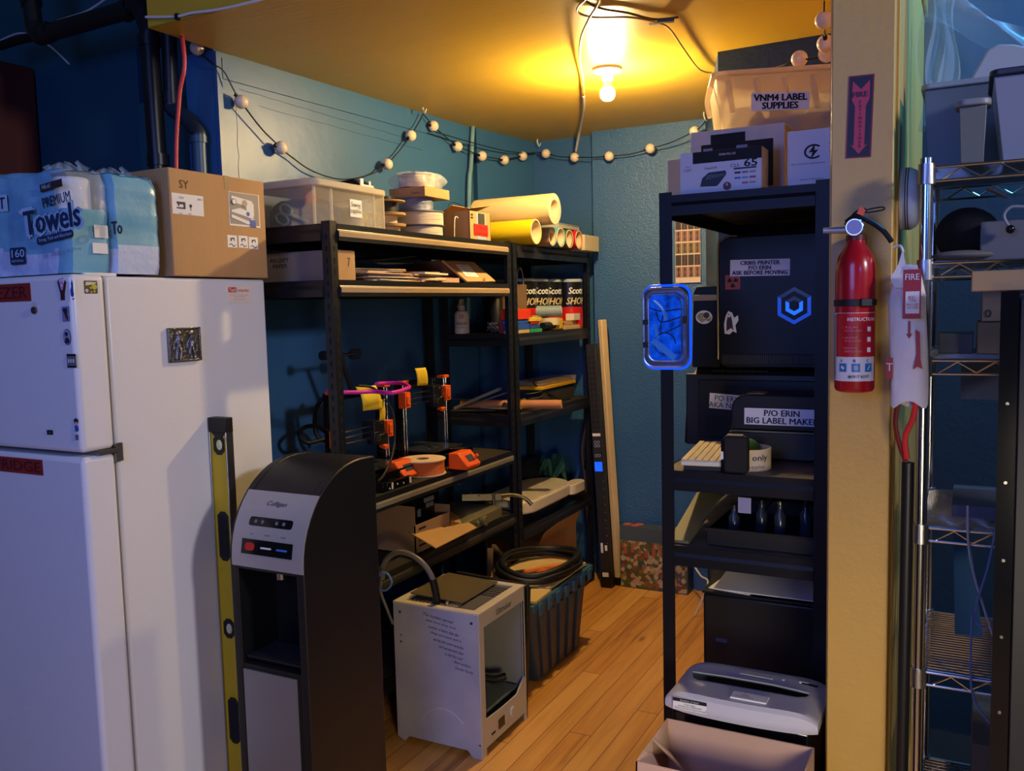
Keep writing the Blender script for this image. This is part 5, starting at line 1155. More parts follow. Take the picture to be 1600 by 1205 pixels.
for k in range(7): g.box(tx1, tx1+.010, ty0+.04+k*.085, ty0+.075+k*.085, Hh-.045, Hh+.004)
mesh('rim', g, mat('blue_tote_rim', (52, 92, 122), .4), t, bevel=.003)
ZQ = Hh+.0085
BD = mat('tan_board', 0)
TO = 'tools on top of the blue tote'
one('tan_board', G().obox((-1.69, 3.43, ZQ+.007), .30, .40, .012, 0, 0), mat('pale_board', (214, 184, 124), .6), 'tan board lying on the far side of the tote', 'board', smooth=False)
one('tan_board', G().obox((-1.62, 3.135, ZQ+.007), .20, .16, .010, .05), mat('pale_board', 0), 'smaller tan board at the near corner of the tote', 'board', smooth=False)
t = thing('black_hose_coil', 'thick black hose coiled in loops over the tote', 'hose', (-1.66, 3.36, ZQ+.015))
cx, cy = -1.675, 3.42
for k, (rx, ry, dz, dx) in enumerate(((.165, .235, .047, 0), (.155, .22, .072, .008), (.170, .225, .042, .002))):
    mesh('loop', G().tube([(cx+dx+rx*math.cos(2*PI*i/16), cy+ry*math.sin(2*PI*i/16), ZQ+dz+.012*math.sin(4*PI*i/16+k)) for i in range(16)], .0135, 10, 4, closed=True), RUBB, t)
one('orange_plier', G().tube([(-1.72, 3.36, ZQ+.026), (-1.68, 3.42, ZQ+.026), (-1.62, 3.50, ZQ+.026), (-1.58, 3.54, ZQ+.026)], .011, 10), mat('tan_orange_handle', (222, 140, 66), .5), 'tan orange handled tool lying inside the hose loops', 'tool')
one('orange_wedge', G().prism([(3.30, ZQ+.0145), (3.40, ZQ+.0145), (3.36, ZQ+.05), (3.31, ZQ+.045)], 'X', -1.64, -1.60), ORG, 'small bright orange wedge piece on the tote', 'tool', bevel=.003)
one('black_marker', G().cyl((-1.80, 3.30, ZQ+.022), (-1.73, 3.38, ZQ+.022), .0075, n=12), BLKP, 'black marker pen on the tan board by the plier', 'pen')
one('gold_clip', G().tube([(-1.83, 3.28, ZQ+.018), (-1.78, 3.30, ZQ+.02), (-1.76, 3.36, ZQ+.018)], .003, 6), mat('brass_bits', 0), 'bent brass wire at the left of the black marker', 'wire')

# ================================================================== leaning strips by the corner
t = thing('power_strip', 'tall black rack power strip with blue screen leaning at the corner', 'power strip', (-1.77, 4.45, 0))
pa, pb_ = Vector((-1.755, 4.445, .0)), Vector((-1.840, 4.475, 1.345))
dr = (pb_-pa).normalized(); ux = Vector((1, 0, 0)); ux = (ux-dr*ux.dot(dr)).normalized(); un = ux.cross(dr)
bs = (tuple(ux), tuple(dr), tuple(un))
L = (pb_-pa).length
def on(f, dx=0, dn=0): return tuple(pa+dr*(L*f)+ux*dx+un*(.022+dn))
def slab(g, f0, f1, w_, dn0, dn1):
    v = []
    for dn in (dn0, dn1):
        for f, s in ((f0, -1), (f0, 1), (f1, 1), (f1, -1)): v.append(pa+dr*(L*f)+ux*(s*w_/2)+un*dn)
    return g.add(v, [(3, 2, 1, 0), (4, 5, 6, 7), (0, 1, 5, 4), (1, 2, 6, 5), (2, 3, 7, 6), (3, 0, 4, 7)])
case = mesh('case', slab(G(), .012, 1, .056, -.022, .022), mat('strip_black', (34, 34, 38), .5), t, bevel=.002)
mesh('end_block', slab(G(), 0.0, .07, .066, -.028, .024), BLKP, t, bevel=.002)
g = G()
for i in range(14):
    f = .66+.022*i
    for dx in (-.012, .012): poly2(g, circ(.0075, 8), on(f, dx), None, .001, bs)
mesh('outlet_bank', g, mat('outlet_dark', (12, 12, 13), .6), case, smooth=False)
panel('white_label', on(.630), None, .046, .016, PAPER, case, basis=bs)
g = G()
for f in (.585, .600, .545):
    for dx in (-.010, .008): 
        poly2(g, circ(.0085, 10), on(f, dx), None, .0008, bs)
split('white_mark', g, mat('mark_white', (170, 170, 190), .5), case, smooth=False)
g = G()
for f in (.585, .600, .545):
    for dx in (-.010, .008): poly2(g, circ(.0058, 10), on(f, dx), None, .0014, bs)
split('mark_centre', g, mat('strip_black', 0), case, smooth=False)
panel('blue_screen', on(.500), None, .044, .052, mat('screen_blue', (20, 92, 250), .3, emit=1.0), case, basis=bs, d=.001)
g = G()
for i in range(9): poly2(g, circ(.0022, 8), on(.44-.032*i, .022), None, .0008, bs)
split('indicator_dot', g, mat('mark_white', 0), case, smooth=False)
panel('barcode_label', on(.165, -.012), None, .014, .055, PAPER, case, basis=bs); panel('barcode_label', on(.165, .012), None, .014, .030, PAPER, case, basis=bs); panel('end_label', on(.055, 0, .003), None, .036, .024, PAPER, case, basis=bs)
t = thing('light_tube', 'long cream rectangular tube leaning against the corner beside the power strip', 'tube', (-1.715, 4.50, 0))
qa, qb = Vector((-1.712, 4.505, .0)), Vector((-1.806, 4.545, 1.475))
mesh('tube', G().bar(qa+(qb-qa)*.028, qb, .042, .030), mat('cream_tube', (222, 192, 142), .4), t, bevel=.004)
mesh('end_cap', G().bar(qa, qa+(qb-qa)*.03, .046, .034), BLKP, t, bevel=.002)
one('thin_cord', G().tube([(-1.83, 4.555, 1.46), (-1.805, 4.555, 1.455), (-1.775, 4.56, 1.38), (-1.77, 4.562, 1.0), (-1.75, 4.562, .5), (-1.72, 4.56, .1), (-1.70, 4.56, .004)], .003, 6), RUBB, 'thin black cord curving down the wall behind the cream tube', 'cable')

# board game carton
GP = bpy.data.materials.new('busy_print'); GP.use_nodes = True; nt = GP.node_tree; b = nt.nodes['Principled BSDF']; b.inputs['Roughness'].default_value = .4
tc = nt.nodes.new('ShaderNodeTexCoord'); vo = nt.nodes.new('ShaderNodeTexVoronoi'); vo.inputs['Scale'].default_value = 46; nt.links.new(tc.outputs['Object'], vo.inputs['Vector'])
sx = nt.nodes.new('ShaderNodeSeparateColor'); nt.links.new(vo.outputs['Color'], sx.inputs[0])
rp = nt.nodes.new('ShaderNodeValToRGB'); rp.color_ramp.interpolation = 'CONSTANT'
cols = [(96, 92, 44), (140, 120, 60), (70, 84, 60), (176, 150, 110), (112, 70, 48), (62, 78, 92), (190, 170, 140), (150, 84, 50), (84, 104, 56)]
el = rp.color_ramp.elements; el[0].color = (*lin(cols[0]), 1); el[1].position = .11; el[1].color = (*lin(cols[1]), 1)
for i in range(2, 9): e = el.new(i/9); e.color = (*lin(cols[i]), 1)
nt.links.new(sx.outputs[0], rp.inputs[0]); nt.links.new(rp.outputs[0], b.inputs['Base Color'])
t = thing('board_game_box', 'large colourful illustrated box leaning on the back wall', 'box', (-1.50, 4.53, 0))
c_ = mesh('box', G().box(-1.695, -1.312, 4.478, 4.562, 0, .345), mat('box_slate_top', (70, 84, 92), .5), t, bevel=.002)
c2_ = mesh('printed_front', G().box(-1.690, -1.318, 4.4765, 4.478, .006, .265), GP, c_, smooth=False)
g = G()
for i in range(26): 
    poly2(g, circ(.009+random.random()*.006, 6), (-1.67+random.random()*.35, 4.4762, .02+random.random()*.15), 'F', .0008+.00004*i)
mesh('printed_pattern', g, mat('hex_cream', (176, 162, 122), .5), c2_, smooth=False)
g = G()
for i in range(9): 
    x = -1.66+i*.040; h_ = .03+.05*random.random(); poly2(g, [(-.010, 0), (.010, 0), (.008, h_*.7), (0, h_), (-.008, h_*.7)], (x, 4.4762, .17+random.random()*.04), 'F', .0022+.00004*i)
mesh('printed_skyline', g, mat('tower_rust', (168, 92, 60), .5), c2_, smooth=False)
g = G()
for x, y in ((-1.665, 4.52), (-1.615, 4.505), (-1.60, 4.54)): poly2(g, circ(.024, 6), (x, y, .345), 'T', .0012)
split('orange_hex', g, mat('hex_orange', (226, 96, 60), .5), c_, smooth=False)
pe = mesh('purple_figure', G().prism([(-1.36, .05), (-1.34, .05), (-1.345, .12), (-1.355, .12)], 'Y', 4.4755, 4.477), mat('sticker_purple', (96, 62, 120), .5), c2_)

# photo contact sheet on the back wall
t = thing('photo_sheet', 'sheet of small photos in a grid pinned on the back wall', 'poster', (-1.375, 4.578, 1.59))
a = (-1.3960, 4.5740, 1.9990); b = (-1.2610, 4.5740, 1.6620)
x0, x1, z0, z1 = a[0], b[0], b[2], a[2]+.005
s_ = mesh('sheet', G().box(x0, x1, 4.572, 4.5735, z0, z1), mat('sheet_pink_white', (206, 190, 176), .6), t)
pm = [mat('photo_skin', (136, 96, 84), .6), mat('photo_dark', (50, 36, 36), .6), mat('photo_gold', (120, 100, 66), .6), mat('photo_plum', (78, 52, 70), .6)]
g = G(); g2 = G(); W_ = (x1-x0)/4; Hq = (z1-z0-.03)/5
for i in range(4):
    for j in range(5):
        cx, cz = x0+W_*(i+.5), z0+.025+Hq*(j+.5)
        g.mi((i*3+j) % 3); poly2(g, R_(-W_*.46, W_*.46, -Hq*.45, Hq*.45), (cx, 4.572, cz), 'F', .0006)
        g2.mi((i+j*2) % 2); poly2(g2, [(-W_*.2, -Hq*.4), (W_*.22, -Hq*.35), (W_*.10, 0), (W_*.2, Hq*.3), (0, Hq*.42), (-W_*.2, Hq*.25), (-W_*.05, 0)], (cx, 4.572, cz), 'F', .001)
mesh('photo_grid', g, pm[:3], s_, smooth=False); mesh('printed_figure_pattern', g2, [pm[1], pm[3]], s_, smooth=False)
one('white_power_cable', G().tube([(-1.3060, 4.4500, 0.2370), (-1.2650, 4.4000, 0.2030), (-1.1930, 4.3000, 0.1730), (-1.1300, 4.2000, 0.1700), (-1.19, 4.18, .004)], .0045, 8), WHT, 'white power cord dropping behind the black rack near the game box', 'cable')

# ================================================================== RIGHT BLACK RACK (narrow end towards the camera)
BLK2 = mat('smooth_black_paint', (11, 12, 18), .45, spec=.3)
RY0, RY1, QX0, QX1 = 2.38, 3.29, -.772, -.322
t = thing('narrow_rack', 'narrow black rack by the yellow column holding printers and the shredder', 'shelving', (-.547, 2.835, 0))
for x, sx in ((QX0, 1), (QX1, -1)):
    for y, sy in ((RY0, 1), (RY1, -1)):
        W_ = .036
        mesh('post', G().prism([(x, y), (x+sx*W_, y), (x+sx*W_, y+sy*.003), (x+sx*.003, y+sy*.003), (x+sx*.003, y+sy*W_), (x, y+sy*W_)], 'Z', 0, 1.862), BLK2, t, smooth=False)
SH = (.10, .872, 1.088, 1.853)
gran = mat('worn_shelf_top', (96, 90, 82), .5, noise=.5, nscale=14, rgb2=(44, 42, 40))
for i, z in enumerate(SH):
    mesh('shelf', G().box(QX0+.005, QX1-.005, RY0+.005, RY1-.005, z-.016, z-.001), gran if i else DECK, t, smooth=False)
    b = [(0, 0), (.004, 0), (.004, -.020), (.012, -.030), (.012, -.056), (0, -.056)]
    for y, d in ((RY0, -1), (RY1, 1)): mesh('beam', G().prism([(y+d*(p-.0015)*.5, z+q) for p, q in b], 'X', QX0+.036, QX1-.036), BLK2, t, smooth=False)
    for x, d in ((QX1, 1), (QX0, -1)): mesh('beam', G().prism([(x+d*(p-.0015)*.5, z+q) for p, q in b], 'Y', RY0+.036, RY1-.036), BLK2, t, smooth=False)
ZR = SH[3]
# ---- boxes on the top shelf
t = thing('ink_box', 'white multipack ink box marked CLI-65 at the front of the rack top', 'box', (-.61, 2.45, ZR))
x0, x1, y0, y1, z1 = -.722, -.500, 2.415, 2.50, ZR+.115
lb = mat('box_bluish_white', (214, 214, 224), .45)
bx = mesh('carton', G().box(x0, x1, y0, y1, ZR, z1), lb, t, bevel=.0015)
mesh('raised_back', G().box(x0+.035, x1+.012, y1+.001, y1+.008, ZR+.02, z1+.032), BLKM, t, bevel=.002)
panel('hang_slot', (x0+.15, y1+.0009, z1+.018), 'F', .030, .008, mat('slot_grey', (120, 122, 140), .4), t)
panel('printed_square', (x0+.055, y1+.0009, z1+.012), 'F', .026, .018, mat('slot_grey', 0), t)
p = panel('black_band', ((x0+x1)/2+.018, y0-.0002, z1-.016), 'F', .186, .031, INK, bx)
text('PIXMA PRO 200', ((x0+x1)/2+.020, y0-.001, z1-.013), 'F', .044, PAPER, p, h=.006)
text('CLI-', (x0+.152, y0-.0004, z1-.045), 'F', .026, INK, bx, h=.009)
text('65', (x0+.193, y0-.0004, z1-.041), 'F', .034, INK, bx, h=.019, bold=.04)
panel('bar', (x0+.178, y0-.0004, z1-.054), 'F', .060, .0045, mat('slate_bar', (52, 56, 84), .5), bx)
for j, cs in enumerate((((30, 34, 60), (120, 120, 150), (150, 150, 160)), ((50, 110, 180), (110, 160, 210), (180, 50, 90)), ((0, 0, 0), (190, 90, 130), (160, 150, 150)))):
    for i, c_ in enumerate(cs):
        if sum(c_): panel('ink_swatch', (x0+.158+i*.020, y0-.0004, z1-.065-j*.014), 'F', .016, .005, mat('sw_%d_%d' % (i, j), c_, .5), bx)
g = G(); c = (x0+.092, y0-.0004, z1-.076)
poly2(g, [(-.036, -.018), (-.030, .004), (-.012, .018), (.034, .020), (.036, .010), (.018, -.012), (.010, -.020)], c, 'F', .0006)
mesh('cartridge_picture', g, mat('picture_dark', (34, 36, 44), .5), bx, smooth=False)
g = G()
for i in range(7): poly2(g, [(-.020+.007*i, -.002+.001*i), (-.016+.007*i, 0+.001*i), (-.010+.007*i, .012), (-.014+.007*i, .012)], c, 'F', .0012)
mesh('cartridge_ridges', g, mat('picture_grey2', (110, 112, 122), .5), bx, smooth=False)
text('ChromaLife100', (x0+.085, y0-.0004, z1-.046), 'F', .034, gi, bx, h=.006, shear=.3); text('Z Poster', (x0+.022, y0-.0004, z1-.038), 'F', .015, gi, bx, h=.004); text('Encre authentique\nTinta genuina', (x0+.022, y0-.0004, z1-.048), 'F', .022, gi, bx, h=.008)
g = G(); poly2(g, circ(.011, 20), (x0+.130, y0-.0004, z1-.098), 'F', .0014); mesh('badge', g, mat('badge_plum', (110, 40, 60), .5), bx, smooth=False)
text('8', (x0+.130, y0-.0019, z1-.094), 'F', .005, PAPER, bx, h=.007)
# light carton behind with a black print
t = thing('white_printer_carton', 'tall white carton with black printed corner standing behind the ink box', 'box', (-.61, 2.70, ZR))
a = (-0.6950, 2.6000, 2.0510)
bx = mesh('carton', G().box(-.745, -.475, 2.60, 2.86, ZR, a[2]+.006), mat('cream_white_carton', (214, 200, 184), .5), t, bevel=.002)
panel('black_print', (-.635, 2.5997, a[2]-.03), 'F', .10, .045, INK, bx); panel('side_print', (-.4748, 2.70, a[2]-.12), 'R', .05, .09, mat('tan_print', (150, 126, 100), .6), bx); panel('side_mark', (-.4748, 2.80, a[2]-.13), 'R', .03, .04, INK, bx)
t = thing('lightning_carton', 'white carton with round lightning bolt emblem beside the column', 'box', (-.39, 2.52, ZR))
a = (-0.4460, 2.4600, 2.0040); zt_ = a[2]
bx = mesh('carton', G().box(a[0]+.003, -.292, 2.46, 2.585, ZR, zt_), lb, t, bevel=.002)
c = (-0.3760, 2.4600, 1.9460)
g = G()
for i in range(20):
    q0, q1 = math.radians(45+i*13.5), math.radians(45+(i+1)*13.5)
    poly2(g, [(.024*math.cos(q0), .019*math.sin(q0)), (.019*math.cos(q0), .0145*math.sin(q0)), (.019*math.cos(q1), .0145*math.sin(q1)), (.024*math.cos(q1), .019*math.sin(q1))], c, 'F', .0008)
poly2(g, [(.004, .020), (-.012, -.002), (-.002, -.001), (-.008, -.020), (.012, .004), (.002, .003)], c, 'F', .0012)
mesh('bolt_emblem', g, INK, bx, smooth=False)
text('Any Power Industries', (-0.3900, 2.4600, 1.9160), 'F', .085, gi, bx, h=.004); text('Green Systems', (-0.3800, 2.4600, 1.8750), 'F', .060, gi, bx, h=.005)
one('small_cream_carton', G().box(-.822, -.750, 2.62, 2.75, ZR, ZR+.135), mat('cream_board', 0), 'small cream box peeking out left of the white carton', 'box', bevel=.002)
# label supplies tub, turned on the boxes
a = (-0.6950, 2.6600, 2.2280)
zb = 2.0510+.007
TR = .32
P0_ = (-0.6900, 2.6600, 2.0750)
t = thing('label_tub', 'clear lidded tub labelled VNM4 LABEL SUPPLIES on top of the white boxes', 'storage box', (P0_[0]+.004, P0_[1], zb), rz=TR)
def inside(x, y): return (P0_[0]+.004+x*math.cos(TR)-y*math.sin(TR), P0_[1]+x*math.sin(TR)+y*math.cos(TR))
hh = a[2]-.006-zb; LW, LD = .43, .28
mesh('tub_body', tub(G(), 0, LW, 0, LD, 0, hh, .020), cloudy('cloudy_plastic', (248, 232, 196), .45, .6, .3), t, bevel=.006)
g = G()
for i in range(5): g.bar((.05+i*.080, .010, .06), (.035+i*.080, -.001, hh-.012), .022, .006)
split('rib', g, cloudy('cloudy_rib', (250, 236, 204), .4, .6, .3), t, bevel=.002)
mesh('lid', G().prism(rrect(-.012, LW+.012, -.012, LD+.012, .03), 'Z', hh, hh+.014).prism(rrect(.006, LW-.006, .006, LD-.006, .03), 'Z', hh+.014, hh+.019), cloudy('cloudy_lid', (250, 232, 192), .12, .55, .35), t, bevel=.004)
mesh('end_handle', G().tube([(-.008, .12, hh-.004), (-.018, .10, hh-.05), (-.012, .08, hh-.10)], .008, 8), cloudy('cloudy_lid', 0, 0, 0), t)
cq = (.185, -.003, hh*.50)
p = panel('label_sheet', cq, 'F', .165, .052, PAPER, t, d=.0012, rot=-.03)
text('VNM4 LABEL\nSUPPLIES', (cq[0], cq[1]-.0014, cq[2]), 'F', .150, INK, p, h=.042, bold=.06, rot=-.03, line=.85)
IN_ = mat('grey_blue_contents', (84, 92, 116), .7)
def put(o, x, y): q = inside(x, y); o.location = (q[0], q[1], o.location[2]); o.rotation_euler = (0, 0, TR)
put(one('blue_white_packet', G().box(-.065, .065, -.018, .018, zb+.005, zb+.045), mat('packet_blue', (88, 108, 168), .5), 'blue and white packet inside the label tub under its label', 'packet', bevel=.002), .18, .050)
put(cloth_lump('supply_bundle', -.055, .055, -.06, .06, zb+.006, zb+.10, mat('grey_green_bundle', (120, 118, 96), .7, bump=.5, bscale=20), 'grey green bundle inside the left of the label tub', 'bundle', sd=2), .105, .135)
put(cloth_lump('supply_bundle', -.065, .065, -.08, .08, zb+.006, zb+.095, IN_, 'dark blue bundle inside the right of the label tub', 'bundle', sd=4), .335, .115)
put(one('label_paper_roll', G().ring((-.05, 0, zb+.044), (.05, 0, zb+.044), .038, .016), mat('cream_board', 0), 'cream roll of labels inside the label tub', 'roll'), .22, .12)

# ---- black cased printer with hexagon emblem, standing on the second black machine
Z8 = SH[2]
t = thing('large_black_machine', 'wide black machine labelled PO ERIN, bottom of the stack on the rack', 'printer', (-.53, 2.95, Z8))
y0 = 2.82
zt2 = 1.3300
mesh('case', G().prism([(-0.8400, Z8+.004), (-.335, Z8+.004), (-.335, zt2), (-0.8020, zt2), (-0.8400+.008, zt2-.10)], 'Y', y0+.012, 3.24), BLKP, t, bevel=.006)
mesh('top_bevel', G().prism([(y0+.002, zt2-.006), (y0+.05, zt2+.014), (3.23, zt2+.014), (3.23, zt2)], 'X', -0.8070, -.345), mat('dark_khaki_edge', (48, 44, 42), .38), t, bevel=.003)
mesh('cassette_front', G().box(-0.8290, -.337, y0, y0+.012, Z8+.004, zt2-.004), BLKP, t, bevel=.004)
mesh('inset_door', G().box(-0.7860, -.350, y0-.006, y0, Z8+.030, zt2-.022), mat('slate_black', (18, 19, 25), .45, spec=.35), t, bevel=.005)
g = G()
for i in range(22): g.box(-.765+i*.0064, -.763+i*.0064, y0-.0075, y0-.0058, Z8+.055, Z8+.100)
for i in range(60): g.box(-.765+i*.0066, -.7635+i*.0066, y0-.0075, y0-.0058, zt2-.085, zt2-.040)
for i in range(20): g.box(-.74+i*.009, -.735+i*.009, y0+.004, y0+.03, zt2+.0035, zt2+.0085)
mesh('vent_grille', g, BLKM, t, smooth=False)
c = (-0.6920, 2.8130, 1.2390); p = panel('label_sheet', (c[0]+.018, c[1], c[2]-.003), 'F', .150, .049, PAPER, t, d=.001, rot=-.06)
text('PO ERIN\nAKA NOVA', (c[0]+.004, c[1]-.0014, c[2]-.003), 'F', .124, INK, p, h=.040, rot=-.06, line=.85)

zb = zt2+.0145
t = thing('black_case_printer', 'black printer case with glowing blue hexagon emblem and CR805 label', 'printer', (-.52, 2.95, zb))
yf = 2.79
xl = -0.7140; zt3 = 1.7620
pts = rrect(xl, -.336, zb+.003, zt3, .035, 6)
mesh('main_case', G().prism(pts, 'Y', yf, 3.22), mat('satin_black_case', (14, 15, 20), .4, spec=.3), t, bevel=.006)
mesh('lit_edge', G().tube([(xl-.0005, yf+.004, zb+.03), (xl-.0005, yf+.004, zt3-.05), (xl+.010, yf+.004, zt3-.014), (xl+.035, yf+.004, zt3), (xl+.06, yf+.004, zt3)], .0035, 8), mat('bronze_edge_light', (120, 104, 78), .3, .6), t)  # warm light along the case edge, built as a bronze tube
xs0 = -0.8080
mesh('side_module', G().prism([(xs0, zb+.003), (xl-.001, zb+.003), (xl-.001, 1.6100), (xs0+.018, 1.6100), (xs0+.006, 1.6100-.02)], 'Y', 2.82, 3.20), mat('satin_black_case', 0), t, bevel=.003)
mesh('side_ledge', G().prism([(xs0+.002, 1.5630), (xl-.002, 1.5630), (xl-.002, 1.5820), (xs0+.012, 1.5820)], 'Y', 2.805, 2.8185), mat('bronze_lit_edge', (150, 126, 88), .35, .5), t, bevel=.001)  # ledge coloured bronze for the warm light it catches
mesh('lower_grille', G().box(xl+.012, -.345, yf-.004, yf, zb+.015, zb+.048), BLKM, t)
g = G()
for i in range(50): g.box(xl+.018+i*.0065, xl+.0205+i*.0065, yf-.0052, yf-.0038, zb+.018, zb+.045)
mesh('grille_bars', g, mat('grille_grey', (44, 46, 54), .5), t, smooth=False)
c = (-0.5840, 2.7900, 1.6610); p = panel('label_sheet', c, 'F', .182, .051, mat('label_lilac', (205, 200, 216), .6), t, d=.001, rot=-.02)
text('CR805 PRINTER\nP/O ERIN\nASK BEFORE MOVING', (c[0], c[1]-.0013, c[2]), 'F', .168, mat('label_navy_ink', (28, 32, 72), .7), p, h=.043, bold=.05, rot=-.02, line=.85)
c = (-0.6670, 2.7900, 1.6190); p = panel('warning_square', c, 'F', .047, .045, mat('warning_orange', (150, 62, 44), .5), t)
g = G()
for k in range(3):
    q = math.radians(30+120*k); r0, r1 = .004, .017
    poly2(g, [(r0*math.cos(q+s*.5), r0*math.sin(q+s*.5)) for s in (-1, 1)]+[(r1*math.cos(q+s*.5), r1*math.sin(q+s*.5)) for s in (1, 0, -1)], c, 'F', .0016)
mesh('trefoil', g, INK, p, smooth=False)
c = (-0.7670, 2.8190, 1.5100); sticker('elephant_sticker', [(circ(.026, 20, 1.05, .85), wh), ([(-.024, .004), (-.014, .014), (.0, .014), (-.002, -.004), (.016, -.004), (.022, .004), (.024, -.006), (.018, -.016), (.006, -.010), (-.008, -.018), (-.020, -.006)], mat('sticker_pale_olive', (150, 150, 110), .5)), (circ(.010, 14, cx=.008, cy=.006), gi)], c, 'F', t, 'pale sticker of a small round elephant')
c = (-0.6730, 2.7900, 1.4930); sticker('angel_sticker', [([(-.020, -.036), (-.022, -.006), (-.016, .022), (-.008, .036), (.004, .030), (.010, .014), (.022, .022), (.024, .006), (.014, -.010), (.018, -.034), (.006, -.028), (-.004, -.038)], wh), ([(-.014, -.028), (-.014, .002), (-.008, .028), (.000, .022), (.004, .004), (.008, -.026), (.0, -.018)], dk2), (circ(.0045, 10, cx=-.005, cy=.020), wh)], c, 'F', t, 'white edged sticker of a winged figure')
# hexagon emblem, lower half lit blue
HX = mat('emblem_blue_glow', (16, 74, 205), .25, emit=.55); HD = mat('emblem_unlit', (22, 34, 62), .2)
c = (-0.4800, 2.7900, 1.5410)
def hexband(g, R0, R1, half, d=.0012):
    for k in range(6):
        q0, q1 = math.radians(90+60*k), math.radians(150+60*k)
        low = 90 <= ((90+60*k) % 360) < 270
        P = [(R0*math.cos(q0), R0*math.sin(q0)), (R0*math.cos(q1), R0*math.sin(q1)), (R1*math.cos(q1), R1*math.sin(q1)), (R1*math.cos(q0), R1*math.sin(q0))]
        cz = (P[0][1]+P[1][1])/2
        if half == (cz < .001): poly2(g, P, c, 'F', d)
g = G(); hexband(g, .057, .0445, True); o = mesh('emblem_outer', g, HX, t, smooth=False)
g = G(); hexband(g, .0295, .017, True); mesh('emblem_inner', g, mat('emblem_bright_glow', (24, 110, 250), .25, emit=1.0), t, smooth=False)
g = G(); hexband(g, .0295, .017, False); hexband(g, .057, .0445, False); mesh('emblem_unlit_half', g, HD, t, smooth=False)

# ---- label maker, bowl, black camera like device, keyboard, lime
t = thing('label_maker', 'black rounded machine labelled BIG LABEL MAKER in front on the middle shelf', 'label printer', (-.45, 2.55, Z8))
yl = 2.62
xl_ = -0.6370; zl1 = 1.2840; zl0 = 1.1260; zs = 1.1760
P = [(xl_, zs), (xl_+.004, zs+.045)]+[(xl_+.055-.051*math.cos(PI/2*i/6), zl1-.045+.045*math.sin(PI/2*i/6)) for i in range(7)]+[(-.345, zl1), (-.345, zs)]
mesh('upper_case', G().prism(P, 'Y', yl, 2.78), mat('slate_black', 0), t, bevel=.006)
mesh('seam', G().box(xl_+.004, -.34, yl-.001, 2.77, zs-.0045, zs-.0005), mat('khaki_seam', (110, 108, 84), .5), t)
Q = [(xl_-.004, zs-.005), (xl_+.0, zs-.02), (xl_+.04, Z8+.022), (xl_+.10, Z8+.002), (-.40, Z8+.002), (-.36, Z8+.030), (-.34, Z8+.034), (-.34, zs-.005)]
mesh('lower_case', G().prism(Q, 'Y', yl+.004, 2.78), BLKP, t, bevel=.004)
c = (-0.4850, 2.6170, 1.2190); p = panel('label_sheet', (c[0], c[1], c[2]), 'F', .214, .049, mat('label_lilac_bright', (212, 210, 226), .6), t, d=.0012)
text('P/O ERIN\nBIG LABEL MAKER', (c[0]+.002, c[1]-.0016, c[2]), 'F', .204, mat('label_navy_ink', 0), p, h=.040, bold=.04, line=.9)
mesh('top_highlight_strip', G().box(xl_+.05, xl_+.10, 2.63, 2.70, zl1, zl1+.0015), mat('bronze_lit_edge', 0), t)  # painted highlight: thin bronze strip on the case top
a = (-0.5500, 2.5270, 1.0890)
t = thing('paper_cup_ring', 'white round band printed only and supplies behind the black gadget', 'container', (a[0], a[1]+.035, Z8))
r = .066; cx, cy = -0.5560, 2.49
lbp = mesh('band', G().ring((cx, cy, Z8), (cx, cy, Z8+.060), r, r-.003, 48), mat('warm_white_paper', (220, 204, 178), .6), t)
def cyl_text(s, ang, zz, w_, h_, r, cx, cy, z0, mm, par, bold=0):
    o = text(s, (0, 0, 0), None, w_, mm, par, h=h_, bold=bold, basis=((1, 0, 0), (0, 0, 1), (0, -1, 0))); off = Vector(ROOT[o.name])
    for v in o.data.vertices:
        p = v.co+off; a = ang+p.x/r; v.co = Vector((cx+(r+.0008)*math.cos(a), cy+(r+.0008)*math.sin(a), z0+zz+p.z))-off
cyl_text('use read only', -1.57, .036, .150, .022, r, cx, cy, Z8, INK, lbp, .01); cyl_text('desk supplies', -1.22, .012, .085, .012, r, cx, cy, Z8, INK, lbp)
t = thing('green_ball', 'green ball sitting in the white printed band', 'ball', (cx, cy+.02, Z8+.017))
mesh('ball', G().sphere((cx+.0, cy+.02, Z8+.049), .032, 18), mat('lime_green', (62, 108, 62), .5), t)
t = thing('black_gadget', 'upright black rounded gadget with tan top by the keyboard', 'gadget', (-.562, 2.412, Z8))
mesh('body', G().prism(rrect(-.598, -.530, Z8+.001, Z8+.105, .012), 'Y', 2.383, 2.408), BLKM, t, bevel=.006)
mesh('bezel', G().prism(rrect(-.603, -.596, Z8+.012, Z8+.095, .003), 'Y', 2.382, 2.405), BLKG, t, bevel=.001)
mesh('top_plate', G().box(-.588, -.545, 2.386, 2.405, Z8+.105, Z8+.108), mat('tan_plate', (150, 134, 100), .5), t)
panel('small_label', (-.600, 2.3815, Z8+.05), 'F', .008, .022, PAPER, t)
t = thing('keyboard', 'thin white keyboard lying at the left end of the middle shelf', 'keyboard', (-.69, 2.55, Z8))
KR = .12
def kq(x, y): 
    ca, sa = math.cos(KR), math.sin(KR); return (-.685+x*ca-y*sa, 2.545+x*sa+y*ca)
g = G(); pl = [kq(-.052, -.155), kq(.066, -.155), kq(.066, .2), kq(-.052, .2)]
kb = mesh('plate', G().prism(pl, 'Z', Z8+.014, Z8+.028), mat('keyboard_white', (222, 214, 196), .4), t, bevel=.003)
mesh('underside', G().prism([kq(-.045, -.145), kq(.058, -.145), kq(.058, .19), kq(-.045, .19)], 'Z', Z8, Z8+.0135), BLKP, t)
g = G()
for j in range(17):
    for i in range(6):
        x, y = kq(-.042+i*.0195, -.143+j*.0205); g.obox((x, y, Z8+.0300), .0165, .0180, .0035, KR)
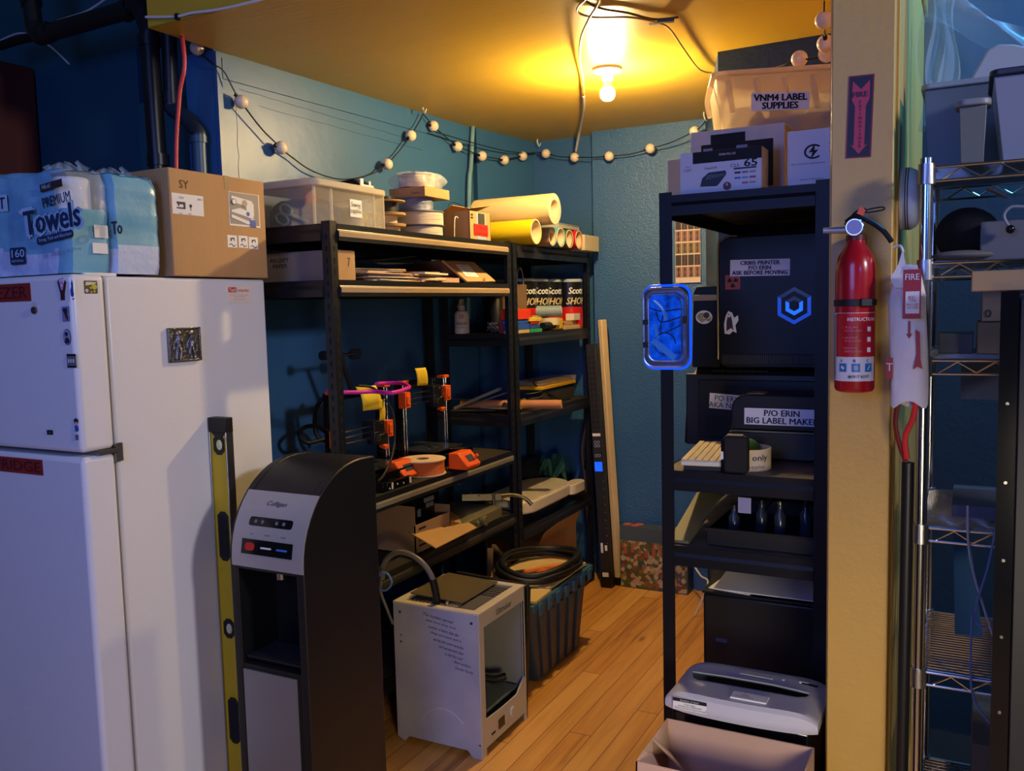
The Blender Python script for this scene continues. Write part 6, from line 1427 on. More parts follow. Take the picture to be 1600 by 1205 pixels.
split('key', g, mat('key_cream', (206, 190, 156), .5), kb, smooth=False)
one('grey_barcode_tag', G().box(-.555, -.520, 2.380-.004, 2.377, 1.028-.045, 1.028-.002), mat('lilac_label', (140, 140, 170), .6), 'small pale barcode tag hanging under the middle shelf beam', 'tag')
# shelf three: tray of dark bottles and cables, leaning grey board
Z9 = SH[1]
t = thing('black_crate', 'black open crate of dark clutter on the third shelf', 'crate', (-.52, 2.65, Z9))
x0, x1, y0, y1 = -.655, -.345, 2.42, 2.85
g = G().box(x0, x1, y0, y0+.004, Z9, Z9+.045).box(x0, x1, y1-.004, y1, Z9, Z9+.045).box(x0, x0+.004, y0, y1, Z9, Z9+.045).box(x1-.004, x1, y0, y1, Z9, Z9+.045).box(x0, x1, y0, y1, Z9, Z9+.004)
mesh('tray', g, BLKP, t, bevel=.002)
mesh('rim', G().box(x0-.004, x1+.004, y0-.004, y0+.006, Z9+.042, Z9+.050), BLKM, t)
BG = 'small dark bottles in the black crate'
for k, (x, y, h_) in enumerate(((-.60, 2.52, .085), (-.53, 2.56, .095), (-.47, 2.52, .105), (-.41, 2.58, .10))):
    tt = thing('small_bottle', ['leftmost dark bottle standing in the black crate', 'second dark bottle from the left in the black crate', 'third bottle in the black crate with pale cap', 'rightmost dark bottle in the black crate'][k], 'bottle', (x, y, Z9+.005), BG)
    mesh('bottle', G().lathe([(.014, 0), (.016, .003), (.016, h_*.7), (.008, h_*.82), (.008, h_)], (x, y, Z9+.005)), mat('smoked_bottle', (40, 46, 60), .2), tt)
    mesh('cap', G().cyl((x, y, Z9+.005+h_), (x, y, Z9+.015+h_), .009, n=12), CHR if k == 2 else BLKP, tt)
g = G()
for k in range(3): g.tube([(-.64+.1*k, 2.66, Z9+.06), (-.56+.08*k, 2.64, Z9+.13), (-.46+.05*k, 2.66, Z9+.10), (-.37, 2.70, Z9+.06)], .004, 6)
one('crate_cables', g, RUBB, 'black cables arching over the crate clutter', 'cable')
t = thing('grey_board', 'dull grey board leaning back from the left end of the third shelf', 'board', (-.72, 2.6, Z9))
mesh('board', G().add([(-.757, 2.40, Z9+.002), (-.700, 2.40, Z9+.002), (-.663, 2.90, Z9+.14), (-.757, 2.90, Z9+.14), (-.757, 2.40, Z9+.010), (-.700, 2.40, Z9+.010), (-.663, 2.90, Z9+.148), (-.757, 2.90, Z9+.148)], [(3, 2, 1, 0), (4, 5, 6, 7), (0, 1, 5, 4), (1, 2, 6, 5), (2, 3, 7, 6), (3, 0, 4, 7)]), mat('olive_grey_board', (104, 100, 74), .55, noise=.3, nscale=5), t, smooth=False)
# ---- black document printer with paper, on the bottom shelf
a = (-0.7490, 2.7200, 0.6370); ztp = a[2]
ZB_ = SH[0]
t = thing('black_laser_printer', 'tall black printer with blank sheets on top, low in the rack', 'printer', (-.58, 2.88, ZB_))
mesh('body', G().box(-.748, -.340, 2.72, 3.16, ZB_+.001, ztp-.01), BLKP, t, bevel=.008)
mesh('top_cover', G().box(-.752, -.336, 2.716, 3.16, ztp-.009, ztp), mat('slate_black', 0), t, bevel=.003)
panel('front_badge', (-0.6890, 2.7200, 0.4790), 'F', .035, .012, mat('badge_blue', (40, 66, 120), .4), t)
mesh('drawer_front', G().box(-.735, -.352, 2.712, 2.7195, ZB_+.03, ZB_+.20), BLKP, t, bevel=.004)
def sheet(pp, z, lab, dz=0):
    return one('paper_sheet', G().add([(p[0], p[1], z+q) for p, q in pp]+[(p[0], p[1], z+.003+q) for p, q in pp], [(3, 2, 1, 0), (4, 5, 6, 7), (0, 1, 5, 4), (1, 2, 6, 5), (2, 3, 7, 6), (3, 0, 4, 7)]), PAPER, lab, 'paper', smooth=False)
sheet((((-.735, 2.74), 0), ((-.60, 2.72), 0), ((-.55, 3.05), .0), ((-.70, 3.02), 0)), ztp+.001, 'lower blank sheet sticking out to the left on the black printer')
sheet((((-.715, 2.722), .002), ((-.385, 2.722), .002), ((-.375, 3.10), .035), ((-.705, 3.10), .035)), ztp+.004, 'upper large blank sheet tilted on the black printer')

# ---- shredder in front of the rack
t = thing('paper_shredder', 'black shredder with silver head and labels, at the foot of the narrow rack', 'shredder', (-.50, 2.20, 0))
P_ = lambda px, py, y: None
fl0 = (-0.6770, 2.0850, 0.5310); fl1 = (-0.3150, 2.0850, 0.5290); ft0 = (-0.6710, 2.0850, 0.5790); ft1 = (-0.3240, 2.0850, 0.5760)
X0, X1 = fl0[0], fl1[0]+.012; zb, zm = (fl0[2]+fl1[2])/2, (ft0[2]+ft1[2])/2
YF, YB = 2.085, 2.345; ztop = 0.5690
mesh('basket', G().add([(X0+.045, YF+.05, 0), (X1-.045, YF+.05, 0), (X1-.045, YB-.03, 0), (X0+.045, YB-.03, 0), (X0+.014, YF+.016, zb), (X1-.014, YF+.016, zb), (X1-.014, YB-.008, zb), (X0+.014, YB-.008, zb)], [(3, 2, 1, 0), (4, 5, 6, 7), (0, 1, 5, 4), (1, 2, 6, 5), (2, 3, 7, 6), (3, 0, 4, 7)]), BLKG, t, bevel=.012)
n = 24; g = G(); rows = []
W_ = X1-X0
def headfn(u, v):   # u across x, v around the section from front bottom over the top to back bottom
    x = X0+W_*u; e = 1-(2*u-1)**8; bow = .016*(1-(2*u-1)**2)
    S = [(YF+.004, zb), (YF, zb+.3*(zm-zb)), (YF+.002, zm-.004), (YF+.012, zm+.004), (YF+.08, zm+.30*(ztop-zm)), (YF+.16, zm+.70*(ztop-zm)), (YB-.02, ztop), (YB-.004, ztop-.006), (YB, ztop-.02), (YB, zb)]
    k = v*(len(S)-1); i = min(int(k), len(S)-2); f = k-i; y = S[i][0]*(1-f)+S[i+1][0]*f; z = S[i][1]*(1-f)+S[i+1][1]*f
    y -= bow*max(0, 1-(y-YF)/.15); z -= .018*(1-e)*(z-zb)/(ztop-zb)*1.2; yc = (YF+YB)/2; y = yc+(y-yc)*(.90+.10*e)
    return (x, y, z)
g.grid(headfn, 30, 27)
l0 = len(g.v)
for side in (0, 1):
    ring = [headfn(side, j/27) for j in range(28)]
    g.add(ring, [tuple(range(28)) if side else tuple(range(28))[::-1]])
SH_SILV = mat('silver_head', (196, 194, 204), .38)
hd = mesh('head', g, SH_SILV, t, ang=35)
def hs(u, yy):     # point on the head's top surface
    zz = zm+(ztop-zm)*max(0, min(1, (yy-YF-.012)/(YB-.02-YF-.012))); return (X0+W_*u, yy, zz+.003)
sl = (ztop-zm)/(YB-YF-.03)
bs = ((1, 0, 0), tuple(Vector((0, 1, sl)).normalized()), tuple(Vector((0, -sl, 1)).normalized()))
c = hs(.50, YF+.112); g = G(); poly2(g, [(-.150, .022), (-.140, -.006), (-.125, -.017), (.125, -.017), (.145, -.004), (.150, .010), (.06, .026), (-.07, .028)], c, None, .002, bs); mesh('feed_recess', g, BLKG, t, smooth=False)
c2 = hs(.50, YF+.140); g = G(); poly2(g, [(-.150, -.003), (-.06, .006), (.06, .006), (.150, -.010), (.150, -.014), (.06, .000), (-.06, .001), (-.150, -.006)], c2, None, .005, bs); mesh('feed_lip', g, mat('lip_silver', (150, 156, 160), .4), t, smooth=False)
p = panel('instruction_label', hs(.52, YF+.195), None, .085, .026, mat('label_greyish', (176, 174, 166), .6), t, basis=bs, d=.0025, rot=-.03)
p = panel('torn_label', hs(.56, YF+.038), None, .088, .040, PAPER, t, basis=bs, d=.0035)
q_ = hs(.56, YF+.038); q_ = tuple(Vector(q_)+Vector(bs[2])*.004)
text('W\nSHREDDER\ncheck feed slot before use', tuple(Vector(q_)+Vector((-.012, 0, .0))), None, .045, gi, p, h=.024, basis=bs)
p = panel('question_label', ((fl0[0]+.072), YF-.011, (zb+zm)/2+.002), 'F', .086, .030, PAPER, t, d=.002)
pp = panel('black_header', ((fl0[0]+.072), YF-.0132, (zb+zm)/2+.0125), 'F', .086, .009, INK, p)
text('Questions or Issues?', ((fl0[0]+.072), YF-.0142, (zb+zm)/2+.0125), 'F', .048, PAPER, pp, h=.005)
text('Contact support\nwww.help.com or 1-800-955-0959\nPlease do not contact the place of purchase', ((fl0[0]+.072), YF-.0136, (zb+zm)/2-.003), 'F', .076, INK, p, h=.016)
g = G(); poly2(g, [(-.020, .004), (.024, -.006), (.028, -.002), (-.012, .008)], hs(.86, YF+.185), None, .004, bs); mesh('switch', g, BLKG, t, smooth=False)
g = G(); poly2(g, circ(.004, 8), hs(.70, YF+.19), None, .004, bs); poly2(g, [(-.012, 0), (.012, -.002), (.012, -.004), (-.012, -.002)], hs(.84, YF+.19), None, .0055, bs); mesh('indicator', g, mat('label_greyish', 0), t, smooth=False)
# cardboard box in the foreground under the shredder head
t = thing('open_foreground_carton', 'open cardboard box with folded flap at the bottom edge before the shredder', 'box', (-.48, 1.90, 0))
x0, x1, zt_ = -0.6510, -.30, 0.4650
GK = mat('shaded_grey_kraft', (190, 156, 136), .8, noise=.1, nscale=6)
zf = 0.5620-.03
mesh('carton', G().box(x0, x1, 1.80, 1.804, 0, zf).box(x0, x0+.004, 1.80, 2.03, 0, zf).box(x1-.004, x1, 1.80, 2.03, 0, zf).box(x0, x1, 2.026, 2.03, 0, zf).box(x0, x1, 1.80, 2.03, 0, .004), GK, t, smooth=False)
mesh('flap', G().add([(x0, 2.028, zf), (x1, 2.028, zf), (x1-.004, 2.034, zt_), (x0+.002, 2.034, zt_)], [(0, 1, 2, 3)]), GK, t, thick=.004, smooth=False)
mesh('flap', G().add([(x0, 1.84, zf), (x0, 2.02, zf), (x0+.012, 2.025, zt_-.02), (x0+.055, 1.98, zt_-.03), (x0+.02, 1.86, zf+.03)], [(0, 1, 2, 3, 4)]), mat('flap_inside', (176, 146, 124), .8), t, thick=.004, smooth=False)

# ---- blue lit steel tray hung on the left post
c = (-.748, 2.345, 1.492)
t = thing('blue_lit_tray', 'glowing blue glass in a rounded steel tray frame hung on the rack post', 'lamp', (c[0], 2.35, 1.38))
def rr3(w_, h, r): return [(c[0]+p, c[2]+q) for p, q in rrect(-w_/2, w_/2, -h/2, h/2, r, 6)]
TW, TH = .128, .222
mesh('backing', G().prism(rr3(TW, TH, .028), 'Y', 2.362, 2.3765), mat('tray_steel', (120, 116, 112), .3, .8), t, bevel=.002)
mesh('glass', G().prism(rr3(TW*.80, TH*.87, .022), 'Y', 2.350, 2.3615), mat('lit_blue_glass', (8, 92, 245), .15, emit=.55, noise=.75, nscale=38, rgb2=(4, 30, 110)), t, bevel=.002)
o_pts = [(p[0], 2.352, p[1]) for p in rr3(TW*.97, TH*.97, .027)]; i_pts = [(p[0], 2.350, p[1]) for p in rr3(TW*.74, TH*.83, .02)]
mesh('rim', G().tube(o_pts, .0035, 8, 1, closed=True).tube(i_pts, .0028, 8, 1, closed=True), CHR, t)
mesh('blue_edge', G().tube([(p[0], 2.366, p[1]) for p in rr3(TW*1.04, TH*1.03, .03)], .004, 8, 1, closed=True), mat('edge_blue_glow', (16, 84, 255), .2, emit=.9), t)
g = G().tube([(c[0]-.03, 2.347, c[2]+.075), (c[0]-.005, 2.347, c[2]+.05), (c[0]+.005, 2.347, c[2]+.02)], .006, 8).bar((c[0]-.035, 2.347, c[2]-.035), (c[0]+.028, 2.347, c[2]-.085), .005, .016).bar((c[0]-.028, 2.347, c[2]+.01), (c[0]-.02, 2.347, c[2]-.03), .004, .01)
split('clear_piece', g, mat('blue_tinted_piece', (70, 150, 250), .1, spec=.9), t)
g = G()
for k in range(3): g.tube([(c[0]-.045+.02*k, 2.3465, c[2]+.055-.01*k), (c[0]-.01, 2.3465, c[2]+.045-.03*k), (c[0]+.045, 2.3465, c[2]+.05-.022*k)], .0016, 6)
g.tube([(c[0]+.0+.03*math.cos(i*PI/6), 2.3465, c[2]-.045+.03*math.sin(i*PI/6)) for i in range(10)], .0018, 6)
mesh('wires', g, mat('dark_blue_wire', (14, 36, 84), .4), t)
split('side_clamp', G().box(c[0]-.064, c[0]-.050, 2.346, 2.360, c[2]+.008, c[2]+.022).box(c[0]+.050, c[0]+.062, 2.346, 2.360, c[2]+.01, c[2]+.03).box(c[0]-.064, c[0]-.05, 2.346, 2.36, c[2]-.055, c[2]-.040), BLKP, t, bevel=.001)

# ================================================================== COLUMN FITTINGS
EX, EY = -.2225, 2.030
t = thing('fire_extinguisher', 'red fire extinguisher with gauge mounted on the yellow column', 'fire extinguisher', (EX, 2.09, 1.355))
zb, r = 1.357, .041
cyl = mesh('cylinder', G().lathe([(.030, 0), (r-.003, .003), (r, .010), (r, .255), (r*.97, .272), (r*.86, .291), (r*.62, .308), (.020, .317), (.018, .328)], (EX, EY, zb), n=40), REDP, t)
mesh('collar', G().cyl((EX, EY, zb+.326), (EX, EY, zb+.337), .020, n=24), mat('dark_red_collar', (90, 20, 26), .4), t)
mesh('valve', G().box(EX-.016, EX+.016, EY-.014, EY+.02, zb+.337, zb+.362), STEEL, t, bevel=.004)
mesh('nozzle', G().cyl((EX-.014, EY, zb+.349), (EX-.066, EY-.004, zb+.350), .008, .0065, n=18), ALU, t)
gm = mesh('gauge', G().cyl((EX, EY-.012, zb+.352), (EX, EY-.030, zb+.352), .019, n=28), CHR, t, bevel=.002)
mesh('gauge_face', G().cyl((EX, EY-.030, zb+.352), (EX, EY-.0308, zb+.352), .0155, n=28), mat('gauge_glass', (110, 96, 140), .1), gm)
mesh('handle', G().tube([(EX-.02, EY+.005, zb+.366), (EX+.0, EY, zb+.376), (EX+.03, EY-.004, zb+.362), (EX+.055, EY-.01, zb+.342), (EX+.072, EY-.014, zb+.318)], .0055, 8), BLKP, t)
mesh('lever', G().tube([(EX-.022, EY+.004, zb+.360), (EX-.0, EY, zb+.384), (EX+.02, EY-.002, zb+.389)], .004, 8), BLKP, t)
mesh('safety_pin', G().tube([(EX+.02, EY-.004, zb+.388), (EX+.052, EY-.006, zb+.392), (EX+.054, EY-.006, zb+.386), (EX+.022, EY-.004, zb+.383)], .0016, 6, 4, closed=True), BLKM, t)
mesh('orange_tag', G().prism([(EX+.002, zb+.382), (EX+.014, zb+.376), (EX+.020, zb+.388), (EX+.010, zb+.396)], 'Y', EY-.010, EY-.006), mat('tag_orange', (226, 92, 52), .5), t)
mesh('strap', G().lathe([(r+.0005, .186), (r+.0025, .187), (r+.0025, .199), (r+.0005, .200)], (EX, EY, zb), n=40), RUBB, t)
mesh('strap_buckle', G().obox((EX+.026, EY-.036, zb+.193), .026, .008, .017, .6), RUBB, t, bevel=.002)
mesh('wall_bracket', G().box(EX-.015, EX+.015, EY+.030, 2.0995, zb+.05, zb+.34), BLKP, t)
def band(name, a0, a1, z0, z1, mm, dr, par):
    g = G(); n = 24; R_c = r+dr
    g.grid(lambda u, v: (EX+R_c*math.cos(a0+(a1-a0)*u), EY+R_c*math.sin(a0+(a1-a0)*u), zb+z0+(z1-z0)*v), n, 1); return mesh(name, g, mm, par)
ang = lambda d: math.radians(d)
lw_ = band('white_label', ang(-176), ang(-15), .026, .172, mat('label_white', (206, 204, 214), .35), .0004, cyl)
band('red_instructions', ang(-146), ang(-15), .078, .171, mat('label_red', (176, 22, 34), .35), .0008, lw_)
band('fine_print', ang(-174), ang(-148), .030, .168, mat('fine_print_grey', (140, 140, 152), .5), .0008, lw_)
def etext(s, deg, zz, w_, h_, mm, par, bold=0): cyl_text(s, ang(deg), zz, w_, h_, r+.0008, EX, EY, zb, mm, par, bold)
etext('INSTRUCTIONS', -62, .158, .062, .007, PAPER, lw_, .02)
for k, (a_, b_) in enumerate((('1.  PULL PIN', 'HOLD UNIT UPRIGHT'), ('2.  AIM AT BASE', 'OF FIRE, STAND BACK'), ('3.  SQUEEZE LEVER', 'SWEEP SIDE TO SIDE'))):
    etext(a_, -98, .141-.022*k, .030, .0045, mat('pink_print', (220, 130, 140), .5), lw_); etext(b_, -88, .134-.022*k, .036, .004, mat('pink_print', 0), lw_)
    band('step_mark', ang(-48), ang(-36), .132-.022*k, .142-.022*k, PAPER, .0014, lw_)
for k, s in enumerate(('A', 'B', 'C')):
    dg_ = (-118, -80, -42)[k]; etext(s, dg_-4, .070, .005, .006, NVINK, lw_, .03)
    b3 = band('class_icon', ang(dg_-12), ang(dg_+12), .046, .064, mat('icon_blue', (44, 110, 176), .4), .001, lw_)
    etext('~' if k == 0 else ('o' if k == 1 else '/'), dg_, .055, .007, .009, PAPER, lw_)
etext('FIRST ALERT', -66, .036, .036, .006, INK, lw_, .01); etext('*', -97, .0355, .008, .008, INK, lw_, .04)
# fire sign
a = (-0.2490, 2.1000, 2.0430); b = (-0.1990, 2.1000, 1.8660)
c = ((a[0]+b[0])/2, 2.0998, (a[2]+b[2])/2); W_, Hh = .052, .176
t = thing('fire_sign', 'red and black arrow sign reading FIRE EXTINGUISHER above the extinguisher', 'sign', (c[0], 2.0998, c[2]-Hh/2))
p = panel('border', c, 'F', W_, Hh, mat('sign_crimson', (124, 22, 40), .5), t, rot=-.03); panel('dark_field', c, 'F', W_-.006, Hh-.006, mat('sign_black', (34, 26, 38), .5), p, rot=-.03, d=.0013)
g = G(); poly2(g, [(-.0175, .076), (0, .058), (.0175, .076), (.018, .036), (.011, .022), (.011, -.062), (.017, -.060), (0, -.080), (-.017, -.060), (-.011, -.062), (-.011, .022), (-.018, .036)], c, 'F', .0019, rot=-.03)
ar = mesh('arrow', g, mat('sign_pink_red', (176, 52, 76), .5), p, smooth=False)
text('FIRE', (c[0], c[1], c[2]+.047), 'F', .031, mat('sign_black', 0), ar, h=.011, bold=.03, d=.0025)
for k, ch in enumerate('EXTINGUISHER'): text(ch, (c[0]+.0005, c[1], c[2]+.031-.0086*k), 'F', None, mat('sign_black', 0), ar, h=.0060, bold=.02, d=.0025)
# smoke detector on the partition side
c = (-0.1400, 2.3220, 1.7930)
t = thing('smoke_detector', 'round white smoke detector with slots on the column side', 'smoke detector', (-.155, 2.30, 1.74))
yd, zd = 2.235, 1.7830
mesh('base', G().cyl((-.1498, yd, zd), (-.140, yd, zd), .070, n=40), WHT, t, bevel=.002)
mesh('cover', G().lathe([(.070, 0), (.070, .012), (.064, .024), (.052, .030)], (-.140, yd, zd), 'X', n=40), mat('detector_white', (206, 206, 206), .4), t)
split('slot', G().ring((-.1372, yd, zd), (-.1352, yd, zd), .0706, .069, 40).ring((-.1322, yd, zd), (-.1302, yd, zd), .0706, .069, 40), BLKM, t)
# fire blanket / trash style white bag with red print
t = thing('white_hanging_bag', 'white bag with red printing hanging on the column corner', 'bag', (-.115, 2.02, 1.30))
c = (-0.1090, 2.0000, 1.4850)
za, zc_ = 1.6540, 1.3360
def bagw(u, v):
    a = 2*PI*u; z = zc_+(za-.045-zc_)*v; w2 = .036*(1-.35*max(0, v-.8)/.2); dp = .026*(.6+.4*math.sin(PI*min(1, v*1.1)))*(1-.6*max(0, v-.8)/.2)
    x = -.118+w2*math.cos(a)*(1+.05*math.sin(6*v+3*a))+.006*(1-v); y = 2.005+dp*math.sin(a)*(1+.08*math.sin(9*v+2*a))
    return (x, y, z+.008*math.sin(3*a))
BGW = mat('bag_white', (206, 200, 206), .5, bump=.4, bscale=40)
mb_ = mesh('bag_body', G().grid(bagw, 40, 20), BGW, t)
mesh('folded_top', G().add([(-.142, 1.992, za-.075), (-.092, 1.990, za-.080), (-.100, 1.995, za-.03), (-.122, 1.997, za-.028), (-.128, 1.998, za+.002), (-.136, 1.998, za-.028), (-.150, 1.994, za-.055)], [(0, 1, 2, 3, 4, 5, 6)]), BGW, t, thick=.006, smooth=False)
mesh('hook', G().tube([(-.149, 2.03, za+.01), (-.135, 2.025, za+.012), (-.128, 2.01, za-.002)], .003, 8), WHT, t)
br_ = mat('bag_red', (150, 30, 44), .5)
p = panel('red_box', (-.108, 1.9755, 1.565), 'F', .034, .10, br_, mb_); panel('white_inset', (-.107, 1.9745, 1.548), 'F', .026, .045, BGW, p)
text('FIRE', (-.108, 1.9742, 1.600), 'F', .026, BGW, p, h=.012, bold=.02); text('PULL\nTO USE', (-.107, 1.9735, 1.548), 'F', .022, br_, p, h=.026)
g = G(); poly2(g, [(-.002, .02), (.002, .02), (.002, -.006), (.006, -.006), (0, -.016), (-.006, -.006), (-.002, -.006)], (-.112, 1.9750, 1.490), 'F', .001); poly2(g, [(.0, .03), (.008, .026), (.010, -.03), (.014, -.05), (.004, -.045), (-.004, -.052), (.002, -.02)], (-.100, 1.9752, 1.462), 'F', .001)
mesh('arrow_print', g, br_, mb_, smooth=False)
p = panel('red_corner', (-.149, 1.985, 1.412), 'F', .012, .045, br_, mb_); text('T', (-.149, 1.984, 1.415), 'F', None, BGW, p, h=.016)
t = thing('red_strap', 'red strap loop dangling below the white bag', 'strap', (-.11, 2.0, 1.19))
mesh('strap', G().tube([(-.098, 2.0, zc_+.01), (-.104, 2.0, zc_-.03), (-.118, 2.0, zc_-.07), (-.114, 2.0, zc_-.115)], .006, 8), mat('bright_red_strap', (206, 36, 36), .5), t)
mesh('strap', G().tube([(-.132, 2.01, zc_+.01), (-.138, 2.01, zc_-.04), (-.130, 2.01, zc_-.085), (-.116, 2.01, zc_-.125)], .005, 8), mat('dark_red_strap', (110, 20, 24), .5), t)
one('long_black_handle', G().cyl((-.118, 2.018, 0), (-.112, 2.012, zc_-.125), .013, n=14), BLKP, 'long black pole standing upright under the red strap', 'pole')

# ================================================================== RIGHT: chrome wire rack and totes
t = thing('wire_rack', 'chrome wire shelving rack at the right edge beside the column', 'shelving', (.38, 2.27, 0))
wx0, wx1, wy0, wy1 = -.088, .83, 2.05, 2.46
for x in (wx0, wx1):
    for y in (wy0, wy1):
        pr_ = mesh('post', G().cyl((x, y, 0), (x, y, 1.845), .0127, n=20), CHR, t)
WS = (.20, .745, 1.065, 1.425, 1.628, 1.825)
WS = (.35, .745, 1.065, 1.425, 1.628, 1.825)
for z in WS:
    g = G()
    for zz in (z, z-.028):
        for y in (wy0, wy1): g.cyl((wx0+.012, y, zz), (wx1-.012, y, zz), .0032, n=8)
        for x in (wx0, wx1): g.cyl((x, wy0+.012, zz), (x, wy1-.012, zz), .0032, n=8)
    for y in (wy0, wy1):
        pts = [(wx0+.03+i*.035, y, z-.003 if i % 2 else z-.025) for i in range(25)]; g.tube(pts, .0022, 6, 1)
    sh = mesh('shelf', g, CHR, t)
    g = G()
    for i in range(26): y = wy0+.016*(i+.5)*(wy1-wy0)/(.016*26); g.box(wx0+.003, wx1-.003, y-.0014, y+.0014, z+.001, z+.0038)
    mesh('wires', g, CHR, sh, smooth=False)
    for x in (wx0, wx1):
        for y in (wy0, wy1): mesh('collar', G().cyl((x, y, z-.034), (x, y, z+.008), .0175, .0162, n=20), STEEL, sh)
ZW = WS[5]+.0045
GT = cloudy('clear_grey_tote', (110, 124, 140), .35, .3, .25)
def tote(name, label, x0, x1, y0, y1, z0, z1, m_, lm, tap=.02, cat='storage box'):
    t = thing(name, label, cat, ((x0+x1)/2, (y0+y1)/2, z0))
    mesh('tub', tub(G(), x0, x1, y0, y1, z0, z1, tap), m_, t, bevel=.008)
    mesh('lid', G().prism(rrect(x0-.008, x1+.008, y0-.008, y1+.008, .02), 'Z', z1+.0005, z1+.014), lm, t, bevel=.003)
    return t
a = (-0.0990, 2.0750, 1.8300)
tote('clear_tote', 'large smoky clear tote nearest the column on the wire rack top', -.105, .12, 2.28, 2.45, ZW, 2.0300, GT, mat('hazy_grey_lid', (128, 138, 148), .3, alpha=.9), .008)
tote('grey_bin', 'narrow olive grey bin in front of the clear tote', -0.0360+.006, 0.0260-.006, 2.055, 2.12, ZW, 1.9420, mat('olive_grey_bin', (104, 104, 92), .5), mat('grey_lid', (130, 132, 134), .45), .004)
tote('grey_tote', 'pale grey tote at the right edge of the photo on the wire rack', 0.0190+.012, .40, 2.06, 2.26, ZW, 1.9950, mat('pale_grey_tote', (132, 136, 148), .35), mat('dark_tote_lid', (40, 44, 54), .4), .02)
t = thing('white_seat_lid', 'rounded pale lid standing on edge on top of the clear tote', 'lid', (.06, 2.30, 2.0300+.015))
zz = 2.0300+.016
mesh('lid', G().prism([(-.02, zz), (.02, zz+.075), (.045, zz+.085), (.075, zz+.08), (.20, zz+.03), (.22, zz)], 'Y', 2.36, 2.38), mat('pale_lid', (150, 156, 166), .4), t, bevel=.005)
# draped film
def drape(u, v):
    x = -.13+.085*u+.010*math.sin(14*v+5*u); return (x, 2.52+.02*math.sin(18*u)+.01*math.sin(30*u+4*v), 1.98+.62*v)
FILMB = mat('hazy_film', (190, 215, 230), .3, alpha=.30, spec=.8)
t = thing('plastic_drape', 'translucent plastic film draped down and across the blue wall', 'plastic film', (.15, 2.52, 1.98))
mesh('hanging_fold', G().grid(drape, 24, 24), FILMB, t)
SW0, SW1 = 2.2900, 2.1320
def swag(u, v):
    x = -.12+.62*u; z = SW0-(SW0-SW1)*(u/.42)**1.25+(v-.5)*(.085-.04*u)+.010*math.sin(22*u+6*v); return (x, 2.52+.03*math.sin(9*u+5*v), z)
mesh('swag', G().grid(swag, 40, 8), FILMB, t)
def drop(u, v): return (.115+.05*u+.008*math.sin(10*v), 2.52+.015*math.sin(14*u), 1.98+.36*v)
mesh('right_fold', G().grid(drop, 14, 14), FILMB, t)
one('film_sheet', G().grid(lambda u, v: (-.12+.46*u, 2.56+.02*math.sin(8*u), 2.0+.58*v*(1-.45*u)), 24, 12), mat('thin_film', (150, 190, 215), .35, alpha=.16), 'thin hazy sheet spanning behind the plastic folds', 'plastic film', thick=.0005)
# second shelf items
ZV = WS[4]+.0045
one('black_bag', G().sphere((-.012, 2.28, ZV+.064), .067, 20, (1.0, 1.3, .93)), mat('black_fabric', 0), 'round black bag on the second wire shelf', 'bag')
t = thing('grey_flat_box', 'grey box on the second wire shelf with a curved cable on top', 'box', (.16, 2.2, ZV))
mesh('box', G().box(0.0140, .36, 2.12, 2.42, ZV, 1.7130), mat('grey_box_face', (96, 94, 96), .6), t, bevel=.002)
one('grey_loop_cable', G().tube([(0.0910, 2.1000, 1.7370), (0.0680, 2.1000, 1.7380), (0.0560, 2.1000, 1.7240), (0.0600, 2.1000, 1.7080), (0.0680, 2.1000, 1.6960)], .0032, 8), mat('cable_grey', (130, 132, 138), .4), 'grey cable loop ending in a plug before the grey box', 'cable')
one('plug', G().sphere((0.0680, 2.0980, 1.6930), .009, 12), BLKG, 'small dark plug at the end of the grey cable loop', 'plug')
one('pinkish_flap', G().obox((.045, 2.24, ZV+.150), .045, .05, .003, .2, .1, .5), mat('dusty_pink', (150, 120, 112), .7), 'small dusty pink flap lying on the black bag', 'cloth')
one('grey_cloth', G().sphere((-.02, 2.12, ZV+.012), .05, 14, (1.2, .8, .22)), mat('grey_cloth', (96, 92, 90), .8), 'flat grey cloth in front of the black bag', 'cloth')
# third shelf
ZU = WS[3]+.0045
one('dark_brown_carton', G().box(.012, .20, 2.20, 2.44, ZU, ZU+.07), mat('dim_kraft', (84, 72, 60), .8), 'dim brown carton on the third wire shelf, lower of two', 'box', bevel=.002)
t = thing('marked_carton', 'grey brown carton with a round mark, upper of two on the third shelf', 'box', (.10, 2.3, ZU+.071))
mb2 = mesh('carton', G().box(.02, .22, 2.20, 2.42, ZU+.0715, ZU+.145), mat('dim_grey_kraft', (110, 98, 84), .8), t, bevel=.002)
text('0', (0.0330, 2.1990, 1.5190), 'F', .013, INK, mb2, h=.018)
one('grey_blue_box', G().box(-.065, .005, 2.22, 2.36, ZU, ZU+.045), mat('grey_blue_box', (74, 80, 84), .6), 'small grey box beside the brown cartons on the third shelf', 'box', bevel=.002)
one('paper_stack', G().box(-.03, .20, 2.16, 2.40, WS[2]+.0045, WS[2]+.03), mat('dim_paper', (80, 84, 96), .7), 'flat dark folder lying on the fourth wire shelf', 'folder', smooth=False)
one('hanging_leaflet', G().box(-.020, .10, 2.474, 2.478, WS[3]-.125, WS[3]-.006), mat('grey_paper', (92, 98, 108), .7), 'grey leaflet hanging behind the third wire shelf', 'paper')
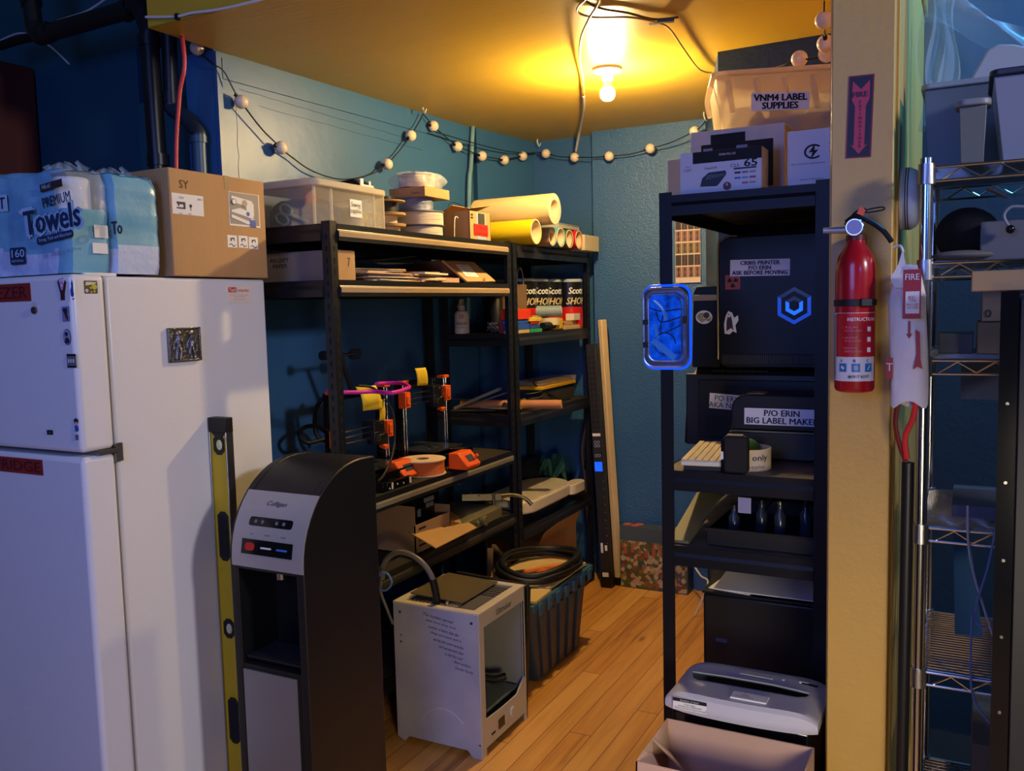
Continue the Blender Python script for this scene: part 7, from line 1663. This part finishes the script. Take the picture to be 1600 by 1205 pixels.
# lower shelves
g = G().add([(-.02, 2.30, WS[1]+.005), (.04, 2.30, WS[1]+.005), (.0, 2.40, WS[1]+.28), (-.03, 2.40, WS[1]+.28)], [(0, 1, 2, 3)])
one('teal_folder', g, mat('teal_folder', (30, 70, 84), .5), 'dark teal folder standing on the fifth wire shelf', 'folder', thick=.006, smooth=False)
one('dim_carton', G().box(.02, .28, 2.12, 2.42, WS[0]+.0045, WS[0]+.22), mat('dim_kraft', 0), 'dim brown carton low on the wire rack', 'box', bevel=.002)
for k, (pts, r_, mm, lab) in enumerate((
    ([(0.0010, 2.0300, 1.1240), (0.0040, 2.0300, 1.0430), (0.0160, 2.0300, 0.9760), (0.0390, 2.0300, 0.8970), (0.0670, 2.0300, 0.7980), (0.0740, 2.0300, 0.6820)], .0026, mat('pale_cable', (150, 150, 156), .4), 'pale cable hanging straight then slanting right before the lower shelves'),
    ([(0.0620, 2.0200, 1.1980), (0.0570, 2.0200, 1.1180), (0.0420, 2.0200, 1.0090), (0.0230, 2.0200, 0.9250), (0.0200, 2.0200, 0.8840), (0.0400, 2.0200, 0.8690)], .0024, mat('blue_grey_cable', (90, 110, 150), .4), 'blue grey cable looping left across the lower shelves'),
    ([(0.0140, 2.0150, 0.8980), (0.0130, 2.0150, 0.7740), (0.0210, 2.0150, 0.7170), (0.0430, 2.0150, 0.6790), (0.0630, 2.0150, 0.6640)], .0024, mat('blue_grey_cable', 0), 'blue grey cable end drooping to the lower right'),
    ([(0.0450, 2.0000, 1.4070), (0.0580, 1.7350, 1.2940), (0.0520, 1.7350, 1.1460), (0.0450, 1.7350, 1.0060)], .002, mat('blue_grey_cable', 0), 'thin cable hanging on the black cabinet'),)[:3]):
    one('hanging_cable', G().tube(pts, r_, 6), mm, lab, 'cable')
one('floor_crate', G().box(-.04, .50, 2.10, 2.42, 0, .30), mat('dark_crate', (30, 27, 27), .7), 'dark low crate on the floor under the wire rack', 'crate', bevel=.004)
one('floor_shade_sheet', G().box(-.14, 1.6, 2.5, 3.38, 0, .006), mat('floor_shade_sheet', (28, 26, 26), .9), 'dark sheet standing in for shade on the floor behind the wire rack', 'floor shade')  # no real mat: dark sheet added to put shade on the floor
t = thing('black_cabinet', 'tall black equipment cabinet at the right edge before the wire rack', 'cabinet', (.3, 1.86, 0))
cx0 = 0.0450; czt = 1.5650
CB_ = mat('cabinet_black', (22, 23, 27), .45)
mesh('body', G().box(cx0+.008, .62, 1.765, 1.975, 0, czt), CB_, t, bevel=.004)
mesh('side_rail', G().box(cx0, cx0+.028, 1.75, 1.7645, 0, czt), BLKG, t)
mesh('door', G().box(cx0+.030, .61, 1.752, 1.7645, .02, czt-.012), CB_, t, bevel=.002)
g = G()
for k in range(9): g.cyl((cx0+.014, 1.750, .25+k*.14), (cx0+.014, 1.7485, .25+k*.14), .003, n=8)
split('screw', g, CHR, t)
a = (0.0010, 1.8000, 1.6070)
one('cardboard_slab', G().box(-0.0010, .52, 1.80, 1.97, czt+.0008, czt+.038), mat('flat_carton_tan', (168, 134, 92), .75), 'flat tan cardboard package lying on top of the black cabinet', 'box', bevel=.002)

# ================================================================== CEILING: lamp, cables, string of globes
LX, LY = -1.311, 3.395
t = thing('ceiling_lamp', 'bare glowing bulb in a white porcelain holder on the yellow ceiling', 'lamp', (LX, LY, 2.5))
mesh('rose', G().lathe([(.060, 0), (.060, -.004), (.056, -.012), (.030, -.020), (.024, -.024)], (LX, LY, 2.4995), n=36), mat('porcelain', (226, 214, 190), .25), t)
mesh('socket', G().lathe([(.024, -.020), (.022, -.046), (.019, -.050)], (LX, LY, 2.4995), n=28), mat('porcelain', 0), t)
bulbm = mat('lit_bulb_glass', (255, 220, 152), .3, emit=2250)
mesh('bulb_neck', G().lathe([(.013, -.048), (.015, -.062), (.022, -.078)], (LX, LY, 2.4995), n=28), mat('bulb_base_warm', (236, 206, 150), .4, emit=.8), t)
mesh('bulb', G().lathe([(.022, -.078), (.028, -.088), (.030, -.100), (.027, -.114), (.018, -.124), (.004, -.128)], (LX, LY, 2.4995), n=28), bulbm, t)

def cz(px, py, h=2.493): return None
cab = mat('tan_ceiling_cable', (170, 142, 92), .5)
t = thing('drop_cable', 'cable crossing the ceiling then dropping to the wall as a pale cord', 'cable', (-1.35, 3.3, 2.49))
mesh('upper_run', G().tube([(-0.9520, 2.4580, 2.4850), (-1.0400, 2.6230, 2.4850), (-1.1170, 2.7350, 2.4800), (-1.2060, 2.8800, 2.4700), (-1.3360, 3.1750, 2.4820), (-1.4400, 3.4540, 2.4840), (-1.5540, 3.7300, 2.4880)], .0042, 8), cab, t)
mesh('lower_run', G().tube([(-1.5540, 3.7300, 2.4880), (-1.6540, 3.9680, 2.4880), (-1.8070, 4.2960, 2.4860), (-1.8760, 4.4330, 2.4700), (-1.9470, 4.5500, 2.4030)], .0065, 8), mat('pale_cord', (196, 186, 176), .4), t)
t = thing('looped_ceiling_cable', 'thin cable looping over the ceiling and taped before the label tub', 'cable', (-1.0, 2.9, 2.49))
mesh('cable', G().tube([(-1.0310, 2.5540, 2.4880), (-1.1000, 2.6170, 2.4880), (-1.1300, 2.6820, 2.4880), (-1.1010, 2.7520, 2.4880), (-1.0030, 2.8130, 2.4880), (-0.9410, 2.9200, 2.4880), (-0.9280, 3.0000, 2.4860), (-0.9510, 3.2120, 2.4860), (-0.9810, 3.5120, 2.4850), (-0.9750, 3.6020, 2.4840), (-0.9520, 3.6310, 2.4820)], .0035, 8), cab, t)
mesh('second_cable', G().tube([(-1.0770, 2.5390, 2.4920), (-1.0620, 2.6820, 2.4920), (-1.0010, 2.7770, 2.4920), (-0.9460, 2.8820, 2.4910), (-0.8710, 2.9060, 2.4910)], .004, 8), mat('brown_cable', (96, 70, 40), .5), t)
c = (-0.9100, 2.8940, 2.4840); mesh('tape', G().obox(c, .055, .018, .012, .3), mat('grey_tape', (70, 76, 84), .4), t)
c = (-0.9570, 2.9100, 2.4840); mesh('tape_end', G().obox(c, .03, .014, .003, .3), mat('pale_tape', (170, 176, 180), .3), t)
one('surface_conduit', G().tube([(-2.3250, 4.0780, 2.4990), (-2.3200, 4.0590, 2.4400), (-2.3200, 4.0370, 2.2900), (-2.3200, 4.0100, 2.1560), (-2.335, 4.0100-.02, 1.5)], .011, 8), mat('conduit_teal', (112, 150, 160), .35), 'pale teal painted conduit on the wall near the corner', 'conduit')

GB = mat('milky_globe', (226, 204, 176), .3, spec=.6, sss=0)
t = thing('string_lights', 'string of round milky globe lights on black cord swagged along the walls', 'string lights', (-2.2, 3.6, 2.1))
GL = [(-2.468, 2.36, 2.506), (-2.38, 2.473, 2.329), (-2.372, 2.663, 2.191), (-2.338, 3.315, 2.209), (-2.335, 3.509, 2.365), (-2.328, 3.696, 2.439), (-2.318, 3.903, 2.371), (-2.285, 4.094, 2.347), (-2.265, 4.306, 2.353), (-2.245, 4.492, 2.397), (-2.148, 4.59, 2.415), (-1.968, 4.58, 2.375), (-1.737, 4.51, 2.349), (-1.504, 4.5, 2.364), (-1.252, 4.44, 2.415), (-0.495, 2.95, 2.313), (-0.394, 2.75, 2.36), (-0.403, 2.85, 2.321), (-0.406, 2.9, 2.303)]
for k, c in enumerate(GL):
    gl = mesh('globe', G().sphere(c, .0255, 24), GB, t)
    nx = Vector(GL[min(k+1, len(GL)-1)])-Vector(GL[k-1 if k else 0]); nx.normalize()
    mesh('socket', G().cyl(Vector(c)-nx*.034, Vector(c)-nx*.023, .007, n=12), BLKP, gl); 
runs = [[(-2.4500, 2.3700, 2.4770), (-2.4050, 2.3700, 2.4440), (-2.3900, 2.4050, 2.4230), (-2.3820, 2.4420, 2.3620), GL[1]], [GL[1], (-2.3820, 2.5200, 2.2900), (-2.3820, 2.5840, 2.2420), GL[2]], [GL[2], (-2.3820, 2.7310, 2.1670), (-2.3700, 2.8470, 2.1230), (-2.3600, 3.0180, 2.1110), (-2.3450, 3.2020, 2.1530), GL[3]],
  [GL[3], (-2.3450, 3.4140, 2.2770), GL[4]], [GL[4], (-2.3300, 3.5760, 2.4400), (-2.3300, 3.6110, 2.4820)], [(-2.3300, 3.6110, 2.4820), (-2.3300, 3.6490, 2.4650), GL[5]], [GL[5], (-2.3250, 3.8240, 2.3980), GL[6]], [GL[6], GL[7]], [GL[7], GL[8]], [GL[8], GL[9]], [GL[9], (-2.2210, 4.6000, 2.4310), GL[10]], [GL[10], (-2.0570, 4.5800, 2.3870), GL[11]], [GL[11], (-1.8440, 4.5300, 2.3560), GL[12]],
  [GL[12], (-1.6170, 4.5100, 2.3480), GL[13]], [GL[13], (-1.3780, 4.4700, 2.3790), GL[14]], [GL[14], (-1.2050, 4.4000, 2.4280), (-1.1600, 4.3400, 2.4500)], [(-0.5910, 3.0000, 2.3060), (-0.5220, 2.9500, 2.3050), GL[15]], [GL[15], (-0.4520, 2.9300, 2.3020), GL[18]], [(-0.3890, 2.7200, 2.4040), GL[16]], [GL[16], GL[17]], [GL[17], GL[18]]]
runs.append([(-2.3100, 3.6660, 2.4080), (-2.2800, 3.9680, 2.3990), (-2.2550, 4.3040, 2.4000), (-2.2260, 4.6100, 2.4260)])
for rr in runs: mesh('cord', G().tube(rr, .0028, 6), RUBB, t)
for k, p in enumerate(((-2.3000, 3.5650, 2.4760), (-2.2040, 4.6000, 2.4650), (-1.1980, 4.4200, 2.4590))):
    one('ceiling_hook', G().tube([(p[0], p[1], 2.4995), (p[0], p[1], p[2]+.02), (p[0]+.012, p[1]-.004, p[2]-.004), (p[0]+.024, p[1]-.008, p[2]+.012)], .0028, 8), WHT, ['white ceiling hook holding the string lights over the left wall', 'white ceiling hook at the back corner above the string lights', 'white ceiling hook left of the label tub'][k], 'hook')
# faint window reflections and handles are left to the real lights
